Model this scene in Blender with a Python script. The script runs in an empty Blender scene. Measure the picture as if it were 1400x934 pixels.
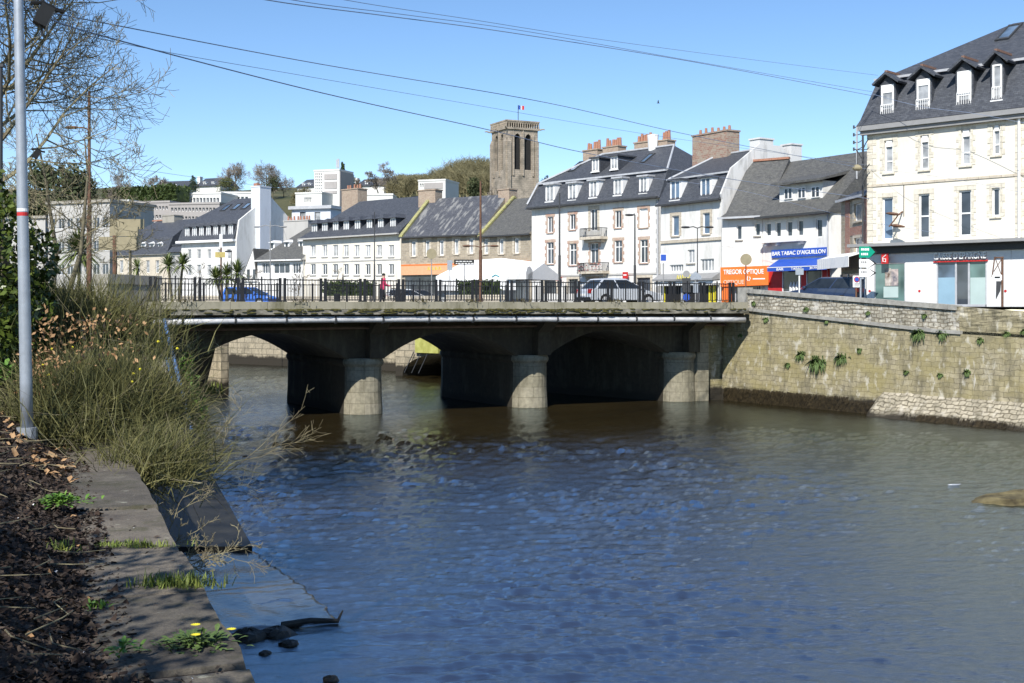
import bpy, math, random
import numpy as np
from mathutils import Vector, Matrix, Quaternion
R = math.radians
rnd = random.Random(7)
F, HOR, ZE = 1650.0, 418.0, 5.4          # focal length in photo pixels, horizon row, eye height above the water
C = bpy.context.scene.collection
def P(px, py, D): return Vector(((px-700)/F*D, D, ZE-(py-HOR)/F*D))
def G(px, py, z):                          # the point of height z seen at a pixel
    D = F*(ZE-z)/(py-HOR); return Vector(((px-700)/F*D, D, z))
def sm(a, b, x):
    t = min(1, max(0, (x-a)/(b-a))); return t*t*(3-2*t)

# ------------------------------------------------------------------ materials
MATS = {}
def nodes(name):
    m = bpy.data.materials.new(name); m.use_nodes = True
    nt = m.node_tree; b = nt.nodes['Principled BSDF']; MATS[name] = m
    return m, nt, b
def N(nt, typ, **kw):
    n = nt.nodes.new(typ)
    for k, v in kw.items():
        if k in n.inputs.keys() if isinstance(k, str) else False: n.inputs[k].default_value = v
        else: setattr(n, k, v)
    return n
def ramp(nt, fac, stops):
    r = nt.nodes.new('ShaderNodeValToRGB'); e = r.color_ramp.elements
    while len(e) < len(stops): e.new(0.5)
    for el, (p, c) in zip(e, stops): el.position = p; el.color = (*c, 1) if len(c) == 3 else c
    nt.links.new(fac, r.inputs['Fac']); return r.outputs['Color']
def noise(nt, scale, detail=4, coord='Object', rough=.6, stretch=None):
    tc = nt.nodes.new('ShaderNodeTexCoord'); out = tc.outputs[coord]
    if coord == 'World':
        pass
    if stretch:
        mp = nt.nodes.new('ShaderNodeMapping'); mp.inputs['Scale'].default_value = stretch
        nt.links.new(out, mp.inputs['Vector']); out = mp.outputs['Vector']
    n = nt.nodes.new('ShaderNodeTexNoise'); n.inputs['Scale'].default_value = scale
    n.inputs['Detail'].default_value = detail; n.inputs['Roughness'].default_value = rough
    nt.links.new(out, n.inputs['Vector']); return n.outputs['Fac']
def mix(nt, fac, a, b, mode='MIX'):
    m = nt.nodes.new('ShaderNodeMix'); m.data_type = 'RGBA'; m.blend_type = mode
    for s, v in (('Factor', fac), ('A', a), ('B', b)):
        i = [x for x in m.inputs if x.name == s and (x.type == 'RGBA' or s == 'Factor')][0]
        if hasattr(v, 'is_linked') or hasattr(v, 'links'): nt.links.new(v, i)
        else: i.default_value = (*v, 1) if isinstance(v, tuple) and len(v) == 3 else v
    return [o for o in m.outputs if o.type == 'RGBA'][0]
def bump(nt, b, h, strength, dist=.02):
    n = nt.nodes.new('ShaderNodeBump'); n.inputs['Strength'].default_value = strength; n.inputs['Distance'].default_value = dist
    nt.links.new(h, n.inputs['Height']); nt.links.new(n.outputs['Normal'], b.inputs['Normal'])
def sc(c, k): return tuple(min(1, x*k) for x in c)
def mat(name, col, rough=.8, var=.2, scale=3, bmp=0, spec=.3, metal=0, col2=None, detail=5, stretch=None):
    if name in MATS: return MATS[name]
    m, nt, b = nodes(name)
    f = noise(nt, scale, detail, stretch=stretch)
    c2 = col2 or sc(col, 1+var)
    nt.links.new(ramp(nt, f, [(.3, sc(col, 1-var)), (.7, c2)]), b.inputs['Base Color'])
    b.inputs['Roughness'].default_value = rough; b.inputs['Metallic'].default_value = metal
    b.inputs['Specular IOR Level'].default_value = spec
    if bmp: bump(nt, b, noise(nt, scale*6, 4), bmp)
    return m
def brick(name, c1, c2, mortar, bw, bh, ms=.012, rough=.85, var=.25, bmp=.5, blot=None, blot_scale=.6, blot_lo=.5, blot_hi=.65, distort=.0, off=.5, stretchz=None):
    m, nt, b = nodes(name)
    tc = nt.nodes.new('ShaderNodeTexCoord'); v = tc.outputs['UV']
    if distort:
        n = nt.nodes.new('ShaderNodeTexNoise'); n.inputs['Scale'].default_value = 2.2; nt.links.new(v, n.inputs['Vector'])
        s = nt.nodes.new('ShaderNodeVectorMath'); s.operation = 'MULTIPLY_ADD'; s.inputs[1].default_value = (distort,)*3
        nt.links.new(n.outputs['Color'], s.inputs[0]); nt.links.new(v, s.inputs[2]); v = s.outputs[0]
    t = nt.nodes.new('ShaderNodeTexBrick'); nt.links.new(v, t.inputs['Vector'])
    t.inputs['Color1'].default_value = (*c1, 1); t.inputs['Color2'].default_value = (*c2, 1); t.inputs['Mortar'].default_value = (*mortar, 1)
    t.inputs['Scale'].default_value = 1; t.inputs['Brick Width'].default_value = bw; t.inputs['Row Height'].default_value = bh
    t.inputs['Mortar Size'].default_value = ms; t.inputs['Bias'].default_value = 0; t.offset = off
    f = noise(nt, 5, 5)
    c = mix(nt, .8, t.outputs['Color'], ramp(nt, f, [(.3, (1-var,)*3), (.7, (1+var*.3,)*3)]), 'MULTIPLY')
    if blot:
        g = ramp(nt, noise(nt, blot_scale, 5, stretch=stretchz), [(blot_lo, (0, 0, 0)), (blot_hi, (1, 1, 1))])
        c = mix(nt, g, c, blot)
    nt.links.new(c, b.inputs['Base Color']); b.inputs['Roughness'].default_value = rough; b.inputs['Specular IOR Level'].default_value = .25
    if bmp:
        iv = nt.nodes.new('ShaderNodeMath'); iv.operation = 'SUBTRACT'; iv.inputs[0].default_value = 1; nt.links.new(t.outputs['Fac'], iv.inputs[1])
        ad = nt.nodes.new('ShaderNodeMath'); ad.operation = 'MULTIPLY_ADD'; nt.links.new(f, ad.inputs[0]); ad.inputs[1].default_value = .7; nt.links.new(iv.outputs[0], ad.inputs[2])
        bump(nt, b, ad.outputs[0], bmp, .03)
    return m
def glass(name, col, rough=.06, var=.5, scale=.6):
    m, nt, b = nodes(name)
    nt.links.new(ramp(nt, noise(nt, scale, 2), [(.35, sc(col, 1-var)), (.65, sc(col, 1+var))]), b.inputs['Base Color'])
    b.inputs['Roughness'].default_value = rough; b.inputs['Specular IOR Level'].default_value = .6
    return m
# walls and roofs
def plaster(name, col, stain, amount=.5):
    """painted render, with rain streaks and grime of its own"""
    m, nt, b = nodes(name)
    f = ramp(nt, noise(nt, 1.2, 6, stretch=(1, 1, .25), rough=.7), [(.48, (0, 0, 0)), (.75, (amount,)*3)])
    c = mix(nt, f, col, stain)
    c = mix(nt, .6, c, ramp(nt, noise(nt, 14, 4), [(.3, (.9, .9, .9)), (.7, (1, 1, 1))]), 'MULTIPLY')
    nt.links.new(c, b.inputs['Base Color']); b.inputs['Roughness'].default_value = .9; b.inputs['Specular IOR Level'].default_value = .15
    bump(nt, b, noise(nt, 30, 3), .15)
    return m
WHITE = plaster('white_render', (.74, .73, .70), (.42, .40, .35), .7)
CREAM = plaster('cream_render', (.77, .725, .635), (.48, .43, .34), .5)
GREYW = plaster('weathered_white_render', (.66, .66, .65), (.24, .23, .21), .9)
BLUEW = plaster('bluish_white_render', (.62, .66, .72), (.45, .47, .5), .4)
CONC = plaster('grey_concrete', (.34, .32, .28), (.14, .13, .10), .8)
PALE = plaster('pale_grey_render', (.45, .44, .42), (.33, .32, .30), .6)
BEIGE = plaster('beige_render', (.58, .52, .42), (.38, .34, .28), .5)
STONE = brick('granite_rubble', (.42, .36, .27), (.30, .26, .20), (.40, .36, .30), .45, .22, .018, distort=.12)
ASHLAR = brick('tower_granite', (.42, .36, .29), (.32, .275, .22), (.22, .2, .17), .8, .4, .02, blot=(.13, .12, .10), blot_scale=.5, blot_hi=.75)
TAN = brick('dressed_tan_stone', (.60, .54, .44), (.52, .46, .37), (.36, .3, .24), .6, .3, .012)
REDBR = brick('red_brick', (.36, .15, .10), (.30, .12, .09), (.45, .4, .35), .22, .075, .01)
SLATE = brick('blue_slate', (.062, .068, .082), (.094, .101, .116), (.03, .033, .04), .22, .11, .006, rough=.5, var=.35, bmp=.35)
SLATEG = brick('grey_slate', (.10, .10, .10), (.14, .14, .13), (.06, .06, .06), .22, .11, .006, rough=.6, var=.4, bmp=.35)
SLATEL = brick('lichen_slate', (.075, .08, .095), (.105, .11, .125), (.05, .05, .06), .22, .12, .006, rough=.6, var=.4, bmp=.4, blot=(.22, .22, .215), blot_scale=2.2, blot_lo=.52, blot_hi=.62, stretchz=(1, .3, .3))
ZINC = mat('zinc_flashing', (.42, .43, .45), .45, .15, 4, spec=.5)
POT = mat('terracotta', (.34, .17, .115), .8, .25, 10)
RIDGE = mat('weathered_ridge_tile', (.20, .12, .09), .8, .3, 8)
CHIMST = brick('chimney_masonry', (.42, .33, .25), (.34, .25, .19), (.4, .36, .3), .3, .12, .012)
CHIMBR = brick('chimney_brick', (.30, .17, .13), (.36, .30, .24), (.42, .37, .3), .3, .15, .012)
WFRAME = mat('white_window_frame', (.78, .78, .77), .4, .05, 3)
DFRAME = mat('dark_window_frame', (.06, .06, .065), .4, .1, 3)
GL = glass('dark_window_glass', (.05, .06, .075))
GLB = glass('blue_window_glass', (.10, .15, .22))
GLC = glass('curtained_window_glass', (.30, .31, .32), .15, .35, 1.5)
GLG = glass('green_shop_glass', (.10, .17, .16))
SHUT = mat('white_shutter', (.80, .80, .79), .6, .04, 3)
DARKIN = mat('dark_interior', (.02, .02, .02), .9, .2, 3)
IRON = mat('black_iron', (.014, .014, .016), .5, .3, 8, spec=.4)
DGREY = mat('dark_grey_metal', (.05, .052, .055), .5, .15, 6)
GALV = mat('galvanised_steel', (.34, .37, .41), .42, .12, 9, metal=.35)
WPAINT = mat('white_paint', (.80, .80, .79), .5, .05, 3)
RUST = mat('rusty_brown_steel', (.13, .07, .045), .75, .35, 7)
RED = mat('red_paint', (.50, .03, .03), .5, .1, 4)
ORANGE = mat('orange_paint', (.80, .17, .03), .5, .06, 4)
PEACH = mat('peach_paint', (.66, .36, .2), .6, .08, 4)
BLUE = mat('blue_paint', (.03, .09, .42), .45, .08, 4)
BLUERAIL = mat('blue_painted_steel', (.08, .17, .36), .5, .25, 9)
GREEN = mat('green_sign_paint', (.0, .27, .17), .4, .05, 4)
YEL = mat('yellow_paint', (.72, .62, .04), .5, .08, 4)
OLIVE = mat('tan_sign_back', (.27, .235, .15), .6, .12, 3)
WOOD = mat('brown_timber', (.14, .075, .045), .8, .3, 5, stretch=(6, 6, 1))
FABW = mat('white_canvas', (.78, .78, .78), .8, .05, 2)
GREYP = mat('grey_fascia', (.27, .27, .27), .5, .08, 3)
BLACK = mat('black_plastic', (.012, .012, .012), .45, .2, 5)
# ------------------------------------------------------------------ mesh building
class MB:
    def __init__(s): s.v = []; s.f = []; s.m = []; s.T = None
    def add(s, vs, fs, mi=0):
        o = len(s.v)
        for p in vs:
            p = Vector(p); s.v.append(tuple(s.T @ p) if s.T else tuple(p))
        for q in fs: s.f.append(tuple(o+i for i in q)); s.m.append(mi)
    def box(s, x0, x1, y0, y1, z0, z1, mi=0):
        s.add([(x0,y0,z0),(x1,y0,z0),(x1,y1,z0),(x0,y1,z0),(x0,y0,z1),(x1,y0,z1),(x1,y1,z1),(x0,y1,z1)],
              [(0,3,2,1),(4,5,6,7),(0,1,5,4),(1,2,6,5),(2,3,7,6),(3,0,4,7)], mi)
    def quad(s, a, b, c, d, mi=0): s.add([a, b, c, d], [(0, 1, 2, 3)], mi)
    def poly(s, pts, mi=0): s.add(pts, [tuple(range(len(pts)))], mi)
    def prism(s, pts, off, mi=0):            # a polygon swept along off
        n = len(pts); off = Vector(off); q = [Vector(p)+off for p in pts]
        s.add(list(pts)+q, [tuple(range(n))[::-1], tuple(range(n, 2*n))]+[(i, (i+1) % n, n+(i+1) % n, n+i) for i in range(n)], mi)
    def tube(s, pts, rad, n=6, mi=0, cap=True):
        pts = [Vector(p) for p in pts]
        if not isinstance(rad, (list, tuple)): rad = [rad]*len(pts)
        vs = []; up = None
        for i, p in enumerate(pts):
            d = (pts[min(i+1, len(pts)-1)]-pts[max(i-1, 0)])
            d = d.normalized() if d.length > 1e-9 else Vector((0, 0, 1))
            if up is None: up = d.orthogonal().normalized()
            up = (up-d*up.dot(d)); up = up.normalized() if up.length > 1e-6 else d.orthogonal().normalized()
            w = d.cross(up)
            for k in range(n):
                a = 2*math.pi*k/n; vs.append(p+(up*math.cos(a)+w*math.sin(a))*rad[i])
        fs = [(i*n+k, i*n+(k+1) % n, (i+1)*n+(k+1) % n, (i+1)*n+k) for i in range(len(pts)-1) for k in range(n)]
        if cap: fs += [tuple(range(n))[::-1], tuple((len(pts)-1)*n+k for k in range(n))]
        s.add(vs, fs, mi)
    def cyl(s, x, y, z0, z1, r0, r1=None, n=12, mi=0):
        s.tube([(x, y, z0), (x, y, z1)], [r0, r0 if r1 is None else r1], n, mi)
    def loft(s, rings, mi=0, cap=True):
        n = len(rings[0]); vs = [p for r in rings for p in r]
        fs = [(i*n+k, i*n+(k+1) % n, (i+1)*n+(k+1) % n, (i+1)*n+k) for i in range(len(rings)-1) for k in range(n)]
        if cap: fs += [tuple(range(n))[::-1], tuple((len(rings)-1)*n+k for k in range(n))]
        s.add(vs, fs, mi)
    def build(s, name, mats, parent=None, loc=(0, 0, 0), rz=0, uv=True, smooth=False):
        me = bpy.data.meshes.new(name); me.from_pydata(s.v, [], s.f)
        if not isinstance(mats, (list, tuple)): mats = [mats]
        for m in mats: me.materials.append(m)
        if len(mats) > 1: me.polygons.foreach_set('material_index', s.m)
        if smooth: me.polygons.foreach_set('use_smooth', [True]*len(me.polygons))
        if uv and len(me.polygons) < 60000:
            u = me.uv_layers.new(name='UVMap').data
            for p in me.polygons:
                a, b, c = abs(p.normal.x), abs(p.normal.y), abs(p.normal.z)
                for li in p.loop_indices:
                    w = me.vertices[me.loops[li].vertex_index].co
                    if c > .85: u[li].uv = (w.x, w.y)
                    elif b >= a: u[li].uv = (w.x, w.z/max(.3, math.sqrt(1-c*c)))
                    else: u[li].uv = (w.y, w.z/max(.3, math.sqrt(1-c*c)))
        me.update()
        o = bpy.data.objects.new(name, me); C.objects.link(o)
        o.parent = parent; o.location = loc; o.rotation_euler = (0, 0, rz)
        return o
def tag(o, label=None, cat=None, group=None, kind=None):
    for k, v in (('label', label), ('category', cat), ('group', group), ('kind', kind)):
        if v: o[k] = v
    return o
def empty(name, loc, rz=0, label=None, cat=None, group=None):
    o = bpy.data.objects.new(name, None); C.objects.link(o); o.location = loc; o.rotation_euler = (0, 0, rz)
    return tag(o, label, cat, group)
def text(s, name, m, parent, x0, x1, z0, z1, y=-.02, ext=.012, rz=0):
    """raised lettering fitted into a box of its carrier's plane"""
    cu = bpy.data.curves.new(name, 'FONT'); cu.body = s; cu.extrude = .01; cu.offset = .012
    t = bpy.data.objects.new(name, cu); C.objects.link(t)
    me = bpy.data.meshes.new_from_object(t); bpy.data.objects.remove(t)
    v = np.zeros(len(me.vertices)*3); me.vertices.foreach_get('co', v); v = v.reshape(-1, 3)
    lo, hi = v.min(0), v.max(0); q = np.empty_like(v)
    q[:, 0] = x0+(v[:, 0]-lo[0])/(hi[0]-lo[0])*(x1-x0)
    q[:, 2] = z0+(v[:, 1]-lo[1])/(hi[1]-lo[1])*(z1-z0)
    q[:, 1] = y-(v[:, 2]-lo[2])/max(1e-6, hi[2]-lo[2])*ext
    me.vertices.foreach_set('co', q.ravel()); me.materials.clear(); me.materials.append(m); me.name = name; me.update()
    o = bpy.data.objects.new(name, me); C.objects.link(o); o.parent = parent; o.rotation_euler.z = rz
    return o
# ------------------------------------------------------------------ buildings
def outer_boxes(mb, x0, x1, z0, z1, w, y0, y1, mi=0):   # four bars of a rectangular frame
    mb.box(x0, x0+w, y0, y1, z0, z1, mi); mb.box(x1-w, x1, y0, y1, z0, z1, mi)
    mb.box(x0+w, x1-w, y0, y1, z0, z0+w, mi); mb.box(x0+w, x1-w, y0, y1, z1-w, z1, mi)
class Bld:
    def __init__(s, name, label, cat, pxL, DL, pxR, DR, zb, group=None):
        s.A = P(pxL, HOR, DL); s.B = P(pxR, HOR, DR); s.A.z = s.B.z = zb; s.zb = zb
        d = s.B-s.A; s.W = d.length; s.rz = math.atan2(d.y, d.x)
        s.u = d.normalized(); s.v = Vector((-s.u.y, s.u.x, 0))
        s.root = empty(name, s.A, s.rz, label, cat, group); s.holes = []; s.pend = []
    def loc(s, px, py, y=0.0):               # where the sight line of a pixel meets the plane y of this building
        d = Vector(((px-700)/F, 1, -(py-HOR)/F)); o = Vector((0, 0, ZE))
        q = s.A+s.v*y; t = (q-o).dot(s.v)/d.dot(s.v); p = o+d*t
        return (p-s.A).dot(s.u), p.z-s.zb
    def rect(s, x0, y0, x1, y1, y=0.0):
        cx, cy = (x0+x1)/2, (y0+y1)/2
        return s.loc(x0, cy, y)[0], s.loc(x1, cy, y)[0], s.loc(cx, y1, y)[1], s.loc(cx, y0, y)[1]
    def hz(s, px, py, y=0.0): return s.loc(px, py, y)[1]
    def part(s, name, mb, mats, **k): return mb.build(name, mats, s.root, **k)
    def window(s, x0, y0, x1, y1, **k): s.window_m(*s.rect(x0, y0, x1, y1), **k)
    def window_m(s, a, b, c, d, frame=None, pane=None, nx=2, nz=1, surround=None, quoin=False, sill=True, rec=.14, sm_=None, shutter=False, name='window', fw=.06, transom=None, label=None, guard=False):
        s.holes.append((a, b, c, d))
        mb = MB(); outer_boxes(mb, a, b, c, d, fw, rec-.04, rec+.04)
        for i in range(1, nx): x = a+(b-a)*i/nx; mb.box(x-fw*.55, x+fw*.55, rec-.038, rec+.038, c+fw, d-fw)
        for i in range(1, nz):
            z = c+(d-c)*i/nz; mb.box(a+fw, b-fw, rec-.036, rec+.036, z-.022, z+.022)
        if transom: z = c+(d-c)*transom; mb.box(a+fw, b-fw, rec-.037, rec+.037, z-.04, z+.04)
        w = s.part(name, mb, frame or WFRAME)
        if label: w['label'] = label
        g = MB(); g.box(a+.01, b-.01, rec+.0, rec+.02, c+.01, d-.01); g.build('pane', pane or GL, w)
        if sill:
            q = MB(); q.box(a-.1, b+.1, -.09, rec-.05, c-.1, c-.003); q.build('sill', sm_ or surround or CONC, w)
        if shutter:
            q = MB(); t = d-(d-c)*shutter; q.box(a+fw, b-fw, .02, rec-.05, t, d-.01); q.build('shutter', SHUT, w)
        if surround:
            q = MB(); k = max(1, int((d-c)/.3)); h = (d-c)/k
            for i in range(k):
                e = .26 if (i % 2 == 0 or not quoin) else .13
                q.box(a-e, a-.002, -.025, .05, c+i*h+.004, c+(i+1)*h-.004); q.box(b+.002, b+e, -.025, .05, c+i*h+.004, c+(i+1)*h-.004)
            q.box(a-.26, b+.26, -.027, .05, d+.003, d+.26); q.build('surround', surround, w)
        if guard:
            q = MB(); q.box(a, b, -.05, -.02, c+.8, c+.84); q.box(a, b, -.05, -.02, c+.1, c+.13)
            n = max(3, int((b-a)/.13))
            for i in range(n+1): x = a+(b-a)*i/n; q.box(x-.012, x+.012, -.047, -.023, c+.1, c+.8)
            q.build('window_guard', WPAINT, w)
        return w
    def hole(s, x0, y0, x1, y1): r = s.rect(x0, y0, x1, y1); s.holes.append(r); return r
    def wall(s, h, depth, m, x0=0.0, x1=None, rev=.2, name='wall'):
        x1 = s.W if x1 is None else x1; mb = MB()
        hs = [(max(a, x0+.02), min(b, x1-.02), max(c, .0), min(d, h-.02)) for a, b, c, d in s.holes if b > x0+.05 and a < x1-.05]
        xs = sorted({x0, x1, *[q for t in hs for q in t[:2]]}); zs = sorted({0.0, h, *[q for t in hs for q in t[2:]]})
        for i in range(len(xs)-1):
            for j in range(len(zs)-1):
                cx, cz = (xs[i]+xs[i+1])/2, (zs[j]+zs[j+1])/2
                if any(a < cx < b and c < cz < d for a, b, c, d in hs): continue
                mb.quad((xs[i], 0, zs[j]), (xs[i+1], 0, zs[j]), (xs[i+1], 0, zs[j+1]), (xs[i], 0, zs[j+1]))
        for a, b, c, d in hs:
            mb.quad((a, 0, c), (a, rev, c), (a, rev, d), (a, 0, d)); mb.quad((b, rev, c), (b, 0, c), (b, 0, d), (b, rev, d))
            mb.quad((a, 0, d), (a, rev, d), (b, rev, d), (b, 0, d)); mb.quad((a, rev, c), (a, 0, c), (b, 0, c), (b, rev, c))
            mb.quad((a, rev, c), (b, rev, c), (b, rev, d), (a, rev, d))
        mb.quad((x0, depth, 0), (x0, 0, 0), (x0, 0, h), (x0, depth, h)); mb.quad((x1, 0, 0), (x1, depth, 0), (x1, depth, h), (x1, 0, h))
        mb.quad((x1, depth, 0), (x0, depth, 0), (x0, depth, h), (x1, depth, h)); mb.quad((x0, 0, h), (x1, 0, h), (x1, depth, h), (x0, depth, h))
        s.wallobj = s.part(name, mb, m); return s.wallobj
    def roof(s, levels, m, gable=None, name='roof'):
        """levels: (xl, xr, yfront, yback, z) from the eaves up; gable: material of upright end faces"""
        mb = MB(); rg = [[(xl, yf, z), (xr, yf, z), (xr, yb, z), (xl, yb, z)] for xl, xr, yf, yb, z in levels]
        for a, b in zip(rg, rg[1:]):
            for k in range(4):
                v = [a[k], a[(k+1) % 4], b[(k+1) % 4], b[k]]
                up = k in (1, 3) and gable and abs(a[k][0]-b[k][0]) < .01
                mb.add(v, [(0, 1, 2, 3)], 1 if up else 0)
        mb.add(rg[0], [(3, 2, 1, 0)]); mb.add(rg[-1], [(0, 1, 2, 3)])
        s.roofobj = s.part(name, mb, [m, gable or m]); return s.roofobj
    def gutter(s, h, x0=-.1, x1=None, y=-.35, m=None, t=.14, name='gutter'):
        mb = MB(); mb.box(x0, (s.W if x1 is None else x1)+.1, y, y+t, h-.08, h+.06); return s.part(name, mb, m or ZINC)
    def chimney(s, x0, x1, z0, z1, y0, y1, m, pots=4, potm=None, sink=2.0, potr=.13, poth=.5):
        mb = MB(); mb.box(x0, x1, y0, y1, z0-sink, z1-.12); mb.box(x0-.07, x1+.07, y0-.07, y1+.07, z1-.12, z1)
        for i in range(pots):
            x = x0+(x1-x0)*(i+.5)/pots; hh = poth*rnd.uniform(.75, 1.15)
            mb.cyl(x, (y0+y1)/2+rnd.uniform(-.1, .1), z1-.02, z1+hh, potr, potr*.75, 8, 1)
        return mb.build('chimney', [m, potm or POT], s.roofobj)
    def chimney_px(s, px0, py0, px1, py1, y, t, m, **k):
        a, b, c, d = s.rect(px0, py0, px1, py1, y); return s.chimney(a, b, c, d, y, y+t, m, **k)
    def dormer(s, x0, x1, z0, z1, yf, yb, roofm, cheek, hood='flat', frame=None, pane=None, nx=2, over=.12, rise=.35, redridge=False, guard=False, shutter=0):
        mb = MB(); ch = .1
        mb.box(x0-ch, x0, yf+.02, yb, z0-.2, z1); mb.box(x1, x1+ch, yf+.02, yb, z0-.2, z1); mb.box(x0, x1, yf+.3, yb, z0-.2, z1)
        d = s.part('dormer', mb, cheek)
        w = MB(); outer_boxes(w, x0, x1, z0, z1, .09, yf-.02, yf+.08)
        for i in range(1, nx): x = x0+(x1-x0)*i/nx; w.box(x-.04, x+.04, yf-.018, yf+.078, z0+.09, z1-.09)
        w.box(x0+.05, x1-.05, yf+.03, yf+.06, z0+.05, z1-.05, 1)
        w.box(x0-.08, x1+.08, yf-.12, yf+.05, z0-.1, z0-.002)
        if shutter: w.box(x0+.09, x1-.09, yf-.01, yf+.03, z1-(z1-z0)*shutter, z1-.09)
        if guard:
            w.box(x0, x1, yf-.1, yf-.07, z0+.65, z0+.69)
            for i in range(7): x = x0+(x1-x0)*i/6; w.box(x-.012, x+.012, yf-.1, yf-.07, z0+.05, z0+.65)
        w.build('window', [frame or WFRAME, pane or GLC], d)
        r = MB(); a, b = x0-ch-over, x1+ch+over; y0 = yf-.3
        if hood == 'gable':
            cx = (a+b)/2
            tri = lambda k: [(a, y0, z1-.05+k), (b, y0, z1-.05+k), (cx, y0, z1+rise+k)]
            r.prism([(a, y0, z1+.002), (cx, y0, z1+rise), (cx, y0, z1+rise+.14), (a-.05, y0, z1+.1)], (0, yb-y0, 0))
            r.prism([(b, y0, z1+.002), (b+.05, y0, z1+.1), (cx+.001, y0, z1+rise+.14), (cx+.001, y0, z1+rise)], (0, yb-y0, 0))
            r.prism([(x0-ch, yf+.01, z1+.003), (x1+ch, yf+.01, z1+.003), (cx, yf+.01, z1+rise-.01)], (0, .1, 0))
            if redridge: r.box(cx-.08, cx+.08, y0+.1, yb, z1+rise+.1, z1+rise+.22, 1)
        elif hood == 'shed':
            r.prism([(a, y0, z1+.002), (a, y0, z1+.14), (a, yb+rise*2, z1+rise+.14), (a, yb+rise*2, z1+rise)], (b-a, 0, 0))
        elif hood == 'hip':
            cx = (a+b)/2
            r.add([(a, y0, z1+.002), (b, y0, z1+.002), (b, yb, z1+.002), (a, yb, z1+.002), (cx, yf+.35, z1+rise), (cx, yb+.4, z1+rise)],
                  [(0, 1, 4), (1, 2, 5, 4), (2, 3, 5), (3, 0, 4, 5), (3, 2, 1, 0)])
        else:
            r.box(a, b, y0+.1, yb, z1+.002, z1+.14)
        r.build('dormer_roof', [roofm, RIDGE], d)
        return d
    def skylight(s, px0, py0, px1, py1, p0, p1):
        """a roof window lying on the slope from (y, z) p0 to p1"""
        a, b = None, None
        def on(px, py):
            d = Vector(((px-700)/F, 1, -(py-HOR)/F)); o = Vector((0, 0, ZE)); sl = Vector((p1[0]-p0[0], p1[1]-p0[1]))
            n = -s.v*sl.y+Vector((0, 0, 1))*sl.x; q = s.A+s.v*p0[0]+Vector((0, 0, p0[1]))
            t = (q-o).dot(n)/d.dot(n); p = o+d*t
            return (p-s.A).dot(s.u), ((p-s.A).dot(s.v)-p0[0])/sl.x
        x0, t1 = on((px0+px1)/2, py0); x1, t0 = on((px0+px1)/2, py1); xc = (x0+x1)/2; w = abs(on(px1, (py0+py1)/2)[0]-on(px0, (py0+py1)/2)[0])/2*.62
        sl = Vector((0, p1[0]-p0[0], p1[1]-p0[1])); nv = Vector((0, -sl.z, sl.y)).normalized(); xv = Vector((1, 0, 0))
        pt = lambda x, t, h: Vector((x, p0[0], p0[1]))+sl*t+nv*h
        mb = MB(); t0, t1 = min(t0, t1), max(t0, t1)
        for xa, xb, ta, tb in ((xc-w, xc-w+.09, t0, t1), (xc+w-.09, xc+w, t0, t1), (xc-w+.09, xc+w-.09, t0, t0+(t1-t0)*.1), (xc-w+.09, xc+w-.09, t1-(t1-t0)*.1, t1)):
            mb.prism([pt(xa, ta, -.03), pt(xb, ta, -.03), pt(xb, tb, -.03), pt(xa, tb, -.03)], nv*.13)
        w_ = mb.build('skylight', DGREY, s.roofobj)
        g = MB(); g.prism([pt(xc-w+.05, t0, .02), pt(xc+w-.05, t0, .02), pt(xc+w-.05, t1, .02), pt(xc-w+.05, t1, .02)], nv*.03, 1)
        g.build('skylight_pane', [GLB, GLB], s.roofobj)
ZS = 5.35
def pipe(b, px, z0, z1, y=-.12, r=.05, m=None, name='downpipe'):
    x = b.loc(px, 350)[0]; mb = MB(); mb.tube([(x, y, z0), (x, y, z1)], r, 8); return b.part(name, mb, m or ZINC)

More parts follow.
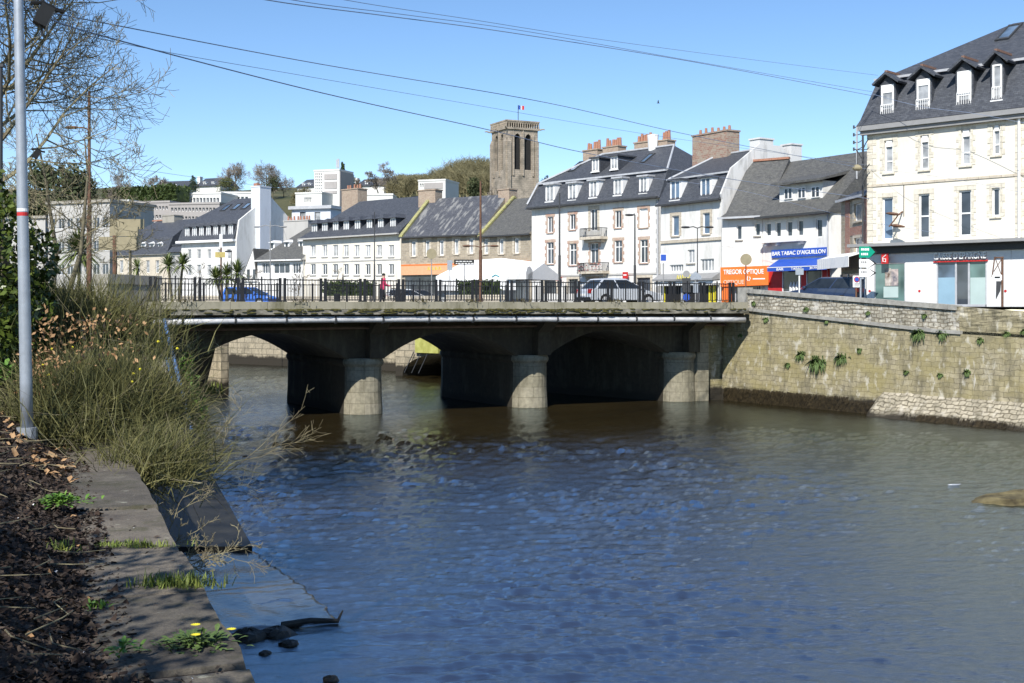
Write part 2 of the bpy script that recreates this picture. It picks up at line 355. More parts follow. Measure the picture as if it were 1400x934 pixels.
# --- bank corner building at the right
QUOIN = brick('pale_tan_quoins', (.70, .66, .56), (.63, .585, .49), (.5, .46, .38), .6, .3, .012)
def bank():
    b = Bld('corner_building', 'large cream corner building with grey mansard roof and white shopfront at the far right', 'building', 1186, 67, 1652, 55, ZS)
    h = b.hz(1290, 161); W = b.W
    for r in ((1209,192,1221,236), (1258,185,1270,232), (1314,177,1327,226), (1357,171,1367.5,212)): b.window(*r, nx=1, surround=QUOIN, quoin=True, shutter=.2, transom=.35, pane=GLC, fw=.09)
    for r, t in (((1206,270,1221,328), None), ((1256,265,1271,326), .5), ((1311,260,1328,323), .5)): b.window(*r, nx=1, surround=QUOIN, quoin=True, transom=t, pane=GL if t else GLB, sill=False, fw=.09)
    b.window(1356,257,1367,296, nx=1, surround=QUOIN, quoin=True, pane=GL, fw=.09)
    for i in range(2):
        for z0, z1 in ((6.2, 8.1), (3.5, 5.4)): x = 11.2+i*2.6; b.window_m(x, x+1.0, z0, z1, surround=QUOIN, quoin=True, shutter=.2)
    sx0, sx1 = b.loc(1282, 385)[0], b.loc(1350, 385)[0]; tx0, tx1 = b.loc(1196.5, 385)[0], b.loc(1239, 385)[0]
    zt = b.hz(1316, 354); zt2 = b.hz(1218, 359)
    hs = list(b.holes); b.wall(h, 12, CREAM)
    # string course, cornice, quoins at the corner
    m = MB(); z = b.hz(1290, 248)-.02; m.box(0, W, -.05, .0-.003, z, z+.13); b.part('string_course', m, TAN)
    m = MB(); m.box(-.35, W, -.45, -.003, h-.28, h-.02); m.box(-.28, W, -.3, -.004, h-.5, h-.283); b.part('cornice', m, GREYP)
    k = int((h-3.6)/.36)
    for xs in (-.02, b.loc(1388, 240)[0]):
        m = MB()
        for i in range(k): e = .55 if i % 2 else .35; m.box(xs-.0, xs+e, -.02, .05, 3.5+i*.36+.01, 3.5+(i+1)*.36-.01)
        b.part('corner_quoins', m, QUOIN)
    # mansard
    hm = b.hz(1290, 96.5, .9)-h; zr = b.hz(1337.7, 40, 6)-h
    b.roof([(-.45, W, -.45, 12.4, h), (-.3, W, -.25, 12.2, h+.35), (.15, W, .9, 11.2, h+hm), (5.6, W, 6.0, 6.01, h+zr)], SLATE)
    m = MB(); m.box(.05, W, .62, .80, h+hm-.1, h+hm+.03); b.part('roof_flashing', m, ZINC)
    for i, (x0, y0, x1, y1) in enumerate(((1205,116,1222,160), (1253.5,108,1271.5,153), (1309,97,1328,144), (1357,88,1370,137))):
        a, c, d, e = b.rect(x0, y0, x1, y1, -.05)
        b.dormer(a, c, d, e, -.05, 1.6, SLATE, SLATE, 'gable', redridge=True, rise=.55, over=.28, nx=1, guard=True, shutter=(.25, .2, .72, .0)[i])
    x = b.W-2; b.dormer(11.3, 12.4, h+.6, h+2.4, -.05, 1.6, SLATE, SLATE, 'gable', redridge=True, rise=.55, over=.28)
    b.skylight(1366, 36, 1393, 54, (.9, h+hm), (6, h+zr))
    pipe(b, 1394.5, 3.4, h-.3, r=.07, m=WPAINT)
    # shop front
    zf0, zf1 = b.hz(1290, 343), b.hz(1290, 330.5)
    m = MB(); m.prism([(-.7, -1.0, zf1), (W, -1.0, zf1), (W, -1.0, zf1-.16), (-.7, -1.0, zf1-.16)], (0, 1.0-.003, 0)); b.part('canopy', m, GREYP)
    m = MB(); m.box(-.05, W, -.3, -.004, zf0-.05, zf1-.165); b.part('fascia', m, DGREY)
    m = MB()
    e = [(.0, tx0), (tx1, sx0), (sx1, W)]
    for a, c in e:
        n = max(1, round((c-a)/1.25))
        for i in range(n): m.box(a+(c-a)*i/n+.008, a+(c-a)*(i+1)/n-.008, -.12, -.004, .0, zf0-.06)
    m.box(tx0, tx1, -.115, -.004, zt2, zf0-.06); m.box(sx0, sx1, -.115, -.004, zt, zf0-.06)
    sf = b.part('shopfront', m, PALEW)
    def shopwin(a, c, zt, n, panes, mulls):
        m = MB(); m.box(a, a+.06, -.1, -.005, .1, zt); m.box(c-.06, c, -.1, -.005, .1, zt); m.box(a+.06, c-.06, -.1, -.005, zt-.06, zt); m.box(a+.06, c-.06, -.1, -.005, .0, .12)
        for f in mulls: x = a+(c-a)*f; m.box(x-.05, x+.05, -.101, -.005, .12, zt-.06)
        w = b.part('shop_window', m, ZINC)
        fs = [0]+list(mulls)+[1]
        for i in range(len(fs)-1):
            g = MB(); g.box(a+(c-a)*fs[i]+.05, a+(c-a)*fs[i+1]-.05, -.06, -.03, .12, zt-.05); g.build('pane', panes[i], w)
        return w
    w = shopwin(sx0, sx1, zt, 3, [GLB, GL, GLG], [.39, .65])
    g = MB(); x = sx0+(sx1-sx0)*.39; g.box(sx0+.07, x-.06, -.08, -.062, .12, b.hz(1300, 379.5)); g.build('frosted_film', FROST, w)
    g = MB(); x2 = sx0+(sx1-sx0)*.65; g.box(x2+.07, sx1-.07, -.08, -.062, .12, b.hz(1340, 379.5)); g.build('frosted_film', FROSTG, w)
    w2 = shopwin(tx0, tx1, zt2, 1, [GLG], [])
    g = MB(); a, c, d, e = b.rect(1211, 367, 1219, 391); g.box(a, c, -.09, -.065, d, e); g.build('window_poster', POSTER1, w2)
    g = MB(); a, c, d, e = b.rect(1219.5, 368, 1229, 391); g.box(a, c, -.09, -.065, d, e); g.build('window_poster', POSTER2, w2)
    g = MB(); a, c, d, e = b.rect(1209, 392, 1229, 407); g.box(a, c, -.085, -.064, d, e); g.build('window_poster', FROSTG, w2)
    a, c, d, e = b.rect(1279.5, 345, 1351, 354.5); text("CAISSE D'EPARGNE", 'fascia_lettering', WPAINT, b.root, a, c, d, e, -.22, .08)
    m = MB(); m.box(a-.05, c+.05, -.20, -.125, d-.14, d-.07); b.part('red_strip', m, RED)
    m = MB(); a, c, d, e = b.rect(1211.5, 347, 1220.5, 361); m.box(a, c, -.55, -.45, d, e); m.box((a+c)/2-.03, (a+c)/2+.03, -.45, -.122, d+.2, e-.2)
    so = b.part('projecting_sign', m, RED)
    q = MB(); cx, cz = (a+c)/2, (d+e)/2
    q.tube([(cx+.1, -.57, e-.08), (cx-.1, -.57, cz+.05), (cx-.08, -.57, d+.12), (cx+.08, -.57, d+.1), (cx+.08, -.57, cz-.02), (cx-.05, -.57, cz-.02)], .025, 5); q.build('sign_emblem', WPAINT, so)
    for px in (1190.5, 1258.5, 1376):
        x, z = b.loc(px, 398); m = MB(); m.tube([(x, -.14, z), (x, -.122, z)], .07, 10); b.part('red_marker', m, RED)
    # service pole and wires clamped to the corner
    m = MB(); x = -.18; m.tube([(x, -.2, 3.6), (x, -.2, h+.1)], .05, 8); b.part('cable_conduit', m, DGREY)
    m = MB()
    for z, dx in ((h-.9, .5), (h-1.4, -.3), (h-2.3, .55), (h-2.9, .45), (h-3.3, .3)):
        m.tube([(x, -.22, z-.45), (x+dx*.5, -.35, z-.1), (x+dx, -.45, z+.15)], .03, 5)
    m.tube([(x+.05, -.24, h-.4), (x+.12, -.3, h-2), (x+.05, -.25, h-4), (x+.15, -.25, h-5)], .035, 6); b.part('cable_bracket', m, DGREY)
    # floor light on the facade: two spoon shaped heads on a bent arm
    m = MB(); a, z = b.loc(1234, 297); m.tube([(a, -.01, z+.3), (a, -.5, z+.1), (a, -.75, z-.1), (a-.3, -.95, z-.55)], .04, 6)
    lo = m.build('facade_lamp', RUST, None, loc=b.A, rz=b.rz); tag(lo, 'rusty twin-head lamp bracketed to the cream facade of the corner building', 'lamp')
    m = MB()
    for px, py in ((1221, 292.5), (1227, 309)):
        x0, z0 = b.loc(px, py, -.8); m.loft([[(x0-.42*k*1.0, -.8+math.sin(t)*.14*w, z0+math.cos(t)*.09*w+k*.06) for t in [i*math.pi/4 for i in range(8)]] for k, w in ((-1, .3), (-.5, .8), (0, 1), (.5, .9), (1, .3))])
    m.build('lamp_head', RUST, lo)
    m = MB(); m.tube([b.loc(1236, 252)+(0,) if False else (b.loc(1236, 252)[0], -.03, b.loc(1236, 252)[1]), (b.loc(1236, 296)[0], -.03, b.loc(1236, 296)[1])], .02, 5); m.build('lamp_cable', DGREY, lo)
    return b
PALEW = plaster('white_shop_panel', (.74, .74, .73), (.6, .6, .58), .3)
FROST = mat('blue_frosted_film', (.26, .40, .50), .3, .08, 1)
FROSTG = mat('green_frosted_film', (.42, .52, .50), .3, .08, 1)
POSTER1 = mat('poster_brown', (.35, .22, .15), .5, .7, 4, col2=(.6, .55, .5))
POSTER2 = mat('poster_blue', (.25, .30, .42), .5, .7, 4, col2=(.6, .5, .45))
BANK = bank()

# --- narrow brick and stone house left of it, with a white awning
def brickhouse():
    b = Bld('brick_house', 'narrow stone and red brick house squeezed beside the cream corner building', 'house', 1150, 74, 1187, 69.5, ZS)
    h = b.hz(1168, 271)
    b.window(1168,278,1178.5,302, surround=TAN, nx=1, pane=GLC); b.window(1168,325,1179,346, surround=TAN, nx=1, pane=GLC)
    b.wall(h, 6, STONE)
    m = MB(); xa = b.loc(1156, 300)[0]; xb = b.loc(1162, 300)[0]; m.box(xa, xb, -.03, .05, 3.1, h-.02)
    xa = b.loc(1181.5, 300)[0]; m.box(xa, b.W-.02, -.03, .05, 3.1, h-.02); z = b.hz(1168, 316); m.box(xb+.01, xa-.01, -.028, .05, z-.25, z+.25)
    b.part('brick_bands', m, REDBR)
    b.roof([(-.2, b.W, -.3, 6, h), (-.1, b.W, .8, 5, h+.55)], SLATE); b.gutter(h)
    m = MB(); m.box(-.9, b.W-.3, 2.2, 5.5, h+.3, h+2.1); z = h+2.1; b.part('upper_wall', m, GREYW)
    q = Bld.roof; b.roof([(-1.0, b.W-.3, 2.0, 8, h+2.12), (-.2, b.W-.3, 4.5, 5.5, h+3.6)], SLATEG, name='upper_roof')
    zt, z0 = b.hz(1150, 354), b.hz(1150, 368)
    m = MB(); n = 16; x0, x1 = b.loc(1130, 360, -.5)[0], b.W-.2
    for i in range(n):
        xa, xb = x0+(x1-x0)*i/n, x0+(x1-x0)*(i+.9)/n; m.box(xa, xb, -1.1, -1.06, z0, zt)
    m.prism([(x0, -1.05, zt), (x0, -.004, zt+.3), (x0, -.004, zt+.25), (x0, -1.05, zt-.05)], (x1-x0, 0, 0)); b.part('awning', m, FABW)
    m = MB(); m.box(.15, b.W-.25, -.06, -.003, .1, z0-.35); b.part('shop_window', m, GL)
    m = MB(); m.box(.1, b.W-.2, -.1, -.07, 1.6, 1.7); m.box(1.4, 1.5, -.1, -.065, .1, z0-.35); m.box(.1, .2, -.1, -.065, .1, z0-.35); m.box(b.W-.35,b.W-.2,-.1,-.065,.1,z0-.35); b.part('shop_window_frame', m, WPAINT)
brickhouse()

# --- the tobacco bar with its box dormer
def bar():
    b = Bld('bar_building', 'white bar with grey roof, wide box dormer and blue lettered signboard', 'building', 1043, 85, 1137, 79.5, ZS)
    h = b.hz(1095, 291.5); W = b.W
    for r in ((1046.5,305,1054,323), (1060,303.5,1067.5,324), (1075,302.5,1083,323.5), (1090,301,1098,322.5), (1115.5,299.5,1124,324.5)): b.window(*r, nx=1, pane=GL, sill=False)
    b.wall(h, 9, WHITE)
    zr = b.hz(1090, 220, 4.5)
    b.roof([(0, W+.2, -.6, 9.6, h-.12), (-2.0, W, 4.5, 4.51, zr)], SLATEG)
    b.gutter(h-.12, y=-.72, m=DGREY)
    x0, x1, z0, z1 = b.rect(1065, 250, 1124, 282, .6)
    m = MB(); m.box(x0, x1, .65, 4, z0, z1); d = b.part('dormer', m, WHITE)
    for a, c in ((1072.5, 1083.5), (1091, 1101.5), (1109.5, 1121)):
        w = MB()
        xa, xb, za, zb = b.rect(a, 256, c, 272, .6); xa2, xb2, za, zb = b.rect(a, 256+(1095-a)*.06, c, 271+(1095-a)*.06, .6)
        outer_boxes(w, xa, xb, za, zb, .05, .56, .64); w.box((xa+xb)/2-.04, (xa+xb)/2+.04, .562, .64, za+.05, zb-.05); w.box(xa+.03, xb-.03, .60, .63, za+.03, zb-.03, 1); w.build('window', [WFRAME, GL], d)
    r = MB(); r.prism([(x0-.35, .1, z1-.05), (x0-.35, .1, z1+.1), (x0-.35, 4.3, z1+1.15), (x0-.35, 4.3, z1+.9)], (x1-x0+.7, 0, 0)); r.build('dormer_roof', SLATEG, d)
    m = MB(); z = b.hz(1080, 331); m.box(b.loc(1046, 330)[0], b.loc(1103, 330)[0], -.55, -.003, z, z+.2)
    for px in (1052, 1067, 1098): x = b.loc(px, 333)[0]; m.box(x-.1, x+.1, -.4, -.004, z-.2, z-.002)
    b.part('balcony_ledge', m, WHITE)
    a, c, d0, e = b.rect(1056.5, 340, 1132, 351); m = MB(); m.box(a, c, -.12, -.004, d0, e); s = b.part('signboard', m, BLUE)
    text("BAR TABAC D'AIGUILLON", 'lettering', WPAINT, s, a+.1, c-.1, d0+.14, e-.12, -.125, .03)
    za, zb = b.hz(1090, 370), b.hz(1090, 361); a, c = b.loc(1050, 365, -1)[0], b.loc(1131, 365, -1)[0]
    m = MB(); m.prism([(a, -1.05, za+.25), (a, -.004, zb+.35), (a, -.004, zb+.28), (a, -1.0, za+.2)], (c-a, 0, 0)); m.box(a, c, -1.08, -1.052, za-.05, za+.27); aw = b.part('awning', m, BLUE)
    q = MB(); q.box(a, c, -1.10, -1.083, za+.2, za+.25); q.build('awning_stripe', WPAINT, aw)
    for t, f0, f1 in (('BAR', .17, .29), ('TABAC', .42, .60), ('JEUX', .73, .86)): text(t, 'lettering', WPAINT, aw, a+(c-a)*f0, a+(c-a)*f1, za+.0, za+.17, -1.084, .02)
    m = MB(); x0, x1 = b.loc(1052, 385)[0], W-.15; xs = [b.loc(p, 385)[0] for p in (1071, 1097, 1104, 1126)]
    for xa, xb in ((x0, xs[0]), (xs[1], xs[2]), (xs[3], x1)): m = MB(); m.box(xa, xb, -.14, -.004, 0, za+.2); b.part('red_panel', m, RED)
    for xa, xb, zz in ((xs[0], xs[1], .9), (xs[2], xs[3], .0)):
        m = MB(); outer_boxes(m, xa, xb, zz+.05, za+.1, .08, -.11, -.004); w = b.part('shop_window', m, WFRAME)
        g = MB(); g.box(xa+.06, xb-.06, -.07, -.03, zz+.1, za+.05); g.build('pane', GL, w)
        for i in range(3):
            if zz > .5: g = MB(); x = xa+(xb-xa)*(.45+.16*i); g.tube([(x, -.09, .95), (x, -.09, 1.4), (x+.03, -.09, 1.7)], [.1, .11, .02], 7); g.build('window_poster', WPAINT, w)
    m = MB(); m.box(x0+.1, x1, -1.3, -1.22, .0, .75); fb = b.part('terrace_screen', m, BLUE)
    q = MB(); q.box(x0+.1, x1, -1.31, -1.215, .752, .82); q.box(x0+.1, x1, -1.315, -1.305, .0, .12); q.build('screen_trim', RED, fb)
    text("BAR TABAC D'AIGUILLON", 'lettering', WPAINT, fb, x0+.5, x1-.4, .25, .62, -1.302, .02)
    m = MB(); m.tube([(b.loc(1133, 300)[0], -.1, 0), (b.loc(1133, 300)[0], -.1, h-.2)], .05, 6); b.part('downpipe', m, ZINC)
    m = MB(); xx = W+.0; m.loft([[(W+.02, 0, 0), (W+1.2, 4, 0), (W+.02, 5, 0)], [(W+.02, 0, h-.3), (W+1.2, 4, h-.3), (W+.02, 5, h-.3)]]); b.part('side_wall', m, WHITE)
    m = MB(); x, z = b.loc(1124.5, 394, -1); m.box(x-.28, x+.28, -1.5, -1.46, .2, 1.4)
bar()

# --- optician between the bar and the tall house
def optician():
    b = Bld('optician_building', 'low white building with orange wraparound shop sign under a slate roof', 'building', 987.5, 87, 1042.5, 85.1, ZS)
    h = b.hz(1010, 296); W = b.W
    for r in ((1007,308,1014,328), (1032,305,1039,322.5)): b.window(*r, nx=1, pane=GL)
    b.wall(h, 9, WHITE); zr = b.hz(1030, 221, 4.5)
    b.roof([(0, W, -.5, 9.5, h-.1), (0, W, .6, 8.4, h+.35), (0, W, 4.5, 4.51, zr)], SLATEG)
    m = MB(); m.box(.3, W, 4.35, 4.65, zr-.02, zr+.14); b.part('ridge_tiles', m, POT)
    b.gutter(h-.1, y=-.62)
    a, c, d, e = b.rect(985.5, 364, 1051, 392, -.6); m = MB(); m.prism([(a, -.65, d), (c, -.65, d+.1), (c, -.65, e), (a, -.65, e-.05)], (0, .6, 0)); s = b.part('shop_sign', m, ORANGE)
    text('TREGOR OPTIQUE', 'lettering', WPAINT, s, a+.25, c-.35, e-.62, e-.22, -.655, .03)
    text('OPTIQUE', 'lettering', SALMON, s, a+.25, a+(c-a)*.5, d+.12, d+.48, -.655, .03)
    q = MB(); x = a+(c-a)*.6
    q.tube([(x-.08, -.67, e-.7), (x-.12, -.67, d+.5), (x-.05, -.67, d+.4)], .03, 5); q.tube([(x+.06, -.67, e-.75), (x+.12, -.67, d+.55), (x+.03, -.67, d+.4)], .03, 5); q.box(a+(c-a)*.68, a+(c-a)*.93, -.665, -.652, d+.5, d+.58); q.build('emblem', WPAINT, s)
    m = MB(); m.box(a+.02, a+.6, -.55, -.004, 0, d-.002); b.part('orange_pillar', m, ORANGE)
    m = MB(); m.box(a+.62, W-.2, -.1, -.004, .05, d+.1); w = b.part('shop_window', m, GL)
    m = MB()
    for i in range(5): x = a+.9+i*.55; m.box(x, x+.06, -.14, -.105, .05, d)
    m.build('shop_window_frame', ZINC, w)
SALMON = mat('salmon_lettering', (.78, .50, .38), .5, .1, 4)
optician()

# --- tall narrow house with blue mansard, weathered gable and big chimney
def tallhouse():
    b = Bld('mansard_house', 'tall white house with blue slate mansard, two dormers and a weathered gable', 'house', 903.5, 95, 987, 89, ZS)
    h = b.hz(945, 277.5); W = b.W
    for r in ((919,295,928.5,322.5), (961,291,970.5,320)): b.window(*r, nx=1, surround=TAN, pane=GLB)
    b.window(940,341.5,949.5,360, nx=2, pane=GLC); b.window(957.5,354,976,371, nx=4, pane=GLC, sill=False); b.window(915.5,362,934,371.5, nx=5, pane=GLC, sill=False)
    b.wall(h, 9, WHITE)
    hm = b.hz(950, 241, .8)-h; zr = b.hz(980, 213.5, 4.5)-h
    b.roof([(-.1, W+.02, -.4, 9.4, h), (-.1, W+.02, -.2, 9.2, h+.3), (.0, W+.02, .8, 8.2, h+hm), (1.7, W+.02, 4.5, 4.51, h+zr)], SLATE)
    b.gutter(h+.02, y=-.5, m=DGREY); m = MB(); m.box(0, W, .55, .72, h+hm-.1, h+hm+.03); b.part('roof_flashing', m, ZINC)
    m = MB(); m.tube([(.0, .75, h+hm+.03), (1.7, 4.45, h+zr+.05), (W, 4.5, h+zr+.05)], .09, 6); b.part('ridge_flashing', m, ZINC)
    for r in ((917,247,930,273.5), (958.5,243,971.5,270)):
        a, c, d, e = b.rect(*r, -.1); b.dormer(a, c, d, e, -.1, 1.3, SLATE, WPAINT, 'flat', pane=GLB)
    g = MB(); x = W+.03
    prof = [(x, -.1, 0), (x, 9.1, 0), (x, 9.1, h+.3), (x, 8.3, h+hm+.2), (x, 4.7+1.2, h+zr+.25), (x, 3.6, h+zr+.25), (x, .75, h+hm+.25), (x, -.25, h+.4), (x, -.1, h)]
    g.prism(prof, (.16, 0, 0)); b.part('gable_wall', g, GREYW)
    b.chimney(W-.9, W+.18, h+zr+.2, h+zr+.75, 3.6, 5.0, GREYW, pots=0); b.chimney(W-.9, W+.18, h+hm+.8, h+zr+.55, 6.9, 8.0, GREYW, pots=0)
    b.chimney_px(946.5, 181, 994, 214, 4.0, 1.3, CHIMBR, pots=6)
    z = b.hz(945, 329); m = MB(); m.box(0, W, -.12, -.003, z-.1, z+.12); b.part('string_course', m, TAN)
    z0, z1 = b.hz(945, 384), b.hz(945, 375.5)
    m = MB(); m.prism([(-.1, -.8, z0+.15), (-.1, -.003, z1+.1), (-.1, -.003, z0+.05), (-.1, -.8, z0)], (W-.1, 0, 0)); c = b.part('shop_canopy', m, GREYP)
    m = MB(); m.box(-.05, W-.25, -.6, -.005, z0-.35, z0-.02); b.part('shop_fascia', m, WPAINT)
    a, e = b.loc(926, 380, -.8)[0], b.loc(946, 380, -.8)[0]
    m = MB()
    for i in range(6): x = a+(e-a)*i/6; m.tube([(x, -.86, z0+.12), (x+.14, -.86, z0+.42), (x+.2, -.86, z0+.15)], .03, 4)
    m.build('sign_scrawl', YEL, c)
    m = MB(); m.box(.3, W-.5, -.05, -.004, .05, z0-.4); w = b.part('shop_window', m, DARKIN)
    m = MB()
    for px, mm in ((909, 0), (934, 1), (958, 1), (972, 0), (978, 0)): x = b.loc(px, 398)[0]; m.box(x-.12, x+.12, -.12, -.055, .05, z0-.4, mm)
    m.build('shop_pillar', [YEL, ZINC], w)
tallhouse()

# --- the white five bay mansard block
def mansard():
    b = Bld('mansard_block', 'white three storey block with long dark mansard roof, brick trimmed windows and balconies', 'building', 727, 111, 903, 99.3, ZS)
    h = b.hz(815, 277); W = b.W; k = 4.06; ox, oy = 710, 170
    q = lambda cx, cy, w, hh: (ox+(cx-w/2)/k, oy+(cy-hh/2)/k, ox+(cx+w/2)/k, oy+(cy+hh/2)/k)
    QB = PINKBR
    b.window(*q(172,557,30,88), surround=QB, quoin=True); b.window(*q(296,542,32,85), surround=QB, quoin=True); b.window(*q(414,530,38,120), surround=TAN, sill=False); b.window(*q(549,527,35,95), surround=QB, quoin=True)
    b.window(*q(690,520,46,105), surround=QB, quoin=True, pane=SHUT, nx=1, label='blind window bay plastered over in white')
    for c in ((172,715,38,120), (298,722,40,120), (417,715,45,110), (550,705,42,120), (692,705,42,130)): b.window(*q(*c), surround=QB, quoin=True, transom=.7)
    for c in ((172,900,64,80), (300,900,52,80), (405,895,50,70), (690,892,74,80)): b.window(*q(*c), surround=TAN, sill=False, nx=3 if c[0] != 405 else 1, pane=GL, frame=DFRAME)
    b.wall(h, 10, WHITE)
    hm = b.hz(815, 243, .9)-h; zr = b.hz(846, 209, 5)-h
    b.roof([(-.5, W+.3, -.5, 10.5, h-.1), (-.3, W+.2, -.2, 10.2, h+.3), (.1, W, .9, 9.1, h+hm), (4.2, W-2.8, 5, 5.01, h+zr)], SLATE)
    b.gutter(h-.02, y=-.6, m=DGREY)
    m = MB(); m.box(.0, W, .6, .78, h+hm-.1, h+hm+.04); m.tube([(.05, .8, h+hm+.04), (4.2, 4.95, h+zr+.05), (W-2.8, 4.95, h+zr+.05), (W-.02, .85, h+hm+.04)], .1, 6); m.tube([(-.3, -.3, h+.35), (.05, .75, h+hm)], .1, 6); b.part('roof_flashing', m, ZINC)
    for cx, cy in ((170,382), (295,374), (412,360), (548,347), (690,337)):
        a, c, d, e = b.rect(*q(cx, cy, 42, 92), -.05); b.dormer(a, c, d, e, -.05, 1.4, ZINC, WPAINT, 'flat', pane=GLC, over=.1)
    for cx, cy in ((423,226), (527,214)):
        a, c, d, e = b.rect(*q(cx, cy, 38, 72), 1.6); b.dormer(a, c, d, e, 1.6, 4.5, SLATE, SLATE, 'flat', pane=GLC)
    for cx, cy in ((319,236), (709,191)): b.skylight(*q(cx, cy, 44, 46), (.9, h+hm), (5, h+zr))
    for c, n in (((393,155,80,32), 5), ((505,140,85,40), 6), ((682,115,90,40), 6), ((795,100,50,30), 3)): b.chimney_px(*q(*c), 5.2, 1.1, CHIMST, pots=n, poth=.75, potr=.16)
    m = MB(); x, z = b.loc(ox+742/k, oy+90/k, 5); m.cyl(x, 5, z-1, z+.5, .4, .5, 10); b.part('white_flue', m, WPAINT)
    # balconies
    for i, (x0, x1, yt, yb, yf) in enumerate(((341, 457, 575, 625, 650), (328, 466, 768, 815, 838))):
        xa, xb = b.loc(ox+x0/k, oy+600/k, -.7)[0], b.loc(ox+x1/k, oy+600/k, -.7)[0]; z1 = b.hz(ox+400/k, oy+yt/k, -.7); z0 = b.hz(ox+400/k, oy+yb/k, -.7)
        m = MB(); m.box(xa-.05, xb+.05, -.85, -.003, z0-.22, z0); m.box(xa+.2, xb-.2, -.5, -.004, z0-.45, z0-.223); bl = b.part('balcony', m, TAN)
        r = MB(); r.box(xa, xb, -.82, -.78, z1-.05, z1); r.box(xa, xb, -.82, -.78, z0+.08, z0+.12)
        n = 18
        for j in range(n+1): x = xa+(xb-xa)*j/n; r.box(x-.02, x+.02, -.815, -.785, z0, z1-.05)
        for x in (xa, xb):
            r.box(x-.02, x+.02, -.78, -.01, z1-.05, z1)
            for j in range(5): r.box(x-.015, x+.015, -.7+j*.15, -.67+j*.15, z0, z1-.05)
        r.build('balcony_railing', IRON, bl)
        if i:
            r = MB()
            for j in range(60): r.add(leaf(Vector((rnd.uniform(xa, xb), -.9+rnd.uniform(-.1, .1), rnd.uniform(z0, z1))), .18), [(0, 1, 2, 3)])
            r.build('balcony_flowers', FLOWERP, bl)
    z = b.hz(815, 376); m = MB(); m.box(0, W, -.06, -.003, z-.08, z+.08); b.part('string_course', m, PALE)
    pipe(b, 900.5, .2, h-.2, r=.08)
    m = MB(); kq = int(h/.4)
    for i in range(kq): m.box(W-.5 if i % 2 else W-.35, W-.01, -.022, .05, i*.4+.01, (i+1)*.4-.01)
    b.part('corner_quoins', m, PALE)
    for px, py in ((768, 380), (860, 377)):
        x, z = b.loc(px, py); m = MB(); m.box(x-.28, x+.28, -.5, -.42, z-.25, z+.3); m.box(x-.03, x+.03, -.42, -.004, z, z+.06); so = b.part('projecting_sign', m, RED)
        m = MB(); m.box(x-.18, x+.18, -.515, -.502, z+.0, z+.1); m.build('sign_strip', WPAINT, so)
def leaf(p, s, up=.0):
    a = Vector((rnd.gauss(0, 1), rnd.gauss(0, 1), rnd.gauss(0, 1)+up)).normalized(); b_ = a.orthogonal().normalized(); b_.rotate(Quaternion(a, rnd.uniform(0, 6.28)))
    return [p-a*s*.5, p+b_*s*.26, p+a*s*.5, p-b_*s*.26]
PINKBR = brick('pink_brick_trim', (.45, .27, .21), (.52, .42, .33), (.5, .45, .38), .5, .22, .012)
FLOWERP = mat('red_geranium', (.32, .10, .10), .8, .5, 12)
mansard()

# --- two stone houses under one roofline, left of the mansard block
def stonehouse(pxL, DL, pxR, DR, eL, wins, label, ridge, ridgepx, rm, gabpar, chim, orange):
    b = Bld('stone_house', label, 'house', pxL, DL, pxR, DR, ZS, 'stone houses by the cafe')
    h = b.hz((pxL+pxR)/2, eL); W = b.W; k = 3.459
    for cx, cy in wins: b.window(540+(cx-10)/k, 130+(cy-36)/k, 540+(cx+10)/k, 130+(cy+36)/k, nx=1, surround=TAN, fw=.12, pane=GLC)
    b.wall(h, 9, STONE); zr = b.hz(ridgepx, ridge, 4.5)
    b.roof([(0, W, -.4, 9.4, h-.05), (0, W, 4.5, 4.51, zr)], rm, gable=STONE); b.gutter(h-.05, y=-.5, m=DGREY)
    for x in gabpar:
        m = MB(); m.prism([(x-.2, -.45, h-.1), (x-.2, 4.5, zr+.12), (x-.2, 9.4, h), (x-.2, 9.4, h+.15), (x-.2, 4.5, zr+.32), (x-.2, -.45, h+.15)], (.4, 0, 0)); b.part('gable_coping', m, MOSSST)
    for c in chim: b.chimney_px(*c, 4.0, 1.2, CHIMST, pots=0, sink=2.5)
    if orange:
        z0, z1 = b.hz(600, 375.5), b.hz(600, 361); x1 = b.W+(0 if orange == 1 else 0)
        m = MB(); m.box(.15, W-.05, -.25, -.003, z0, z1); f = b.part('shop_fascia', m, PEACH)
        q = MB(); q.box(.15, W-.05, -.27, -.252, z1-.12, z1); q.build('fascia_edge', ORANGE, f)
        if orange == 1:
            q = MB()
            for i in range(4): x = b.loc(587+i*5, 366)[0]; q.tube([(x, -.27, z0+.45), (x+.12, -.27, z1-.3), (x+.24, -.27, z0+.45)], .035, 4)
            q.build('fascia_lettering', YEL, f)
        m = MB(); m.box(.5, W-.3, -.03, -.004, .1, z0-.15); b.part('shop_window', m, GL)
    return b
MOSSST = mat('lichened_coping', (.30, .29, .20), .9, .4, 4, col2=(.42, .40, .14))
stonehouse(659, 116.3, 726.5, 112, 321.5, ((430,715), (503,716), (575,713)), 'stone house with clean dark slate roof adjoining the white mansard block', 272, 705, SLATEG, (0,), ((681,258,696,283),), 2)
stonehouse(549, 122, 658.5, 116.4, 322.5, ((88,727), (153,724), (220,723), (290,717), (360,714)), 'stone house with streaked lichen covered slate roof and orange shop fascia', 269, 640, SLATEL, (.2,), ((572,259,595,290),), 1)
sh = MB()
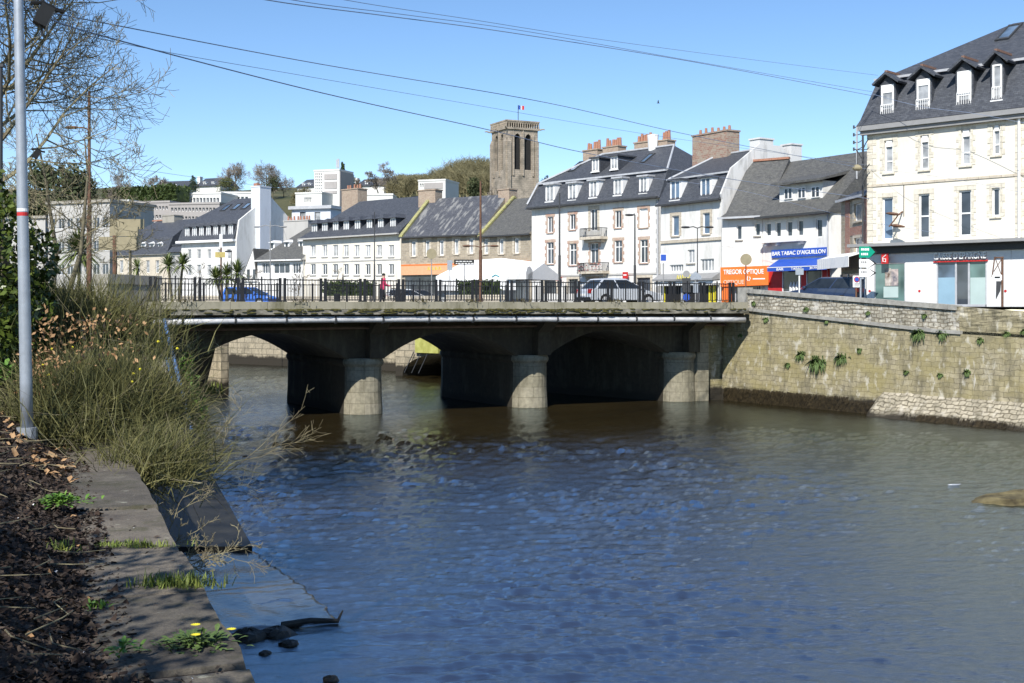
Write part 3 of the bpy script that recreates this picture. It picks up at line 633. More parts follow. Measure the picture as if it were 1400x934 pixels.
# --- long white house with eight dormers
def longhouse():
    b = Bld('long_house', 'long pale house with eight white dormers in a dark slate roof', 'house', 414, 134, 548, 123, ZS)
    h = b.hz(480, 323.5); W = b.W; k = 4.67
    for px in (428, 444, 458.5, 473, 488, 503, 518.5, 535): b.window(px-3.5, 335, px+3.5, 351, nx=2, pane=GLC, fw=.08, sm_=PALE); b.window(px-3.5, 361, px+3.5, 376, nx=2, pane=GL, fw=.08, sm_=PALE)
    b.wall(h, 10, CREAM); zr = b.hz(510, 274, 5)
    b.roof([(-.4, W+.0, -.5, 10.5, h), (3.8, W+.0, 5, 5.01, zr)], SLATE); b.gutter(h, y=-.65, m=PALE, t=.3)
    for cx, cy in ((140,858), (206,852), (275,845), (343,840), (415,835), (491,830), (563,825), (641,820)):
        a, c, d, e = b.rect(400+(cx-16)/k, 130+(cy-36)/k, 400+(cx+16)/k, 130+(cy+36)/k, .6); b.dormer(a, c, d, e, .6, 2.6, SLATE, SLATE, 'hip', nx=2, rise=.5, over=.25, pane=GLC)
    b.chimney_px(467, 258, 489, 278, 6, 1.4, CHIMST, pots=5)
    z = b.hz(480, 357); m = MB(); m.box(0, W, -.05, -.003, z-.06, z+.06); b.part('string_course', m, PALE)
longhouse()

# --- white house with tall blank gable
def gablehouse():
    b = Bld('gable_house', 'white house with big blank gable end and seven narrow attic windows', 'house', 248, 149, 322, 144, ZS)
    h = b.hz(285, 330); W = b.W; D = 11
    for px in (259, 272, 286, 300, 313): b.window(px-2.6, 341, px+2.6, 354, nx=1, pane=GLC, sill=False); b.window(px-2.6, 362, px+2.6, 377, nx=1, pane=GLC, sill=False)
    b.wall(h, D, WHITE); hm = b.hz(285, 304.5, .5)-h; zr = b.hz(341, 271, D/2)-h
    b.roof([(-.3, W, -.4, D, h), (.0, W, .5, D-.5, h+hm), (3.5, W, D/2, D/2+.01, h+zr)], SLATE)
    z = h; m = MB(); m.box(-.4, W+.1, -.6, -.003, h-.15, h+.12); b.part('cornice', m, WPAINT)
    for i, px in enumerate((256, 266, 275.5, 285, 295, 305, 315.5)):
        a, c, d, e = b.rect(px-2.8, 309.5-(px-285)*.07, px+2.8, 326.5-(px-285)*.07, -.1); b.dormer(a, c, d, e, -.1, .9, SLATE, SLATE, 'flat', nx=2, pane=GLC, over=.02)
    for px, py in ((309, 284.5), (323.5, 283), (337, 282)): b.skylight(px-5, py-4, px+5, py+4, (.5, h+hm), (D/2, h+zr))
    x = W+.03; m = MB()
    m.prism([(x, -.05, 0), (x, D, 0), (x, D, h+hm*.6), (x, D-.5, h+hm*.9), (x, D/2, h+zr+.2), (x, .4, h+hm+.1), (x, -.05, h)], (.2, 0, 0)); b.part('gable_wall', m, WHITE)
    m = MB(); m.box(W-.5, W+1.0, D*.28, D*.45, 0, h+zr+1.0); m.box(W-.55, W+1.05, D*.28-.05, D*.45+.05, h+zr+1.0, h+zr+1.15); b.part('chimney_stack', m, BLUEW)
    m = MB(); m.box(W-.3, W+.3, D*.3, D*.35, h+zr+1.15, h+zr+1.5); b.part('chimney_pot', m, POT)
gablehouse()
# --- bluish flat roofed annex, low grey roofed house
def annex():
    b = Bld('flat_annex', 'bluish white flat roofed annex behind the grey roofed low house', 'building', 399, 152, 452, 150, ZS)
    h = b.hz(425, 286)
    for px in (414, 434): b.window(px-4, 290, px+4, 301, nx=1, pane=GLC, frame=DFRAME)
    b.wall(h, 8, BLUEW); b.roof([(-.3, b.W+.3, -.4, 8.4, h), (-.3, b.W+.3, -.4, 8.4, h+.4)], ZINC)
    m = MB(); m.box(1, 5, -.9, -.003, h-2.6, h-2.3)
    for i in range(8): m.box(1+i*.55, 1.1+i*.55, -.9, -.8, h-2.3, h-1.6)
    b.part('balcony', m, PALE)
annex()
def lowhouse():
    b = Bld('low_house', 'low white house with broad grey slate roof and tiny round dormers', 'house', 352, 137, 414, 133.5, ZS)
    h = b.hz(383, 356)
    for a, c in ((358.5, 369), (374, 396), (400, 411)): b.window(a, 360, c, 374, nx=3, pane=GL, sill=False)
    b.wall(h, 9, WHITE); zr = b.hz(405, 311.5, 4.5)
    b.roof([(-.3, b.W+.2, -.4, 9.4, h), (3.6, b.W+.2, 4.5, 4.51, zr)], SLATEG, gable=WHITE); b.gutter(h, m=WPAINT, t=.3, y=-.5)
    for px, py in ((372, 337), (392, 336), (411.5, 335)):
        a, c, d, e = b.rect(px-2.5, py-5, px+2.5, py+4, 1.6); b.dormer(a, c, d, e, 1.6, 2.8, WPAINT, WPAINT, 'hip', nx=1, rise=.3, over=.0, pane=GL)
    b.chimney_px(388, 301, 421, 322, 5, 1.2, PALE, pots=8)
    m = MB(); x0, x1 = b.loc(322, 380, -.5)[0], -.35; m.box(x0, x1, .5, 6, 0, 2.8); b.part('side_wing', m, WHITE)
    m = MB(); mid = (x0+x1)/2; m.prism([(x0-.2, .4, 2.81), (x1+.1, .4, 2.81), (mid+.6, .4, 6.6)], (0, 5.6, 0)); b.part('wing_roof', m, SLATEG)
    m = MB(); m.prism([(x0, .38, 2.812), (x1-.1, .38, 2.812), (mid+.6, .38, 6.35)], (0, -.05, 0)); b.part('wing_gable', m, WHITE)
    m = MB()
    for i in (-1, 1): m.box(mid+.4+i*.45-.2, mid+.4+i*.45+.2, .28, .325, 3.1, 4.2)
    b.part('wing_window', m, GL)
lowhouse()
def bluerow():
    b = Bld('terraced_house', 'beige terraced house with blue slate roof behind the cabbage palms', 'house', 160, 166, 231, 160, ZS)
    h = b.hz(196, 348)
    for px in (166, 177, 189, 202, 215): b.window(px-2.4, 356, px+2.4, 373, nx=1, pane=GLC, sill=False)
    b.wall(h, 9, BEIGE); zr = b.hz(205, 303, 4.5)
    b.roof([(-.3, b.W, -.4, 9.4, h), (.0, b.W, .7, 8.3, h+2.3), (3, b.W, 4.5, 4.51, zr)], SLATE); b.gutter(h, m=PALE)
    for px in (196, 207.5, 219): a, c, d, e = b.rect(px-2.5, 333, px+2.5, 348, .1); b.dormer(a, c, d, e, .1, 1.4, WPAINT, WPAINT, 'hip', nx=1, rise=.3, pane=GLC, over=0)
    b.chimney_px(222, 294, 238, 316, 4, 1.5, CONC, pots=0, sink=5)
    m = MB(); m.box(2, 6, 4.35, 4.65, zr-.02, zr+.14); b.part('ridge_tiles', m, POT)
    b = Bld('terraced_house', 'smaller terraced house half hidden left of the white gable house', 'house', 231.5, 158, 249, 156, ZS)
    h = b.hz(240, 345)
    for px in (237, 245): b.window(px-2, 350, px+2, 366, nx=1, pane=GLC, sill=False)
    b.wall(h, 9, PALE); zr = b.hz(240, 304, 4.5); b.roof([(0, b.W, -.4, 9.4, h), (0, b.W, 4.5, 4.51, zr)], SLATE, gable=PALE)
    for px in (240, 246): a, c, d, e = b.rect(px-1.8, 336, px+1.8, 348, .6); b.dormer(a, c, d, e, .6, 2, SLATE, WPAINT, 'flat', nx=1)
bluerow()
# --- pale buildings behind the bare tree at the left
def paleblocks():
    for i, (l, a, da, c, dc, top, rows, wx, label) in enumerate((
        ('apartment_block', -60, 190, 62, 185, 300, 4, 9, 'pale weathered apartment block behind the bare tree trunk'),
        ('apartment_block', 66, 178, 150, 174, 278, 4, 7, 'pale grey apartment block behind the brown post'),)):
        b = Bld(l, label, 'building', a, da, c, dc, ZS, 'pale blocks behind the bare tree'); h = b.hz((a+c)/2, top)
        for r in range(rows):
            for k in range(wx): x = b.W*(k+.5)/wx; z = 1.2+r*(h-1.5)/rows; b.window_m(x-.55, x+.55, z, z+1.5, pane=GL, sill=False)
        b.wall(h, 10, PALE); b.roof([(-.3, b.W+.3, -.3, 10.3, h), (-.3, b.W+.3, -.3, 10.3, h+.4)], CONC)
paleblocks()
# ------------------------------------------------------------------ hill and what stands on it
def hill_z(x, y):
    yy = y+.25*max(0, -x-40)*.0
    if y < 165: z = ZS
    elif y < 220: z = ZS+(y-165)/55*12
    elif y < 300: z = ZS+12+(y-220)/80*15
    elif y < 400: z = ZS+27+(y-300)/100*11.5
    else: z = ZS+38.5+min(6, (y-400)*.03)
    f = 1-sm(25, 75, x)
    return ZS+(z-ZS)*f
def make_hill():
    xs = np.linspace(-330, 140, 95); ys = np.linspace(160, 640, 97)
    v = [(x, y, hill_z(x, y)+(.8*math.sin(x*.11)*math.sin(y*.09) if y > 180 else -.03)) for y in ys for x in xs]
    n = len(xs); f = [(j*n+i, j*n+i+1, (j+1)*n+i+1, (j+1)*n+i) for j in range(len(ys)-1) for i in range(n-1)]
    m = MB(); m.v = v; m.f = f; m.m = [0]*len(f); tag(m.build('hill', HILLG, smooth=True), kind='structure')
HILLG = mat('hill_grass', (.07, .085, .035), .95, .4, .12, col2=(.12, .11, .055))
make_hill()
def farbox(name, label, cat, a, Da, c, Dc, top, base, depth, m, cols=(), rows=(), ww=.5, band=None, group=None, roofm=None, pane=None, gable=0):
    """far building: pixel columns and rows of its windows on the facade"""
    zb = P((a+c)/2, base, (Da+Dc)/2).z-6
    b = Bld(name, label, cat, a, Da, c, Dc, zb, group); h = b.hz((a+c)/2, top)
    for r0, r1 in rows:
        for px in cols: b.window(px-ww, r0, px+ww, r1, nx=1, sill=False, fw=.09, pane=pane or GL, rec=.3)
    b.wall(h, depth, m, rev=.4)
    if gable:
        zr = b.hz((a+c)/2, gable, depth/2); b.roof([(-.3, b.W+.3, -.5, depth+.5, h), (-.0, b.W+.0, depth/2, depth/2+.01, zr)], roofm or SLATE, gable=m)
    else: b.roof([(-.1, b.W+.1, -.12, depth+.1, h), (-.1, b.W+.1, -.12, depth+.1, h+.35)], roofm or m)
    return b
lin = lambda a, c, n: [a+(c-a)*(i+.5)/n for i in range(n)]
SCH = plaster('school_white_panel', (.66, .66, .64), (.5, .49, .46), .4)
SCHG = plaster('school_grey_panel', (.36, .34, .33), (.27, .26, .25), .5)
farbox('school_block', 'grey school block with a long row of windows halfway up the hill', 'school', 231, 222, 300, 220, 279.5, 306, 12, SCHG, lin(233, 295, 13), ((284, 289), (296, 300.5)), 1.5)
b = farbox('school_block', 'upper white school block with bands of windows above the grey one', 'school', 230, 240, 302, 238, 265.5, 280, 12, SCH, lin(231, 300, 15), ((270.5, 277),), 1.6)
farbox('school_block', 'pinkish grey school wing at the left under the dark hedge', 'school', 176, 226, 232, 224, 277.5, 303, 10, SCHG, lin(180, 230, 11), ((282, 287), (294, 299)), 1.5)
farbox('school_block', 'low white flat roofed school wing right of the window bands', 'school', 303, 246, 345, 246, 264.5, 285, 10, SCH, lin(306, 340, 6), ((269, 273),), 2)
farbox('school_block', 'low white flat roofed wing joined to the tall tower block', 'school', 404, 258, 440, 256, 265, 290, 10, SCH, lin(416, 426, 5), ((270, 277),), .8)
farbox('white_shed', 'low long white rooftop wall below the hedge', 'building', 118, 236, 176, 232, 276.5, 296, 8, SCH, (), ())
farbox('white_shed', 'low white flat roof behind the long dormer house', 'building', 493, 236, 537, 236, 267, 285, 8, SCH, (), ())
# tower block with antenna
def towerblock():
    b = farbox('tower_block', 'slim white and grey tower block with grid windows and a rooftop antenna', 'tower block', 429.5, 262, 464, 260, 234, 290, 6.5, SCH, [431+2.6*i+1.0 for i in range(4)], [(237+3.9*j, 240+3.9*j) for j in range(7)], .8)
    m = MB()
    for y0, y1 in ((238, 245.5), (248.5, 258), (261, 265)): a, c, d, e = b.rect(443.5, y0, 461, y1); m.box(a, c, -.12, -.004, d, e)
    b.part('grey_panel', m, SCHG)
    m = MB(); m.box(b.W+.01, b.W+.2, .0, 6.5, 0, b.hz(446, 235)); b.part('side_wall', m, SCHG)
    m = MB(); h = b.hz(446, 233.5); x = b.loc(453.5, 230)[0]
    m.tube([(x, 3, h), (x, 3, h+2.8)], .1, 6)
    for dx, zz in ((-.3, 0), (.25, .1), (.0, .2)): m.tube([(x+dx, 2.9, h+.8+zz), (x+dx, 2.9, h+2.7+zz)], .13, 6)
    b.part('antenna', m, ZINC)
towerblock()
for a, c, D, top, ridge, base, label, ch in ((208, 254, 330, 258, 248, 264, 'long dark roofed house on the hill crest above the hedge', (222, 246)),
                                      (268.5, 301, 320, 254.5, 244, 263, 'dark roofed house with white chimney among the hilltop evergreens', (271.5, 241.5)),
                                      (406.5, 430, 330, 256, 246, 263, 'brown roofed house just left of the tower block', None),
                                      (488, 525, 320, 254, 245, 260, 'dark roofed hill house between conifer and bare twin trees', (486.8, 243.5))):
    b = farbox('hill_house', label, 'house', a, D, c, D-3, top, base, 8, WHITE, (), (), gable=ridge, group='houses on the hill crest')
    if ch: b.chimney_px(ch[0]-1.8, ch[1], ch[0]+1.8, ch[1]+9, 3.5, 1.2, WHITE, pots=0)
    for f in (.35, .7): px = a+(c-a)*f; x0, x1, z0, z1 = b.rect(px-1.5, top-5, px+1.5, top-1.5, .6); b.dormer(x0, x1, z0, z1, .6, 2.5, WPAINT, WPAINT, 'flat', nx=1, over=.02)
b = farbox('white_villa', 'white flat roofed villa in front of the wooded hill', 'villa', 572, 262, 609, 260, 247.5, 268, 8, SCH, (575, 578), ((251, 256.5),), 1)
m = MB(); x0, x1, z0, z1 = b.rect(596.5, 244.5, 608, 248); m.box(x0, x1, 1, 7, z0-.5, z1); b.part('roof_box', m, SCH)
m = MB(); x0, x1, z0, z1 = b.rect(580, 250, 605.5, 258); m.box(x0, x1, -.1, -.004, z0, z1); b.part('grey_panel', m, SCHG)
# ------------------------------------------------------------------ church tower
def church():
    D = 238; A = P(693, HOR, D); A.z = ZS; s_ = 6.9; ang = R(26.6)
    r = empty('church_tower', A, ang, 'square weathered granite church tower with tall twin lancet openings and a flag', 'church tower')
    H_ = P(693, 176, D).z-ZS; zt = P(693, 163.5, D).z-ZS; zo = P(714, 236, D).z-ZS; zl1 = P(714, 181, D).z-ZS; zl0 = P(714, 231, D).z-ZS
    m = MB()
    def face(fn, w):                         # a face with two pointed lancets, deep reveals
        def lanc(c, hw): return [(c-hw, zl0), (c+hw, zl0), (c+hw, zl1-1.2), (c+hw*.6, zl1-.35), (c, zl1), (c-hw*.6, zl1-.35), (c-hw, zl1-1.2)]
        cs = [w*.34, w*.69]; hw = w*.12
        q = lambda x, z, y=0: fn(x, y, z)
        m.quad(q(0, 0), q(w, 0), q(w, zl0), q(0, zl0))
        for a, c in ((0, cs[0]-hw), (cs[0]+hw, cs[1]-hw), (cs[1]+hw, w)): m.quad(q(a, zl0), q(c, zl0), q(c, zl1), q(a, zl1))
        m.quad(q(0, zl1), q(w, zl1), q(w, H_), q(0, H_))
        for c in cs:
            L = lanc(c, hw)
            m.poly([q(c-hw, zl1-1.2), q(c-hw*.6, zl1-.35), q(c, zl1), q(c-hw, zl1)]); m.poly([q(c+hw, zl1-1.2), q(c+hw, zl1), q(c, zl1), q(c+hw*.6, zl1-.35)])
            for i in range(len(L)): p0, p1 = L[i], L[(i+1) % len(L)]; m.quad(q(*p0), q(*p1), q(p1[0], p1[1], .55), q(p0[0], p0[1], .55))
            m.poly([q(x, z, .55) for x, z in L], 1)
    face(lambda x, y, z: (x, y, z), s_)
    face(lambda x, y, z: (y, s_-x, z), s_)
    m.quad((s_, 0, 0), (s_, s_, 0), (s_, s_, H_), (s_, 0, H_)); m.quad((s_, s_, 0), (0, s_, 0), (0, s_, H_), (s_, s_, H_)); m.quad((0, 0, H_), (s_, 0, H_), (s_, s_, H_), (0, s_, H_))
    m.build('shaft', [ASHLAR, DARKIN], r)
    m = MB()                                  # buttresses and slim shafts
    for t in (0, 1):
        fn = (lambda x, y, z: (x, y, z)) if t == 0 else (lambda x, y, z: (y, s_-x, z))
        for c, w, o, top in ((.05, .11, .42, .93), (.95, .11, .42, .93), (.2, .05, .22, .97), (.515, .05, .26, .98), (.84, .05, .22, .97), (.13, .03, .2, .96)):
            z0 = 0 if w > .1 else zo-.5
            a, b_ = fn((c-w/2)*s_, -o, z0), fn((c+w/2)*s_, -.003, H_*top)
            x0, x1 = sorted((a[0], b_[0])); y0, y1 = sorted((a[1], b_[1])); m.box(x0, x1, y0, y1, z0, H_*top)
            cx, cy = (x0+x1)/2, (y0+y1)/2; m.add([(x0, y0, H_*top), (x1, y0, H_*top), (x1, y1, H_*top), (x0, y1, H_*top), (cx, cy, H_*top+.9)], [(0, 1, 4), (1, 2, 4), (2, 3, 4), (3, 0, 4)])
    m.build('buttresses', ASHLAR, r)
    m = MB(); e = .3
    m.box(-e, s_+e, -e, s_+e, H_-.003, H_+.35); m.box(-e, s_+e, -e, s_+e, zt-.25, zt)
    for side in range(4):
        for i in range(15):
            c = -e+.2+(s_+2*e-.4)*i/14
            x, y = [(c, -e+.14), (c, s_+e-.14), (-e+.14, c), (s_+e-.14, c)][side]
            m.cyl(x, y, H_+.35, zt-.25, .14, .08, 5)
            if i < 14:
                c2 = c+(s_+2*e-.4)/28; x, y = [(c2, -e+.14), (c2, s_+e-.14), (-e+.14, c2), (s_+e-.14, c2)][side]; m.cyl(x, y, zt-.65, zt-.25, .05, .2, 5)
    m.build('balustrade', ASHLAR, r)
    m = MB()
    for x, y, dx, dy in ((-e, -e, -.5, -.5), (s_+e, -e, .6, -.3), (-e, s_+e, -.7, .1), (-e, s_*.5, -.6, 0)): m.tube([(x, y, H_+.15), (x+dx, y+dy, H_+.3), (x+dx*1.5, y+dy*1.5, H_+.2)], [.16, .13, .09], 6)
    m.build('gargoyle', ASHLAR, r)
    c = s_*.45; m = MB(); m.tube([(c, 1.2, H_), (c, 1.2, P(0, 141, D).z-ZS)], .07, 6); fp = m.build('flagpole', DGREY, r)
    zf = P(0, 141, D).z-ZS
    for i, mm in enumerate((BLUE, WPAINT, RED)):
        m = MB(); n = 3
        for j in range(n): x0 = c+.08+(i+j/n)*.42; x1 = x0+.42/n; m.prism([(x0, 1.2+.06*math.sin(x0*5), zf-.85), (x1, 1.2+.06*math.sin(x1*5), zf-.85), (x1, 1.2+.06*math.sin(x1*5), zf-.05), (x0, 1.2+.06*math.sin(x0*5), zf-.05)], (0, .03, 0))
        m.build('flag_stripe', mm, fp)
church()
# ------------------------------------------------------------------ land sheets
O = Vector((-16.7, 55.07, 0)); BA = math.atan2(.43, .903); U = Vector((math.cos(BA), math.sin(BA), 0)); V = Vector((-U.y, U.x, 0))
def BL(x, y, z=0): return O+U*x+V*y+Vector((0, 0, z))
ASPH = mat('asphalt', (.055, .055, .056), .9, .25, 2, col2=(.075, .074, .072))
PAVE = mat('pavement', (.22, .21, .19), .9, .2, 2)
QW0 = Vector((12.3, 69, 0)); QD = Vector((.555, -.832, 0)).normalized(); QN = Vector((-QD.y*-1, 0, 0))
QN = Vector((QD.y, -QD.x, 0))                # towards the river: (-.83, -.555)
def QP(t, o=0, z=0): return QW0+QD*t+QN*o+Vector((0, 0, z))
def land(name, pts, z, m, depth=6):
    mb = MB(); mb.poly([(p[0], p[1], z) for p in pts]); n = len(pts)
    return tag(mb.build(name, m), kind='structure')
farw = [Vector((-300, 322, 0)), Vector((-6, 97, 0))]
b_end = BL(31.9, 10.5)
qend = QP(95)
land('ground', [(-300, 322), (-6, 97), (b_end.x, b_end.y), tuple(QP(.0, -.3))[:2], tuple(QP(95, -.3))[:2], (300, -40), (1600, 0), (1600, 1600), (-1600, 1600), (-1600, 900)], ZS-.02, ASPH)
land('ground', [(-17.6, 55), tuple(BL(-.4, 10.5))[:2], (-20.5, 72.5), (-62, 106), (-330, 312), (-330, 55)], ZS-.05, PAVE)
# ------------------------------------------------------------------ stone for river walls
def wallmat(name, c1, c2, mortar, bw, bh, ms, dark=.9, algae=True, distort=.1, pale=None, wob=.5, bmp=.8):
    m = brick(name, c1, c2, mortar, bw, bh, ms, rough=.85, bmp=bmp, distort=distort, var=.4)
    nt = m.node_tree; b = nt.nodes['Principled BSDF']; src = b.inputs['Base Color'].links[0].from_socket
    geo = nt.nodes.new('ShaderNodeNewGeometry'); sx = nt.nodes.new('ShaderNodeSeparateXYZ'); nt.links.new(geo.outputs['Position'], sx.inputs[0])
    n = noise(nt, .9, 6, rough=.7); ad = nt.nodes.new('ShaderNodeMath'); ad.operation = 'MULTIPLY_ADD'; nt.links.new(n, ad.inputs[0]); ad.inputs[1].default_value = -wob*2; nt.links.new(sx.outputs['Z'], ad.inputs[2])
    z = ad.outputs[0]; c = src
    def band(lo, hi, lo2=None, hi2=None):
        mr = nt.nodes.new('ShaderNodeMapRange'); mr.inputs['From Min'].default_value = lo; mr.inputs['From Max'].default_value = hi; nt.links.new(z, mr.inputs['Value']); return mr.outputs[0]
    if algae:
        g = ramp(nt, noise(nt, .5, 5, stretch=(1, 1, 2.2)), [(.38, (0, 0, 0)), (.62, (.8, .8, .8))])
        f = nt.nodes.new('ShaderNodeMath'); f.operation = 'MULTIPLY'; nt.links.new(g, f.inputs[0]); nt.links.new(band(4.3, 2.6), f.inputs[1])
        c = mix(nt, f.outputs[0], c, (.31, .265, .12))
    g2 = ramp(nt, noise(nt, 1.6, 5, stretch=(1, 1, .3)), [(.50, (0, 0, 0)), (.70, (.75, .75, .75))]); c = mix(nt, g2, c, (.11, .10, .07))
    if pale:
        g3 = ramp(nt, noise(nt, 2.6, 5, stretch=(1, 1, .6)), [(.56, (0, 0, 0)), (.68, (.75, .75, .75))]); c = mix(nt, g3, c, pale)
    if dark: c = mix(nt, band(dark-wob+.25, dark-wob), c, (.035, .030, .022))
    nt.links.new(c, b.inputs['Base Color']); return m
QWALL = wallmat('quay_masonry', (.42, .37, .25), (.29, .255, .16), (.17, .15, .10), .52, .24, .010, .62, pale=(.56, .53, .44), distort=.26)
QRUB = wallmat('parapet_rubble', (.54, .51, .43), (.40, .37, .29), (.24, .21, .16), .34, .19, .03, 0, False, .3, pale=(.55, .53, .48))
QFOOT = wallmat('footing_masonry', (.46, .41, .31), (.37, .33, .245), (.15, .13, .09), .36, .2, .022, .12, False, .3, wob=.25, pale=(.5, .46, .38))
QCAP = mat('granite_capping', (.33, .32, .29), .9, .35, 2.5, .3, col2=(.40, .39, .35))
FARW = wallmat('far_quay_masonry', (.44, .38, .27), (.38, .33, .24), (.2, .18, .13), 1.0, .5, .03, .7, False, .05)
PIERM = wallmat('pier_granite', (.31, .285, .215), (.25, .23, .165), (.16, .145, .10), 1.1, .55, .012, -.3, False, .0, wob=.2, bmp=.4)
SHADEC = wallmat('shade_darkened_concrete', (.058, .048, .034), (.050, .042, .030), (.042, .036, .026), 2.6, 1.4, .006, .3, False, .0, bmp=.3)  # near-black base: the shade under the bridge is put into the colour
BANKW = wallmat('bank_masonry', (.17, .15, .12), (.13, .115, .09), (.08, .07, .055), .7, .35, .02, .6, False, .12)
def qtop(t): return 6.36-(6.36-5.17)*min(1, max(0, (t-1.2)/17.5))-max(0, t-18.7)*.01
def qstr(t): return 5.15-(5.15-4.1)*min(1, max(0, (t-1.2)/13.2))-max(0, t-14.4)*.03
def quay():
    r = empty('quay_wall', QP(0), 0, 'sunlit stone quay wall with rubble parapet along the right river side', 'quay wall')
    def strip(name, zf0, zf1, o, m, t0, t1, th=.6, jit=.0, dz=.25, batter=.0, step=.35):
        mb = MB(); ts = np.arange(t0, t1+.001, step); nz = 12
        vs = []; off = -QP(0)
        for t in ts:
            a, c = zf0(t), zf1(t)
            for j in range(nz+1):
                z = a+(c-a)*j/nz; e = o+batter*max(0, 5-z)+jit*(math.sin(t*3.1+z*5)*math.sin(t*1.3-z*3.7)+rnd.uniform(-.7, .7)); p = QP(t, e, z)+off; vs.append((p.x, p.y, p.z))
            p = QP(t, o-th, c)+off; vs.append((p.x, p.y, p.z))
        k = nz+2; fs = [(i*k+j, (i+1)*k+j, (i+1)*k+j+1, i*k+j+1) for i in range(len(ts)-1) for j in range(nz+1)]
        me = MB(); me.v = vs; me.f = fs; me.m = [0]*len(fs)
        ob = me.build(name, m, r); u = ob.data.uv_layers[0].data
        for p in ob.data.polygons:
            for li in p.loop_indices: vi = ob.data.loops[li].vertex_index; u[li].uv = (ts[vi//k], vs[vi][2]+(.5 if vi % k == nz+1 else 0))
        return ob
    strip('masonry', lambda t: -1, qstr, 0, QWALL, -.2, 95, .3, .018, batter=.05)
    strip('parapet', lambda t: qstr(t)+.14, lambda t: qtop(t)-.22, -.06, QRUB, 1.0, 15.4, .35, .02)
    strip('parapet_end', lambda t: qstr(t)+.14, lambda t: qtop(t)-.05, -.07, QWALL, 15.2, 95, .5, .03)
    cap = MB(); t = 1.0
    while t < 15.2:
        L = min(rnd.uniform(1.0, 1.5), 15.2-t); a, c = QP(t+.01)-QP(0), QP(t+L-.01)-QP(0); n = QN*.06; b_ = -QN*.5; zz = rnd.uniform(-.012, .012)
        lo = [a+n, c+n, c+b_, a+b_]; hs = [qtop(t), qtop(t+L), qtop(t+L), qtop(t)]
        cap.add([(p.x, p.y, h-.218) for p, h in zip(lo, hs)]+[(p.x, p.y, h+zz) for p, h in zip(lo, hs)], [(0, 3, 2, 1), (4, 5, 6, 7), (0, 1, 5, 4), (1, 2, 6, 5), (2, 3, 7, 6), (3, 0, 4, 7)]); t += L
    cap.build('coping', QCAP, r)
    sc_ = MB(); t = 1.1
    while t < 14.6:
        L = rnd.uniform(.8, 1.3); a, c = QP(t+.008)-QP(0), QP(t+L-.008)-QP(0); n = QN*.14; b_ = -QN*.05
        lo = [a+n, c+n, c+b_, a+b_]; hs = [qstr(t), qstr(t+L), qstr(t+L), qstr(t)]
        sc_.add([(p.x, p.y, h+.004) for p, h in zip(lo, hs)]+[(p.x, p.y, h+.17) for p, h in zip(lo, hs)], [(0, 3, 2, 1), (4, 5, 6, 7), (0, 1, 5, 4), (1, 2, 6, 5), (2, 3, 7, 6), (3, 0, 4, 7)]); t += L
    sc_.build('string_course', QCAP, r)
    # the weathered end stone by the bridge
    m = MB(); m.T = Matrix.Rotation(math.atan2(QD.y, QD.x), 4, 'Z'); m.box(.95, 1.6, -.1, .45, 5.2, 6.42); m.build('end_pier', QCAP, r)
    # footing: battered apron of rough stones
    t0 = 10.0; mb = MB(); ts = np.arange(t0, 95, .3); nz = 9; vs = []
    for t in ts:
        k = sm(t0, t0+1.2, t)
        for j in range(nz+1):
            f = j/nz; o = (2.1-2.0*f)*k-.05; z = -.6+(1.3*k+.6-(t-t0)*.008)*f; e = rnd.uniform(-.05, .05)
            p = QP(t, o+e, z+rnd.uniform(-.03, .03))-QP(0); vs.append((p.x, p.y, p.z))
        p = QP(t, -.1, vs[-1][2]+.02)-QP(0); vs.append((p.x, p.y, p.z))
    k = nz+2; mb.v = vs; mb.f = [(i*k+j, (i+1)*k+j, (i+1)*k+j+1, i*k+j+1) for i in range(len(ts)-1) for j in range(nz+1)]; mb.m = [0]*len(mb.f)
    ob = mb.build('footing', QFOOT, r); u = ob.data.uv_layers[0].data
    for p in ob.data.polygons:
        for li in p.loop_indices: vi = ob.data.loops[li].vertex_index; u[li].uv = (ts[vi//k], (vi % k)*.24)
    # white seepage pipe streak: a broken pale drain stone
    m = MB(); t = 16.2; a = QP(t, .02, 1.3)-QP(0); m.tube([a, QP(t+.1, .04, 2.0)-QP(0), QP(t-.05, -.0, 3.3)-QP(0)], [.16, .12, .07], 6); m.build('drain_stain', mat('lime_crust', (.5, .47, .4), .9, .2, 6), r)
quay()
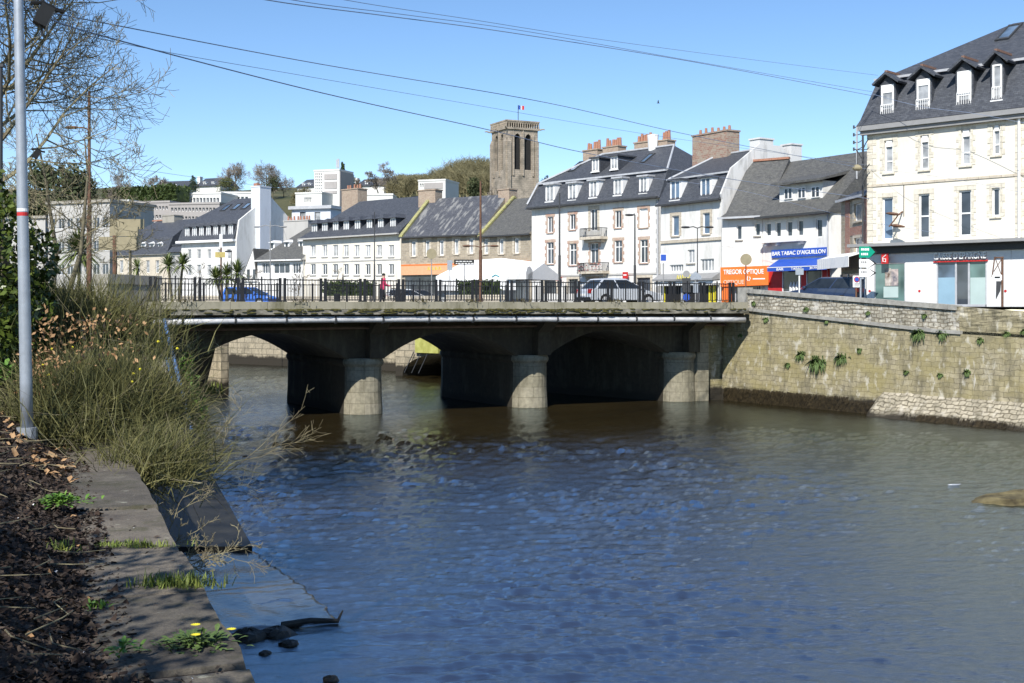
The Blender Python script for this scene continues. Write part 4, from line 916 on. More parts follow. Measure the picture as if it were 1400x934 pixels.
# ------------------------------------------------------------------ far quay seen through the arches
def farquay():
    a, c = Vector((-300, 322, 0)), Vector((-6, 97, 0)); d = (c-a).normalized(); L = (c-a).length
    r = empty('far_quay_wall', c, math.atan2(-d.y, -d.x)+math.pi, 'sunlit ashlar quay wall beyond the bridge arches', 'quay wall')
    m = MB(); m.box(-L, 0, 0, .6, -1, ZS-.3); m.build('masonry', FARW, r)
    m = MB(); m.box(-L, -.0, -.12, .6, ZS-.3, ZS); m.build('string_course', QCAP, r)
    m = MB(); m.box(-L, -.0, .05, .5, ZS+.002, ZS+.85); m.build('parapet', BEIGE, r)
    e = BL(31.9, 10.4)-c; m = MB(); n = Vector((-e.y, e.x, 0)).normalized()*.5; rr = Matrix.Rotation(-r.rotation_euler.z, 3, 'Z')
    pts = [Vector((0, 0, -1)), e+Vector((0, 0, -1)), e+n+Vector((0, 0, -1)), n+Vector((0, 0, -1))]; pts = [rr @ p for p in pts]; m.prism([tuple(p) for p in pts], (0, 0, ZS+.95)); m.build('return_wall', FARW, r)
    # outfall arch block standing off the wall
    A = P(541, 515, 93); A.z = 0; B = P(600, 515, 90); B.z = 0; dd = B-A
    q = empty('outfall_arch', A, math.atan2(dd.y, dd.x), 'yellow-green stained stone outfall with dark arch seen through the middle span', 'culvert'); W = dd.length; n = 10; m = MB()
    top = 3.3; arc = [(W*.16+W*.84*(1-math.cos(math.pi*i/2/n)), 1.75*math.sin(math.pi*i/2/n)) for i in range(n+1)]
    front = [(0, 0, -.5), (arc[0][0], 0, -.5)]+[(x, 0, z) for x, z in arc]+[(W, 0, top), (0, 0, top)]
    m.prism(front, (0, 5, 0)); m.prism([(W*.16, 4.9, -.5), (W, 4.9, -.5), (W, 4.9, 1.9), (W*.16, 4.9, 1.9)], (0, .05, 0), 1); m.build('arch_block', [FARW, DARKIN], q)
    m = MB(); m.box(W*.52, W+.2, -.3, -.01, 1.85, 4.6); m.build('corner_block', ALGAE, q)
    m = MB()
    for f in (.25, .42, .58): m.tube([(W*f, -.2, .3), (W*(f+.22), -.2, 1.9)], .04, 5)
    m.build('ladder_rail', DGREY, q)
ALGAE = mat('algae_stained_stone', (.36, .36, .08), .9, .25, 2, col2=(.45, .45, .14))
farquay()
def wing():                                   # sunlit wing wall upstream of the left abutment
    A = P(252, 540, 76.5); B = P(303, 540, 73.4); A.z = B.z = 0; d = B-A
    r = empty('wing_wall', A, math.atan2(d.y, d.x), 'sunlit tapering wing wall behind the left abutment of the bridge', 'wing wall'); W = d.length
    m = MB(); m.prism([(0, 0, -1), (W, 0, -1), (W, 0, 4.2), (0, 0, ZS-.1)], (0, .5, 0)); m.build('masonry', FARW, r)
    m = MB(); m.box(-.2, W+.05, -.1, .5, ZS-.09, ZS+.2) if False else m.box(W-.5, W+.03, -.06, .4, -1, 4.25); m.build('corner_stones', FARW, r)
wing()
# left bank wall upstream
m = MB(); pts = [(-20.5, 72.5), (-62, 106), (-330, 312)]
for a, c in zip(pts, pts[1:]): m.quad((*a, -1), (*c, -1), (*c, ZS-.05), (*a, ZS-.05))
m.prism([(p[0], p[1], -1) for p in ((-20.4, 72.4), (-21.5, 62.5), (-22.3, 62.5), (-21.2, 72.6))], (0, 0, ZS+.9))
tag(m.build('upstream_wall', FARW), 'low stone river wall on the far left beyond the bridge', 'river wall')
# ------------------------------------------------------------------ bridge
MOSS = mat('dry_moss', (.045, .042, .012), .95, .5, 9, .6, col2=(.11, .10, .03))
COPE = plaster('bridge_coping_concrete', (.30, .28, .215), (.10, .095, .05), .95)
FASC = mat('mossy_ledge_concrete', (.055, .05, .018), .95, .6, 1.3, .5, col2=(.33, .31, .26), stretch=(1, 1, 3))
PIPE = mat('white_service_pipe', (.50, .50, .51), .5, .25, 2.5, spec=.4)
BROWNP = mat('brown_rusty_pipe', (.13, .085, .065), .7, .3, 3)
LENB = 31.9
def bridge():
    r = empty('road_bridge', BL(0, 0), BA, 'low concrete road bridge of flat arches on round nosed stone piers', 'bridge')
    SH = -.0714; YF = -2.2; YB = 11.0
    S = lambda x, y, z: (x+SH*y, y, z)
    m = MB()                                  # deck slab
    m.box(-.3, LENB, YF+.35, YB-.35, 4.75, ZS-.05); m.build('deck', SHADEC, r)
    m = MB(); m.box(-.3, LENB+1, YF+1.9, YB-1.9, ZS-.05, ZS+.02); m.build('carriageway', ASPH, r)
    m = MB(); m.box(-.3, LENB, YF+.3, YF+1.9, ZS-.05, ZS+.14); m.box(-.3, LENB+1, YB-1.9, YB-.3, ZS-.05, ZS+.14); m.build('footway', PAVE, r)
    m = MB(); x = -.35                        # coping blocks
    i = 0
    while x < LENB:
        L = min(2.0 if i % 2 else 1.7, LENB-x); dz = rnd.uniform(-.012, .012)
        m.box(x+.008, x+L-.008, YF-.02+rnd.uniform(-.012, .012), YF+.34, 5.23, 5.585+dz); x += L; i += 1
    m.build('coping', COPE, r)
    m = MB(); m.box(-.3, LENB, YF-.12, YF+.3, 4.98, 5.22); m.build('fascia_beam', FASC, r)
    m = MB(); m.box(-.3, LENB+.5, YB-.34, YB+.05, 4.9, 5.585); m.build('upstream_coping', COPE, r)
    m = MB()                                  # moss cushions on the ledge
    for k in range(520):
        x = rnd.choice([rnd.gauss(8, 3.2), rnd.gauss(14, 2.2), rnd.gauss(20, 2.5), rnd.uniform(0, LENB)]); x = min(LENB-.3, max(.5, x)); z = 5.225-rnd.random()**2*.22 if rnd.random() < .6 else 5.228; y = YF-.12 if z < 5.22 else YF-.07+rnd.uniform(-.04, .04)
        a, h = rnd.uniform(.05, .22), rnd.uniform(.02, .055)
        m.loft([[(x+a*s*math.cos(t), y-.025+.045*s*math.sin(t), z-.02+h*q) for t in [i*math.pi/4 for i in range(8)]] for s, q in ((1.0, 0), (1, .4), (.7, .9), (.2, 1.1))])
    m.build('moss', MOSS, r)
    m = MB(); z = 4.72                         # white pipe slung under the edge
    xs = [-.1, 3, 8, 16, 24, 30.5, 31.8]; zz = [4.66, 4.72, 4.75, 4.75, 4.68, 4.64, 4.62]
    m.tube([(x, YF+.15, q) for x, q in zip(xs, zz)], .155, 12); pp = m.build('service_pipe', PIPE, r, smooth=True)
    q = MB(); x = 1.2
    while x < 31: q.tube([(x, YF+.15, 4.72-.0), (x+.09, YF+.15, 4.72)], .19, 12); q.box(x+.02, x+.07, YF+.12, YF+.18, 4.8, 5.0); x += 2.35
    q.build('pipe_collars', DGREY, pp)
    m = MB(); m.box(.2, LENB+1, .25, .95, 4.35, 4.77); m.build('edge_beam', SHADEC, r)
    m = MB(); m.tube([(.3, .12, 4.28), (29.5, .12, 4.36), (LENB+.2, .12, 4.3)], .07, 8); bp = m.build('brown_pipe', BROWNP, r)
    # spandrel and arch barrels
    piers = [1.25, 10.74, 20.03, 29.48]; hw = .95
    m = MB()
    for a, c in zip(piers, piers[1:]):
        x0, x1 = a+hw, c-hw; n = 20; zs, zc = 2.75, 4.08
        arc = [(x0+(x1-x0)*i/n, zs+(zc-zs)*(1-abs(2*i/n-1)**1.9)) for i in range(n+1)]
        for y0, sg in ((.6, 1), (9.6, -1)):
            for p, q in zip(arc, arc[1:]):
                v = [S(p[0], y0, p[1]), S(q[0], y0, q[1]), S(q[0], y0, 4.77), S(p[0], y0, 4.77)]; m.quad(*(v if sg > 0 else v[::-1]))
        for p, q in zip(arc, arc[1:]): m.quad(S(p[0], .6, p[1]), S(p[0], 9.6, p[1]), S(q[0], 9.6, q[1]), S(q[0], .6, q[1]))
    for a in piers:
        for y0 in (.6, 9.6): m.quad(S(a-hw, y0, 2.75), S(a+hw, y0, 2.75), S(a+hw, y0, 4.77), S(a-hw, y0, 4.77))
    m.build('arches', SHADEC, r)
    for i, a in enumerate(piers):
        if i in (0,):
            m = MB(); m.loft([[S(-3.5, .55, z), S(a+hw+.02, .55, z), S(a+hw+1.1+k, 9.0, z), S(-3.5, 9.6, z)] for z, k in ((-1, 1.3), (4.76, 2.75))]); m.build('abutment', SHADEC, r); continue
        def ring(rr, z, extra=0):
            pts = []
            for k in range(13): t = math.pi*k/12; pts.append(S(a-rr*math.cos(t), 1.0-rr*math.sin(t), z))
            for k in range(13): t = math.pi*k/12; pts.append(S(a+rr*math.cos(t), 9.4+rr*math.sin(t), z))
            return pts
        m = MB(); m.loft([ring(1.0, -1), ring(.98, .25), ring(.94, .9), ring(.92, 2.35)]); m.m = [1 if 1.15 < sum(m.v[i][1] for i in f)/len(f) < 9.2 and len(f) == 4 else 0 for f in m.f]; p = m.build('pier', [PIERM, SHADEC], r)  # long sides under the deck use the darker material as painted shade
        m = MB(); m.loft([ring(.93, 2.352), ring(1.03, 2.5), ring(1.03, 2.64), ring(.95, 2.78)]); m.m = [1 if 1.15 < sum(m.v[i][1] for i in f)/len(f) < 9.2 and len(f) == 4 else 0 for f in m.f]; m.build('pier_cap', [PIERM, SHADEC], p)  # cap sides painted dark too, standing in for shade beneath the arches
        m = MB(); dx = .35; m.prism([S(a+dx-.38, -.05, 2.782), S(a+dx+.38, -.05, 2.782), S(a+dx+.38, .58, 2.782), S(a+dx-.38, .58, 2.782)], (0, 0, 1.2)); m.prism([(a+dx-.38, -.05, 3.985), (a+dx-.38, .58, 3.985), (a+dx-.38, .58, 4.9), (a+dx-.38, -1.2, 4.9), (a+dx-.38, -1.2, 4.7)], (.76, 0, 0)); m.build('bracket', SHADEC, r)
    # right abutment block and face
    m = MB(); m.prism([S(30.15, .1, -1), S(30.9, .1, -1), S(30.9, 9, -1), S(30.15, 9, -1)], (0, 0, 5.1)); m.build('abutment_pillar', PIERM, r)
    m = MB(); m.box(30.91, 34, .55, 2.0, -1, 4.77); m.build('abutment', QWALL, r)
    m = MB(); m.prism([(28.4, 1.6, -1), (30.5, 1.6, -1), (30.5, 12.6, -1), (25.0, 12.6, -1), (25.4, 10.2, -1)], (0, 0, 5.7)); m.build('abutment', SHADEC, r)
    return r
bridge()
def railing(name, label, y, npan, x0, x1, thick):
    r = empty(name, BL(0, 0), BA, label, 'railing'); z0, z1 = 5.585, 6.62
    L = (x1-x0)/npan
    for i in range(npan+1):
        x = x0+L*i
        for dx in ((-.11, .11) if thick else (0,)):
            m = MB(); w = .058 if thick else .05; m.box(x+dx-w, x+dx+w, y-.05, y+.05, z0-.03, z1+.06); m.box(x+dx-w-.03, x+dx+w+.03, y-.07, y+.07, z0-.03, z0+.05); m.build('post', IRON, r)
    for i in range(npan):
        xa, xb = x0+L*i+(.17 if thick else .05), x0+L*(i+1)-(.17 if thick else .05); m = MB()
        m.box(xa, xb, y-.03, y+.03, z1-.05, z1); m.box(xa, xb, y-.025, y+.025, z0+.09, z0+.125); 
        if thick: m.box(xa, xb, y-.02, y+.02, z0+.5, z0+.525) if i % 2 == 0 and i < 5 else None
        n = 11
        for j in range(n):
            x = xa+(xb-xa)*(j+.5)/n; tall = (j == n//2)
            w = .028 if tall else .013; m.box(x-w, x+w, y-w, y+w, z0+.1, z1+(.12 if tall else (-.051 if j % 2 else .03)))
        m.build('panel', IRON, r)
    return r
railing('bridge_railing', 'black iron railing with paired posts along the near edge of the bridge', -1.95, 16, -.0, 31.0, True)
railing('upstream_railing', 'black iron railing along the far edge of the bridge deck', 10.75, 15, 0.6, 31.5, False)
# masonry end block on the left and the dark wall beside it
def endblock():
    r = empty('parapet_block', P(195, 430, 54), 0, 'weathered grey concrete parapet block ending the railing at the left', 'parapet')
    o = r.location; a, c = P(147, 400, 52.5)-o, P(219.5, 400, 55.2)-o; d = c-a; rot = math.atan2(d.y, d.x); r.rotation_euler.z = rot; r.location = P(147, 418, 52.5); L = Vector((d.x, d.y, 0)).length
    zt = P(180, 376, 54).z-ZE
    xs = [(0, L*.47, zt-.0), (L*.475, L, zt-.02)]
    for x0, x1, t in xs:
        m = MB(); m.box(x0, x1, 0, .8, .0, t-.42); m.build('block', CONC, r)
        m = MB(); m.box(x0-.03, x1+.03, -.06, .86, t-.418, t); m.build('capping', CONC, r)
    m = MB(); m.box(-3, L*.66, .3, 1.0, -6.2, -.002); m.box(L*.8, L+.6, .05, 1.0, -6.2, -.9); m.box(L*.3, L+.6, .02, .7, -.9, -.003); m.build('bank_wall', CONC, r)
endblock()
# ------------------------------------------------------------------ left bank
EDGE = [(-14, 6.3), (5.1, -1.13), (11.6, -3.66), (26, -9.26), (40, -14.4), (51, -16.9), (57, -17.6)]
def edge(D):
    for (a, x0), (b, x1) in zip(EDGE, EDGE[1:]):
        if D <= b: return x0+(x1-x0)*(D-a)/(b-a)
    return EDGE[-1][1]
ZB = 3.8
def bank_z(off, D): return ZB-.02+1.5*sm(20, 50, D)*(1-.4*sm(8, 0, off)) + .50*sm(.5, 1.7, off)*(1-sm(20, 40, D)) + .35*sm(2.5, 6, off)*(1-sm(20, 45, D))
MULCH = mat('dark_soil', (.030, .020, .015), .95, .5, 14, .8, col2=(.055, .038, .028))
def slab(pts):
    """worn slab: fine grid inside an outline, uneven top, ragged rim"""
    out = []
    for a, b in zip(pts, pts[1:]+pts[:1]):
        a, b = Vector((a[0], a[1], 0)), Vector((b[0], b[1], 0)); k = max(2, int((b-a).length/.12))
        for i in range(k): q = a.lerp(b, i/k); out.append(q)
    c = sum(out, Vector())/len(out); m = MB(); rings = []
    for s in (1.0, 1.0, .985, .95, .9, .84, .78, .7, .62, .54, .46, .38, .3, .2, .1):
        rings.append([c+(q-c)*(s*(1+(.012*math.sin(i*.9)+.01*math.sin(i*2.3+1)))) for i, q in enumerate(out)])
    f = lambda p: .012*math.sin(p.x*4.1+p.y*1.3)+.010*math.sin(p.x*2.2-p.y*3.1)+.008*math.sin(p.x*9+p.y*7)+.006*math.sin(p.y*13-p.x*5)
    rr = [[(p.x, p.y, (-.8 if j == 0 else (.0 if j == 1 else .035))+f(p)*(j > 0)) for p in r] for j, r in enumerate(rings)]
    m.loft(rr); return m
def leftbank():
    Ds = list(np.arange(-14, 20, .25))+list(np.arange(20, 57.1, 1.0)); offs = [0, .15, .3, .5, .7, .9, 1.1, 1.3, 1.5, 1.75, 2, 2.3, 2.6, 3, 3.5, 4, 5, 6, 8, 12, 20, 40, 90]
    vs = [(edge(D)-o, D+o*(0.0), bank_z(o, D)+(rnd.uniform(-.02, .025) if .7 < o < 12 else 0)) for D in Ds for o in offs]; n = len(offs)
    m = MB(); m.v = vs; m.f = [(i*n+j, i*n+j+1, (i+1)*n+j+1, (i+1)*n+j)[::-1] for i in range(len(Ds)-1) for j in range(n-1)]; m.m = [0]*len(m.f)
    tag(m.build('bank_ground', MULCH), kind='structure')
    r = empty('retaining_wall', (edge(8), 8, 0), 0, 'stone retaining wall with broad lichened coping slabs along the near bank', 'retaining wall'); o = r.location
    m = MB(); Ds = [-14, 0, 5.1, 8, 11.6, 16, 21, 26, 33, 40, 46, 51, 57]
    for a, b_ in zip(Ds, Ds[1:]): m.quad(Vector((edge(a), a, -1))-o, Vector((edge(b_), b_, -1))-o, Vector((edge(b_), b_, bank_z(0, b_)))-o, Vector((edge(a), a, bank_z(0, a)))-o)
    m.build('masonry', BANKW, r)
    D = -2.0; k = 0
    js = [-2, -.4, 1.1, 2.6, 4.0, 5.35, 6.75, 7.85, 9.6, 11.7, 13.6, 15.5, 17.4, 19.4, 21.5, 23.5, 26]
    for a, b_ in zip(js, js[1:]):
        m = MB(); d = Vector((edge(b_)-edge(a), b_-a, 0)).normalized(); nn = Vector((d.y, -d.x, 0)); g = .018; w = rnd.uniform(.60, .72); zt = ZB+rnd.uniform(-.008, .012); n = 6
        fr, bk = [], []
        for i in range(n+1):
            D = a+g+(b_-a-2*g)*i/n; e = rnd.uniform(-.018, .012); fr.append(Vector((edge(D), D, 0))+nn*(.06+e)); bk.append(Vector((edge(D), D, 0))-nn*(w+rnd.uniform(-.05, .05)))
        ring = fr+bk[::-1]; c = sum(ring, Vector())/len(ring)
        rr = [[(p.x-o.x, p.y-o.y, z-o.z) for p in [c+(q-c)*s for q in ring]] for s, z in ((.985, ZB-.28), (1, ZB-.2), (1, zt-.03), (.982, zt))]
        m.loft(rr); m.build('coping_stone', COPING, r)
    # low ledge at the wall foot
    pts = [G(345, 747, .12), (-9.6, 38.4), (-13.3, 51.0), (-14.6, 54.5), (edge(54.5)+.02, 54.5), (edge(40)+.02, 40), (edge(26.4)+.02, 26.4)]
    m = MB(); m.prism([(p[0], p[1], -1) for p in pts], (0, 0, 1.12)); tag(m.build('concrete_ledge', WETC), 'dark wet concrete ledge at the foot of the near bank wall', 'ledge')
    pts = [G(348, 752, .06), G(415, 800, .06), G(462, 846, .06), G(400, 853, .06), G(318, 860, .06), (edge(18)+.02, 18), (edge(26)+.02, 26)]
    m = slab(pts); tag(m.build('slipway', SLIP, smooth=True), 'flat slipway slab awash with a thin film of sky-blue water', 'slipway')
def coping_mat():
    m, nt, b = nodes('lichened_coping_slab')
    c = ramp(nt, noise(nt, 1.5, 7, rough=.7), [(.3, (.085, .074, .060)), (.55, (.15, .132, .108)), (.75, (.21, .19, .155))])
    g = ramp(nt, noise(nt, 10, 5, rough=.6, stretch=(.6, 1, 1)), [(.64, (0, 0, 0)), (.70, (.7, .7, .7))]); c = mix(nt, g, c, (.42, .42, .34))
    g = ramp(nt, noise(nt, 3.1, 6), [(.5, (0, 0, 0)), (.7, (.7, .7, .7))]); c = mix(nt, g, c, (.06, .05, .045))
    c = mix(nt, .85, c, ramp(nt, noise(nt, 70, 6, rough=.7), [(.3, (.55, .55, .55)), (.5, (1, 1, 1)), (.72, (1.5, 1.48, 1.4))]), 'MULTIPLY'); c = mix(nt, ramp(nt, noise(nt, 2.3, 6, rough=.75), [(.52, (0, 0, 0)), (.64, (.75, .75, .75))]), c, (.062, .060, .030))
    oi = nt.nodes.new('ShaderNodeObjectInfo'); c = mix(nt, 1.0, c, ramp(nt, oi.outputs['Random'], [(0, (.7, .7, .68)), (1, (1.2, 1.17, 1.12))]), 'MULTIPLY')
    nt.links.new(c, b.inputs['Base Color']); b.inputs['Roughness'].default_value = .9; bump(nt, b, noise(nt, 9, 8, rough=.75), .9, .03); return m
COPING = coping_mat()
WETC = mat('wet_dark_concrete', (.020, .019, .015), .5, .5, 1.5, .4, col2=(.04, .037, .028))
SLIP = mat('wet_slipway', (.035, .036, .034), .16, .3, 1.2, .5, spec=1.0, col2=(.06, .06, .056), stretch=(.4, 1, 1)); SLIP.node_tree.nodes['Principled BSDF'].inputs['IOR'].default_value = 2.2
leftbank()
# ------------------------------------------------------------------ water
def water():
    nD, nA = 720, 620
    inv = np.linspace(1/7.0, 1/140.0, nD); D = 1/inv; a = np.linspace(-.75, .8, nA)
    DD, AA = np.meshgrid(D, a, indexing='ij'); X = AA*DD
    rs = np.random.RandomState(3); Z = np.zeros_like(X)
    flow = math.atan2(.93, -.36)
    for lam, amp, k in ((2.6, .0035, 5), (1.4, .0045, 8), (.8, .0052, 14), (.46, .0068, 22), (.25, .0062, 26)):
        for i in range(k):
            th = (flow if lam > 1 else 1.65)+rs.normal(0, .5 if lam < 1 else .6)+(math.pi if rs.rand() < .3 else 0); kk = 2*math.pi/(lam*rs.uniform(.7, 1.4)); ph = rs.uniform(0, 6.28)
            mod = 1+.8*np.sin(X*rs.uniform(.2, .9)+DD*rs.uniform(.1, .5)+rs.uniform(0, 6))
            s = np.sin(kk*(X*math.cos(th)+DD*math.sin(th))+ph+.5*np.sin(X*.7+DD*.4+ph)); Z += amp/math.sqrt(k)*1.5*mod*(s*.9+.1*s*np.abs(s)*2)
    calm = .5+.5*np.clip((59-DD)/8, 0, 1)*(1+1.3*np.clip((DD-24)/20, 0, 1))+1.4*np.clip((DD-72)/8, 0, 1)
    right = np.clip((AA*DD-(.12*DD+0))/6, 0, 1); calm *= 1-.45*right*np.clip((DD-20)/14, 0, 1)
    pt = np.zeros_like(X)
    for i in range(14): th = rs.uniform(0, 6.28); kk = 2*math.pi/rs.uniform(3, 14); pt += np.sin(kk*(X*math.cos(th)*1.0+DD*math.sin(th)*.8)+rs.uniform(0, 6.28))
    Z *= calm*(.62+.38*np.clip((DD-20)/12, 0, 1))*(.95+.24*np.clip(pt/2, -2, 3))
    # standing wave where the water squeezes between the piers
    me = bpy.data.meshes.new('water'); co = np.stack([X, DD, Z], -1).astype(np.float32).reshape(-1)
    idx = np.arange(nD*nA).reshape(nD, nA); q = np.stack([idx[:-1, :-1], idx[:-1, 1:], idx[1:, 1:], idx[1:, :-1]], -1).reshape(-1, 4)
    me.vertices.add(nD*nA); me.vertices.foreach_set('co', co); me.loops.add(q.size); me.loops.foreach_set('vertex_index', q.ravel().astype(np.int32))
    me.polygons.add(len(q)); me.polygons.foreach_set('loop_start', np.arange(0, q.size, 4, dtype=np.int32)); me.polygons.foreach_set('use_smooth', np.ones(len(q), dtype=bool)); me.update(); me.validate()
    m, nt, b = nodes('river_water')
    nt.links.new(ramp(nt, noise(nt, .12, 3), [(.35, (.021, .015, .0055)), (.65, (.034, .025, .010))]), b.inputs['Base Color'])
    b.inputs['Roughness'].default_value = .06; b.inputs['IOR'].default_value = 5.6; b.inputs['Specular Tint'].default_value = (.70, .86, 1, 1); b.inputs['Specular IOR Level'].default_value = .5
    n1 = noise(nt, 2.6, 6, rough=.65, stretch=(.5, 1, 1)); n2 = noise(nt, 12, 7, rough=.78, stretch=(.55, 1, 1)); am = nt.nodes.new('ShaderNodeMath'); am.operation = 'MULTIPLY_ADD'; nt.links.new(n1, am.inputs[0]); am.inputs[1].default_value = 2.2; nt.links.new(n2, am.inputs[2]); bump(nt, b, am.outputs[0], .34, .035)
    me.materials.append(m); o = bpy.data.objects.new('water', me); C.objects.link(o); tag(o, kind='structure')
    mb = MB(); mb.quad((-400, 139, -.03), (100, 139, -.03), (100, 420, -.03), (-400, 420, -.03)); mb.quad((-15, -30, -.06), (120, -30, -.06), (120, 12, -.06), (-15, 12, -.06)); mb.quad((-400, 90, -.05), (-30, 90, -.05), (-30, 139, -.05), (-400, 139, -.05))
    tag(mb.build('river_reach', m), kind='structure')
water()
# ------------------------------------------------------------------ vegetation
BARK = mat('grey_bark', (.10, .085, .06), .9, .4, 6, .5, col2=(.17, .155, .10))
TWIG = mat('lichened_twigs', (.20, .165, .11), .9, .35, 2, col2=(.31, .28, .17))
TWIGF = mat('far_twigs', (.21, .18, .15), .95, .25, .3, col2=(.30, .26, .215))
TWIGO = mat('olive_twigs', (.17, .155, .075), .95, .35, .15, col2=(.26, .23, .13))
def leafmat(name, c1, c2, rough=.5, scale=2.5, trans=.25):
    m, nt, b = nodes(name); nt.links.new(ramp(nt, noise(nt, scale, 4), [(.35, c1), (.65, c2)]), b.inputs['Base Color'])
    b.inputs['Roughness'].default_value = rough; b.inputs['Specular IOR Level'].default_value = .35; return m
LDARK = leafmat('glossy_dark_leaves', (.016, .032, .008), (.09, .12, .02), .35, 4)
LHEDGE = leafmat('hedge_leaves', (.025, .045, .012), (.06, .085, .02), .6)
LEVER = leafmat('evergreen_needles', (.03, .042, .017), (.085, .10, .04), .7, .4)
LCONI = leafmat('conifer_sprays', (.02, .04, .014), (.055, .08, .022), .7, .5)
LPALM = leafmat('cordyline_leaves', (.06, .09, .025), (.17, .20, .06), .5, 3)
LBROOM = leafmat('broom_stems', (.046, .052, .015), (.155, .145, .050), .7, 3.2)
LBROOM2 = leafmat('broom_stems_dark', (.030, .038, .012), (.085, .09, .03), .7, 3.2)
LGRASS = leafmat('grass_blades', (.10, .15, .025), (.24, .27, .06), .6, 6)
LWEED = leafmat('weed_leaves', (.06, .14, .02), (.14, .26, .04), .5, 8)
LFERN = leafmat('wall_fern', (.05, .09, .025), (.10, .15, .04), .7, 4)
LDRY = leafmat('dry_leaves', (.22, .115, .05), (.42, .27, .14), .8, 9)
def bare_tree(name, base, Ht, spread, label, cat='tree', group=None, levels=4, seed=1, r0=.25, twm=None, bm=None, kids=(9, 7, 6, 5), minr=.006, trunk_to=.8, droop=0.0, firstb=.25, nt=3, upcurl=.35, sides=4, lenf=(.55, .5, .5), stems=1):
    rr = random.Random(seed); tk = MB(); cr = MB()
    root = empty(name, base, 0, label, cat, group)
    def branch(p, d, L, r, lev):
        n = 5 if lev < 2 else (4 if lev == 2 else 3); pts = [p]; q = p.copy(); dd = d.copy()
        for i in range(n):
            dd = (dd+Vector((rr.gauss(0, .16), rr.gauss(0, .16), rr.gauss(0, .12)+(upcurl if lev >= 1 else .02)*(.4 if i else -.15)-droop*(.5 if lev else 0)))).normalized(); q = q+dd*L/n; pts.append(q.copy())
        rad = [max(minr, r*(1-.8*i/n)) for i in range(n+1)]
        (tk if lev == 0 else cr).tube(pts, rad, 7 if lev == 0 else (sides if lev < 3 else nt), 0, cap=lev == 0)
        if lev >= levels: return
        for k in range(kids[lev]):
            f = (firstb if lev == 0 else .25)+(.97-(firstb if lev == 0 else .25))*(k+rr.random())/kids[lev]; j = min(n-1, int(f*n)); pp = pts[j].lerp(pts[j+1], f*n-j)
            ax = (pts[j+1]-pts[j]).normalized(); side = ax.orthogonal(); side.rotate(Quaternion(ax, rr.uniform(0, 6.283)))
            ang = rr.uniform(.75, 1.2) if lev == 0 else rr.uniform(.45, 1.0)
            nd = (ax*math.cos(ang)+side*math.sin(ang)).normalized()
            Ln = (spread*rr.uniform(.7, 1.15)*(1.1-.5*f)) if lev == 0 else L*lenf[min(lev-1, 2)]*rr.uniform(.6, 1.2)*(1.15-.45*f)
            branch(pp, nd, Ln, max(minr, rad[j]*(.31 if lev == 0 else .55)), lev+1)
    for s in range(stems):
        d = Vector((rr.gauss(0, .05), rr.gauss(0, .05), 1)) if stems == 1 else Vector((rr.gauss(0, .3), rr.gauss(0, .3), 1))
        branch(Vector((0, 0, -.3)), d.normalized(), Ht*trunk_to, r0, 0)
    tk.build('trunk', bm or BARK, root, uv=False, smooth=True); cr.build('crown', twm or TWIG, root, uv=False); return root
# the big bare tree at the upper left
bare_tree('bare_tree', P(14, 430, 27), 17, 5.0, 'large leafless tree with upcurling twigs behind the grey pole', r0=.20, seed=5, kids=(64, 12, 8, 4), trunk_to=.95, firstb=.2, levels=4, minr=.0052, upcurl=.30, lenf=(.5, .5, .55))
bare_tree('bare_tree', P(70, 440, 36), 8, 2.6, 'smaller leafless lichen-grey tree in front of the pale apartment block', r0=.10, seed=9, kids=(9, 7, 5, 4), levels=4, minr=.007, stems=3, lenf=(.6, .55, .5))
def leafball(mb, c, rx, ry, rz, n, s, up=0, shell=.5):
    for i in range(n):
        v = Vector((rnd.gauss(0, 1), rnd.gauss(0, 1), rnd.gauss(0, 1))).normalized()*(shell+(1-shell)*rnd.random()**.5)
        v = v*(1+.18*math.sin(v.x*7+c[0])*math.sin(v.z*6+c[1]))
        mb.add(leaf(Vector((c[0]+v.x*rx, c[1]+v.y*ry, c[2]+v.z*rz)), s*rnd.uniform(.6, 1.3), up), [(0, 1, 2, 3)])
def bush(name, base, blobs, n, s, m, label, cat='shrub', group=None, stem=True, kind=None):
    r = empty(name, base, 0, label, cat, group); mb = MB(); tot = sum(b[3]*b[5] for b in blobs)
    for x, y, z, rx, ry, rz in blobs: leafball(mb, (x, y, z), rx, ry, rz, max(10, int(n*rx*rz/tot)), s)
    mb.build('foliage', m, r, uv=False)
    if stem:
        k = MB()
        for x, y, z, rx, ry, rz in blobs: k.tube([(x*.3, y*.3, -.1), (x*.7, y*.7, z*.5), (x, y, z+rz*.4)], [.06, .04, .015], 5)
        k.build('stems', BARK, r, uv=False)
    return r
# glossy evergreen shrub at the left edge
D = 17.5; b0 = P(-20, 560, D); ppm = F/D
def pxblob(cx, cy, rx, ry, dy=0, ref=b0): p = P(cx, cy, D+dy)-ref; return (p.x, p.y, p.z, rx/ppm, max(.5, rx/ppm*.8), ry/ppm)
bush('laurel_shrub', b0, [pxblob(-30, 480, 75, 80), pxblob(5, 330, 42, 75), pxblob(-50, 300, 60, 90, .6), pxblob(38, 430, 38, 70, .3), pxblob(-10, 440, 60, 70, -.3), pxblob(52, 350, 26, 40, .8), pxblob(20, 500, 40, 50, .2)], 9000, .12, LDARK, 'glossy dark green evergreen shrub at the left edge behind the grey pole')
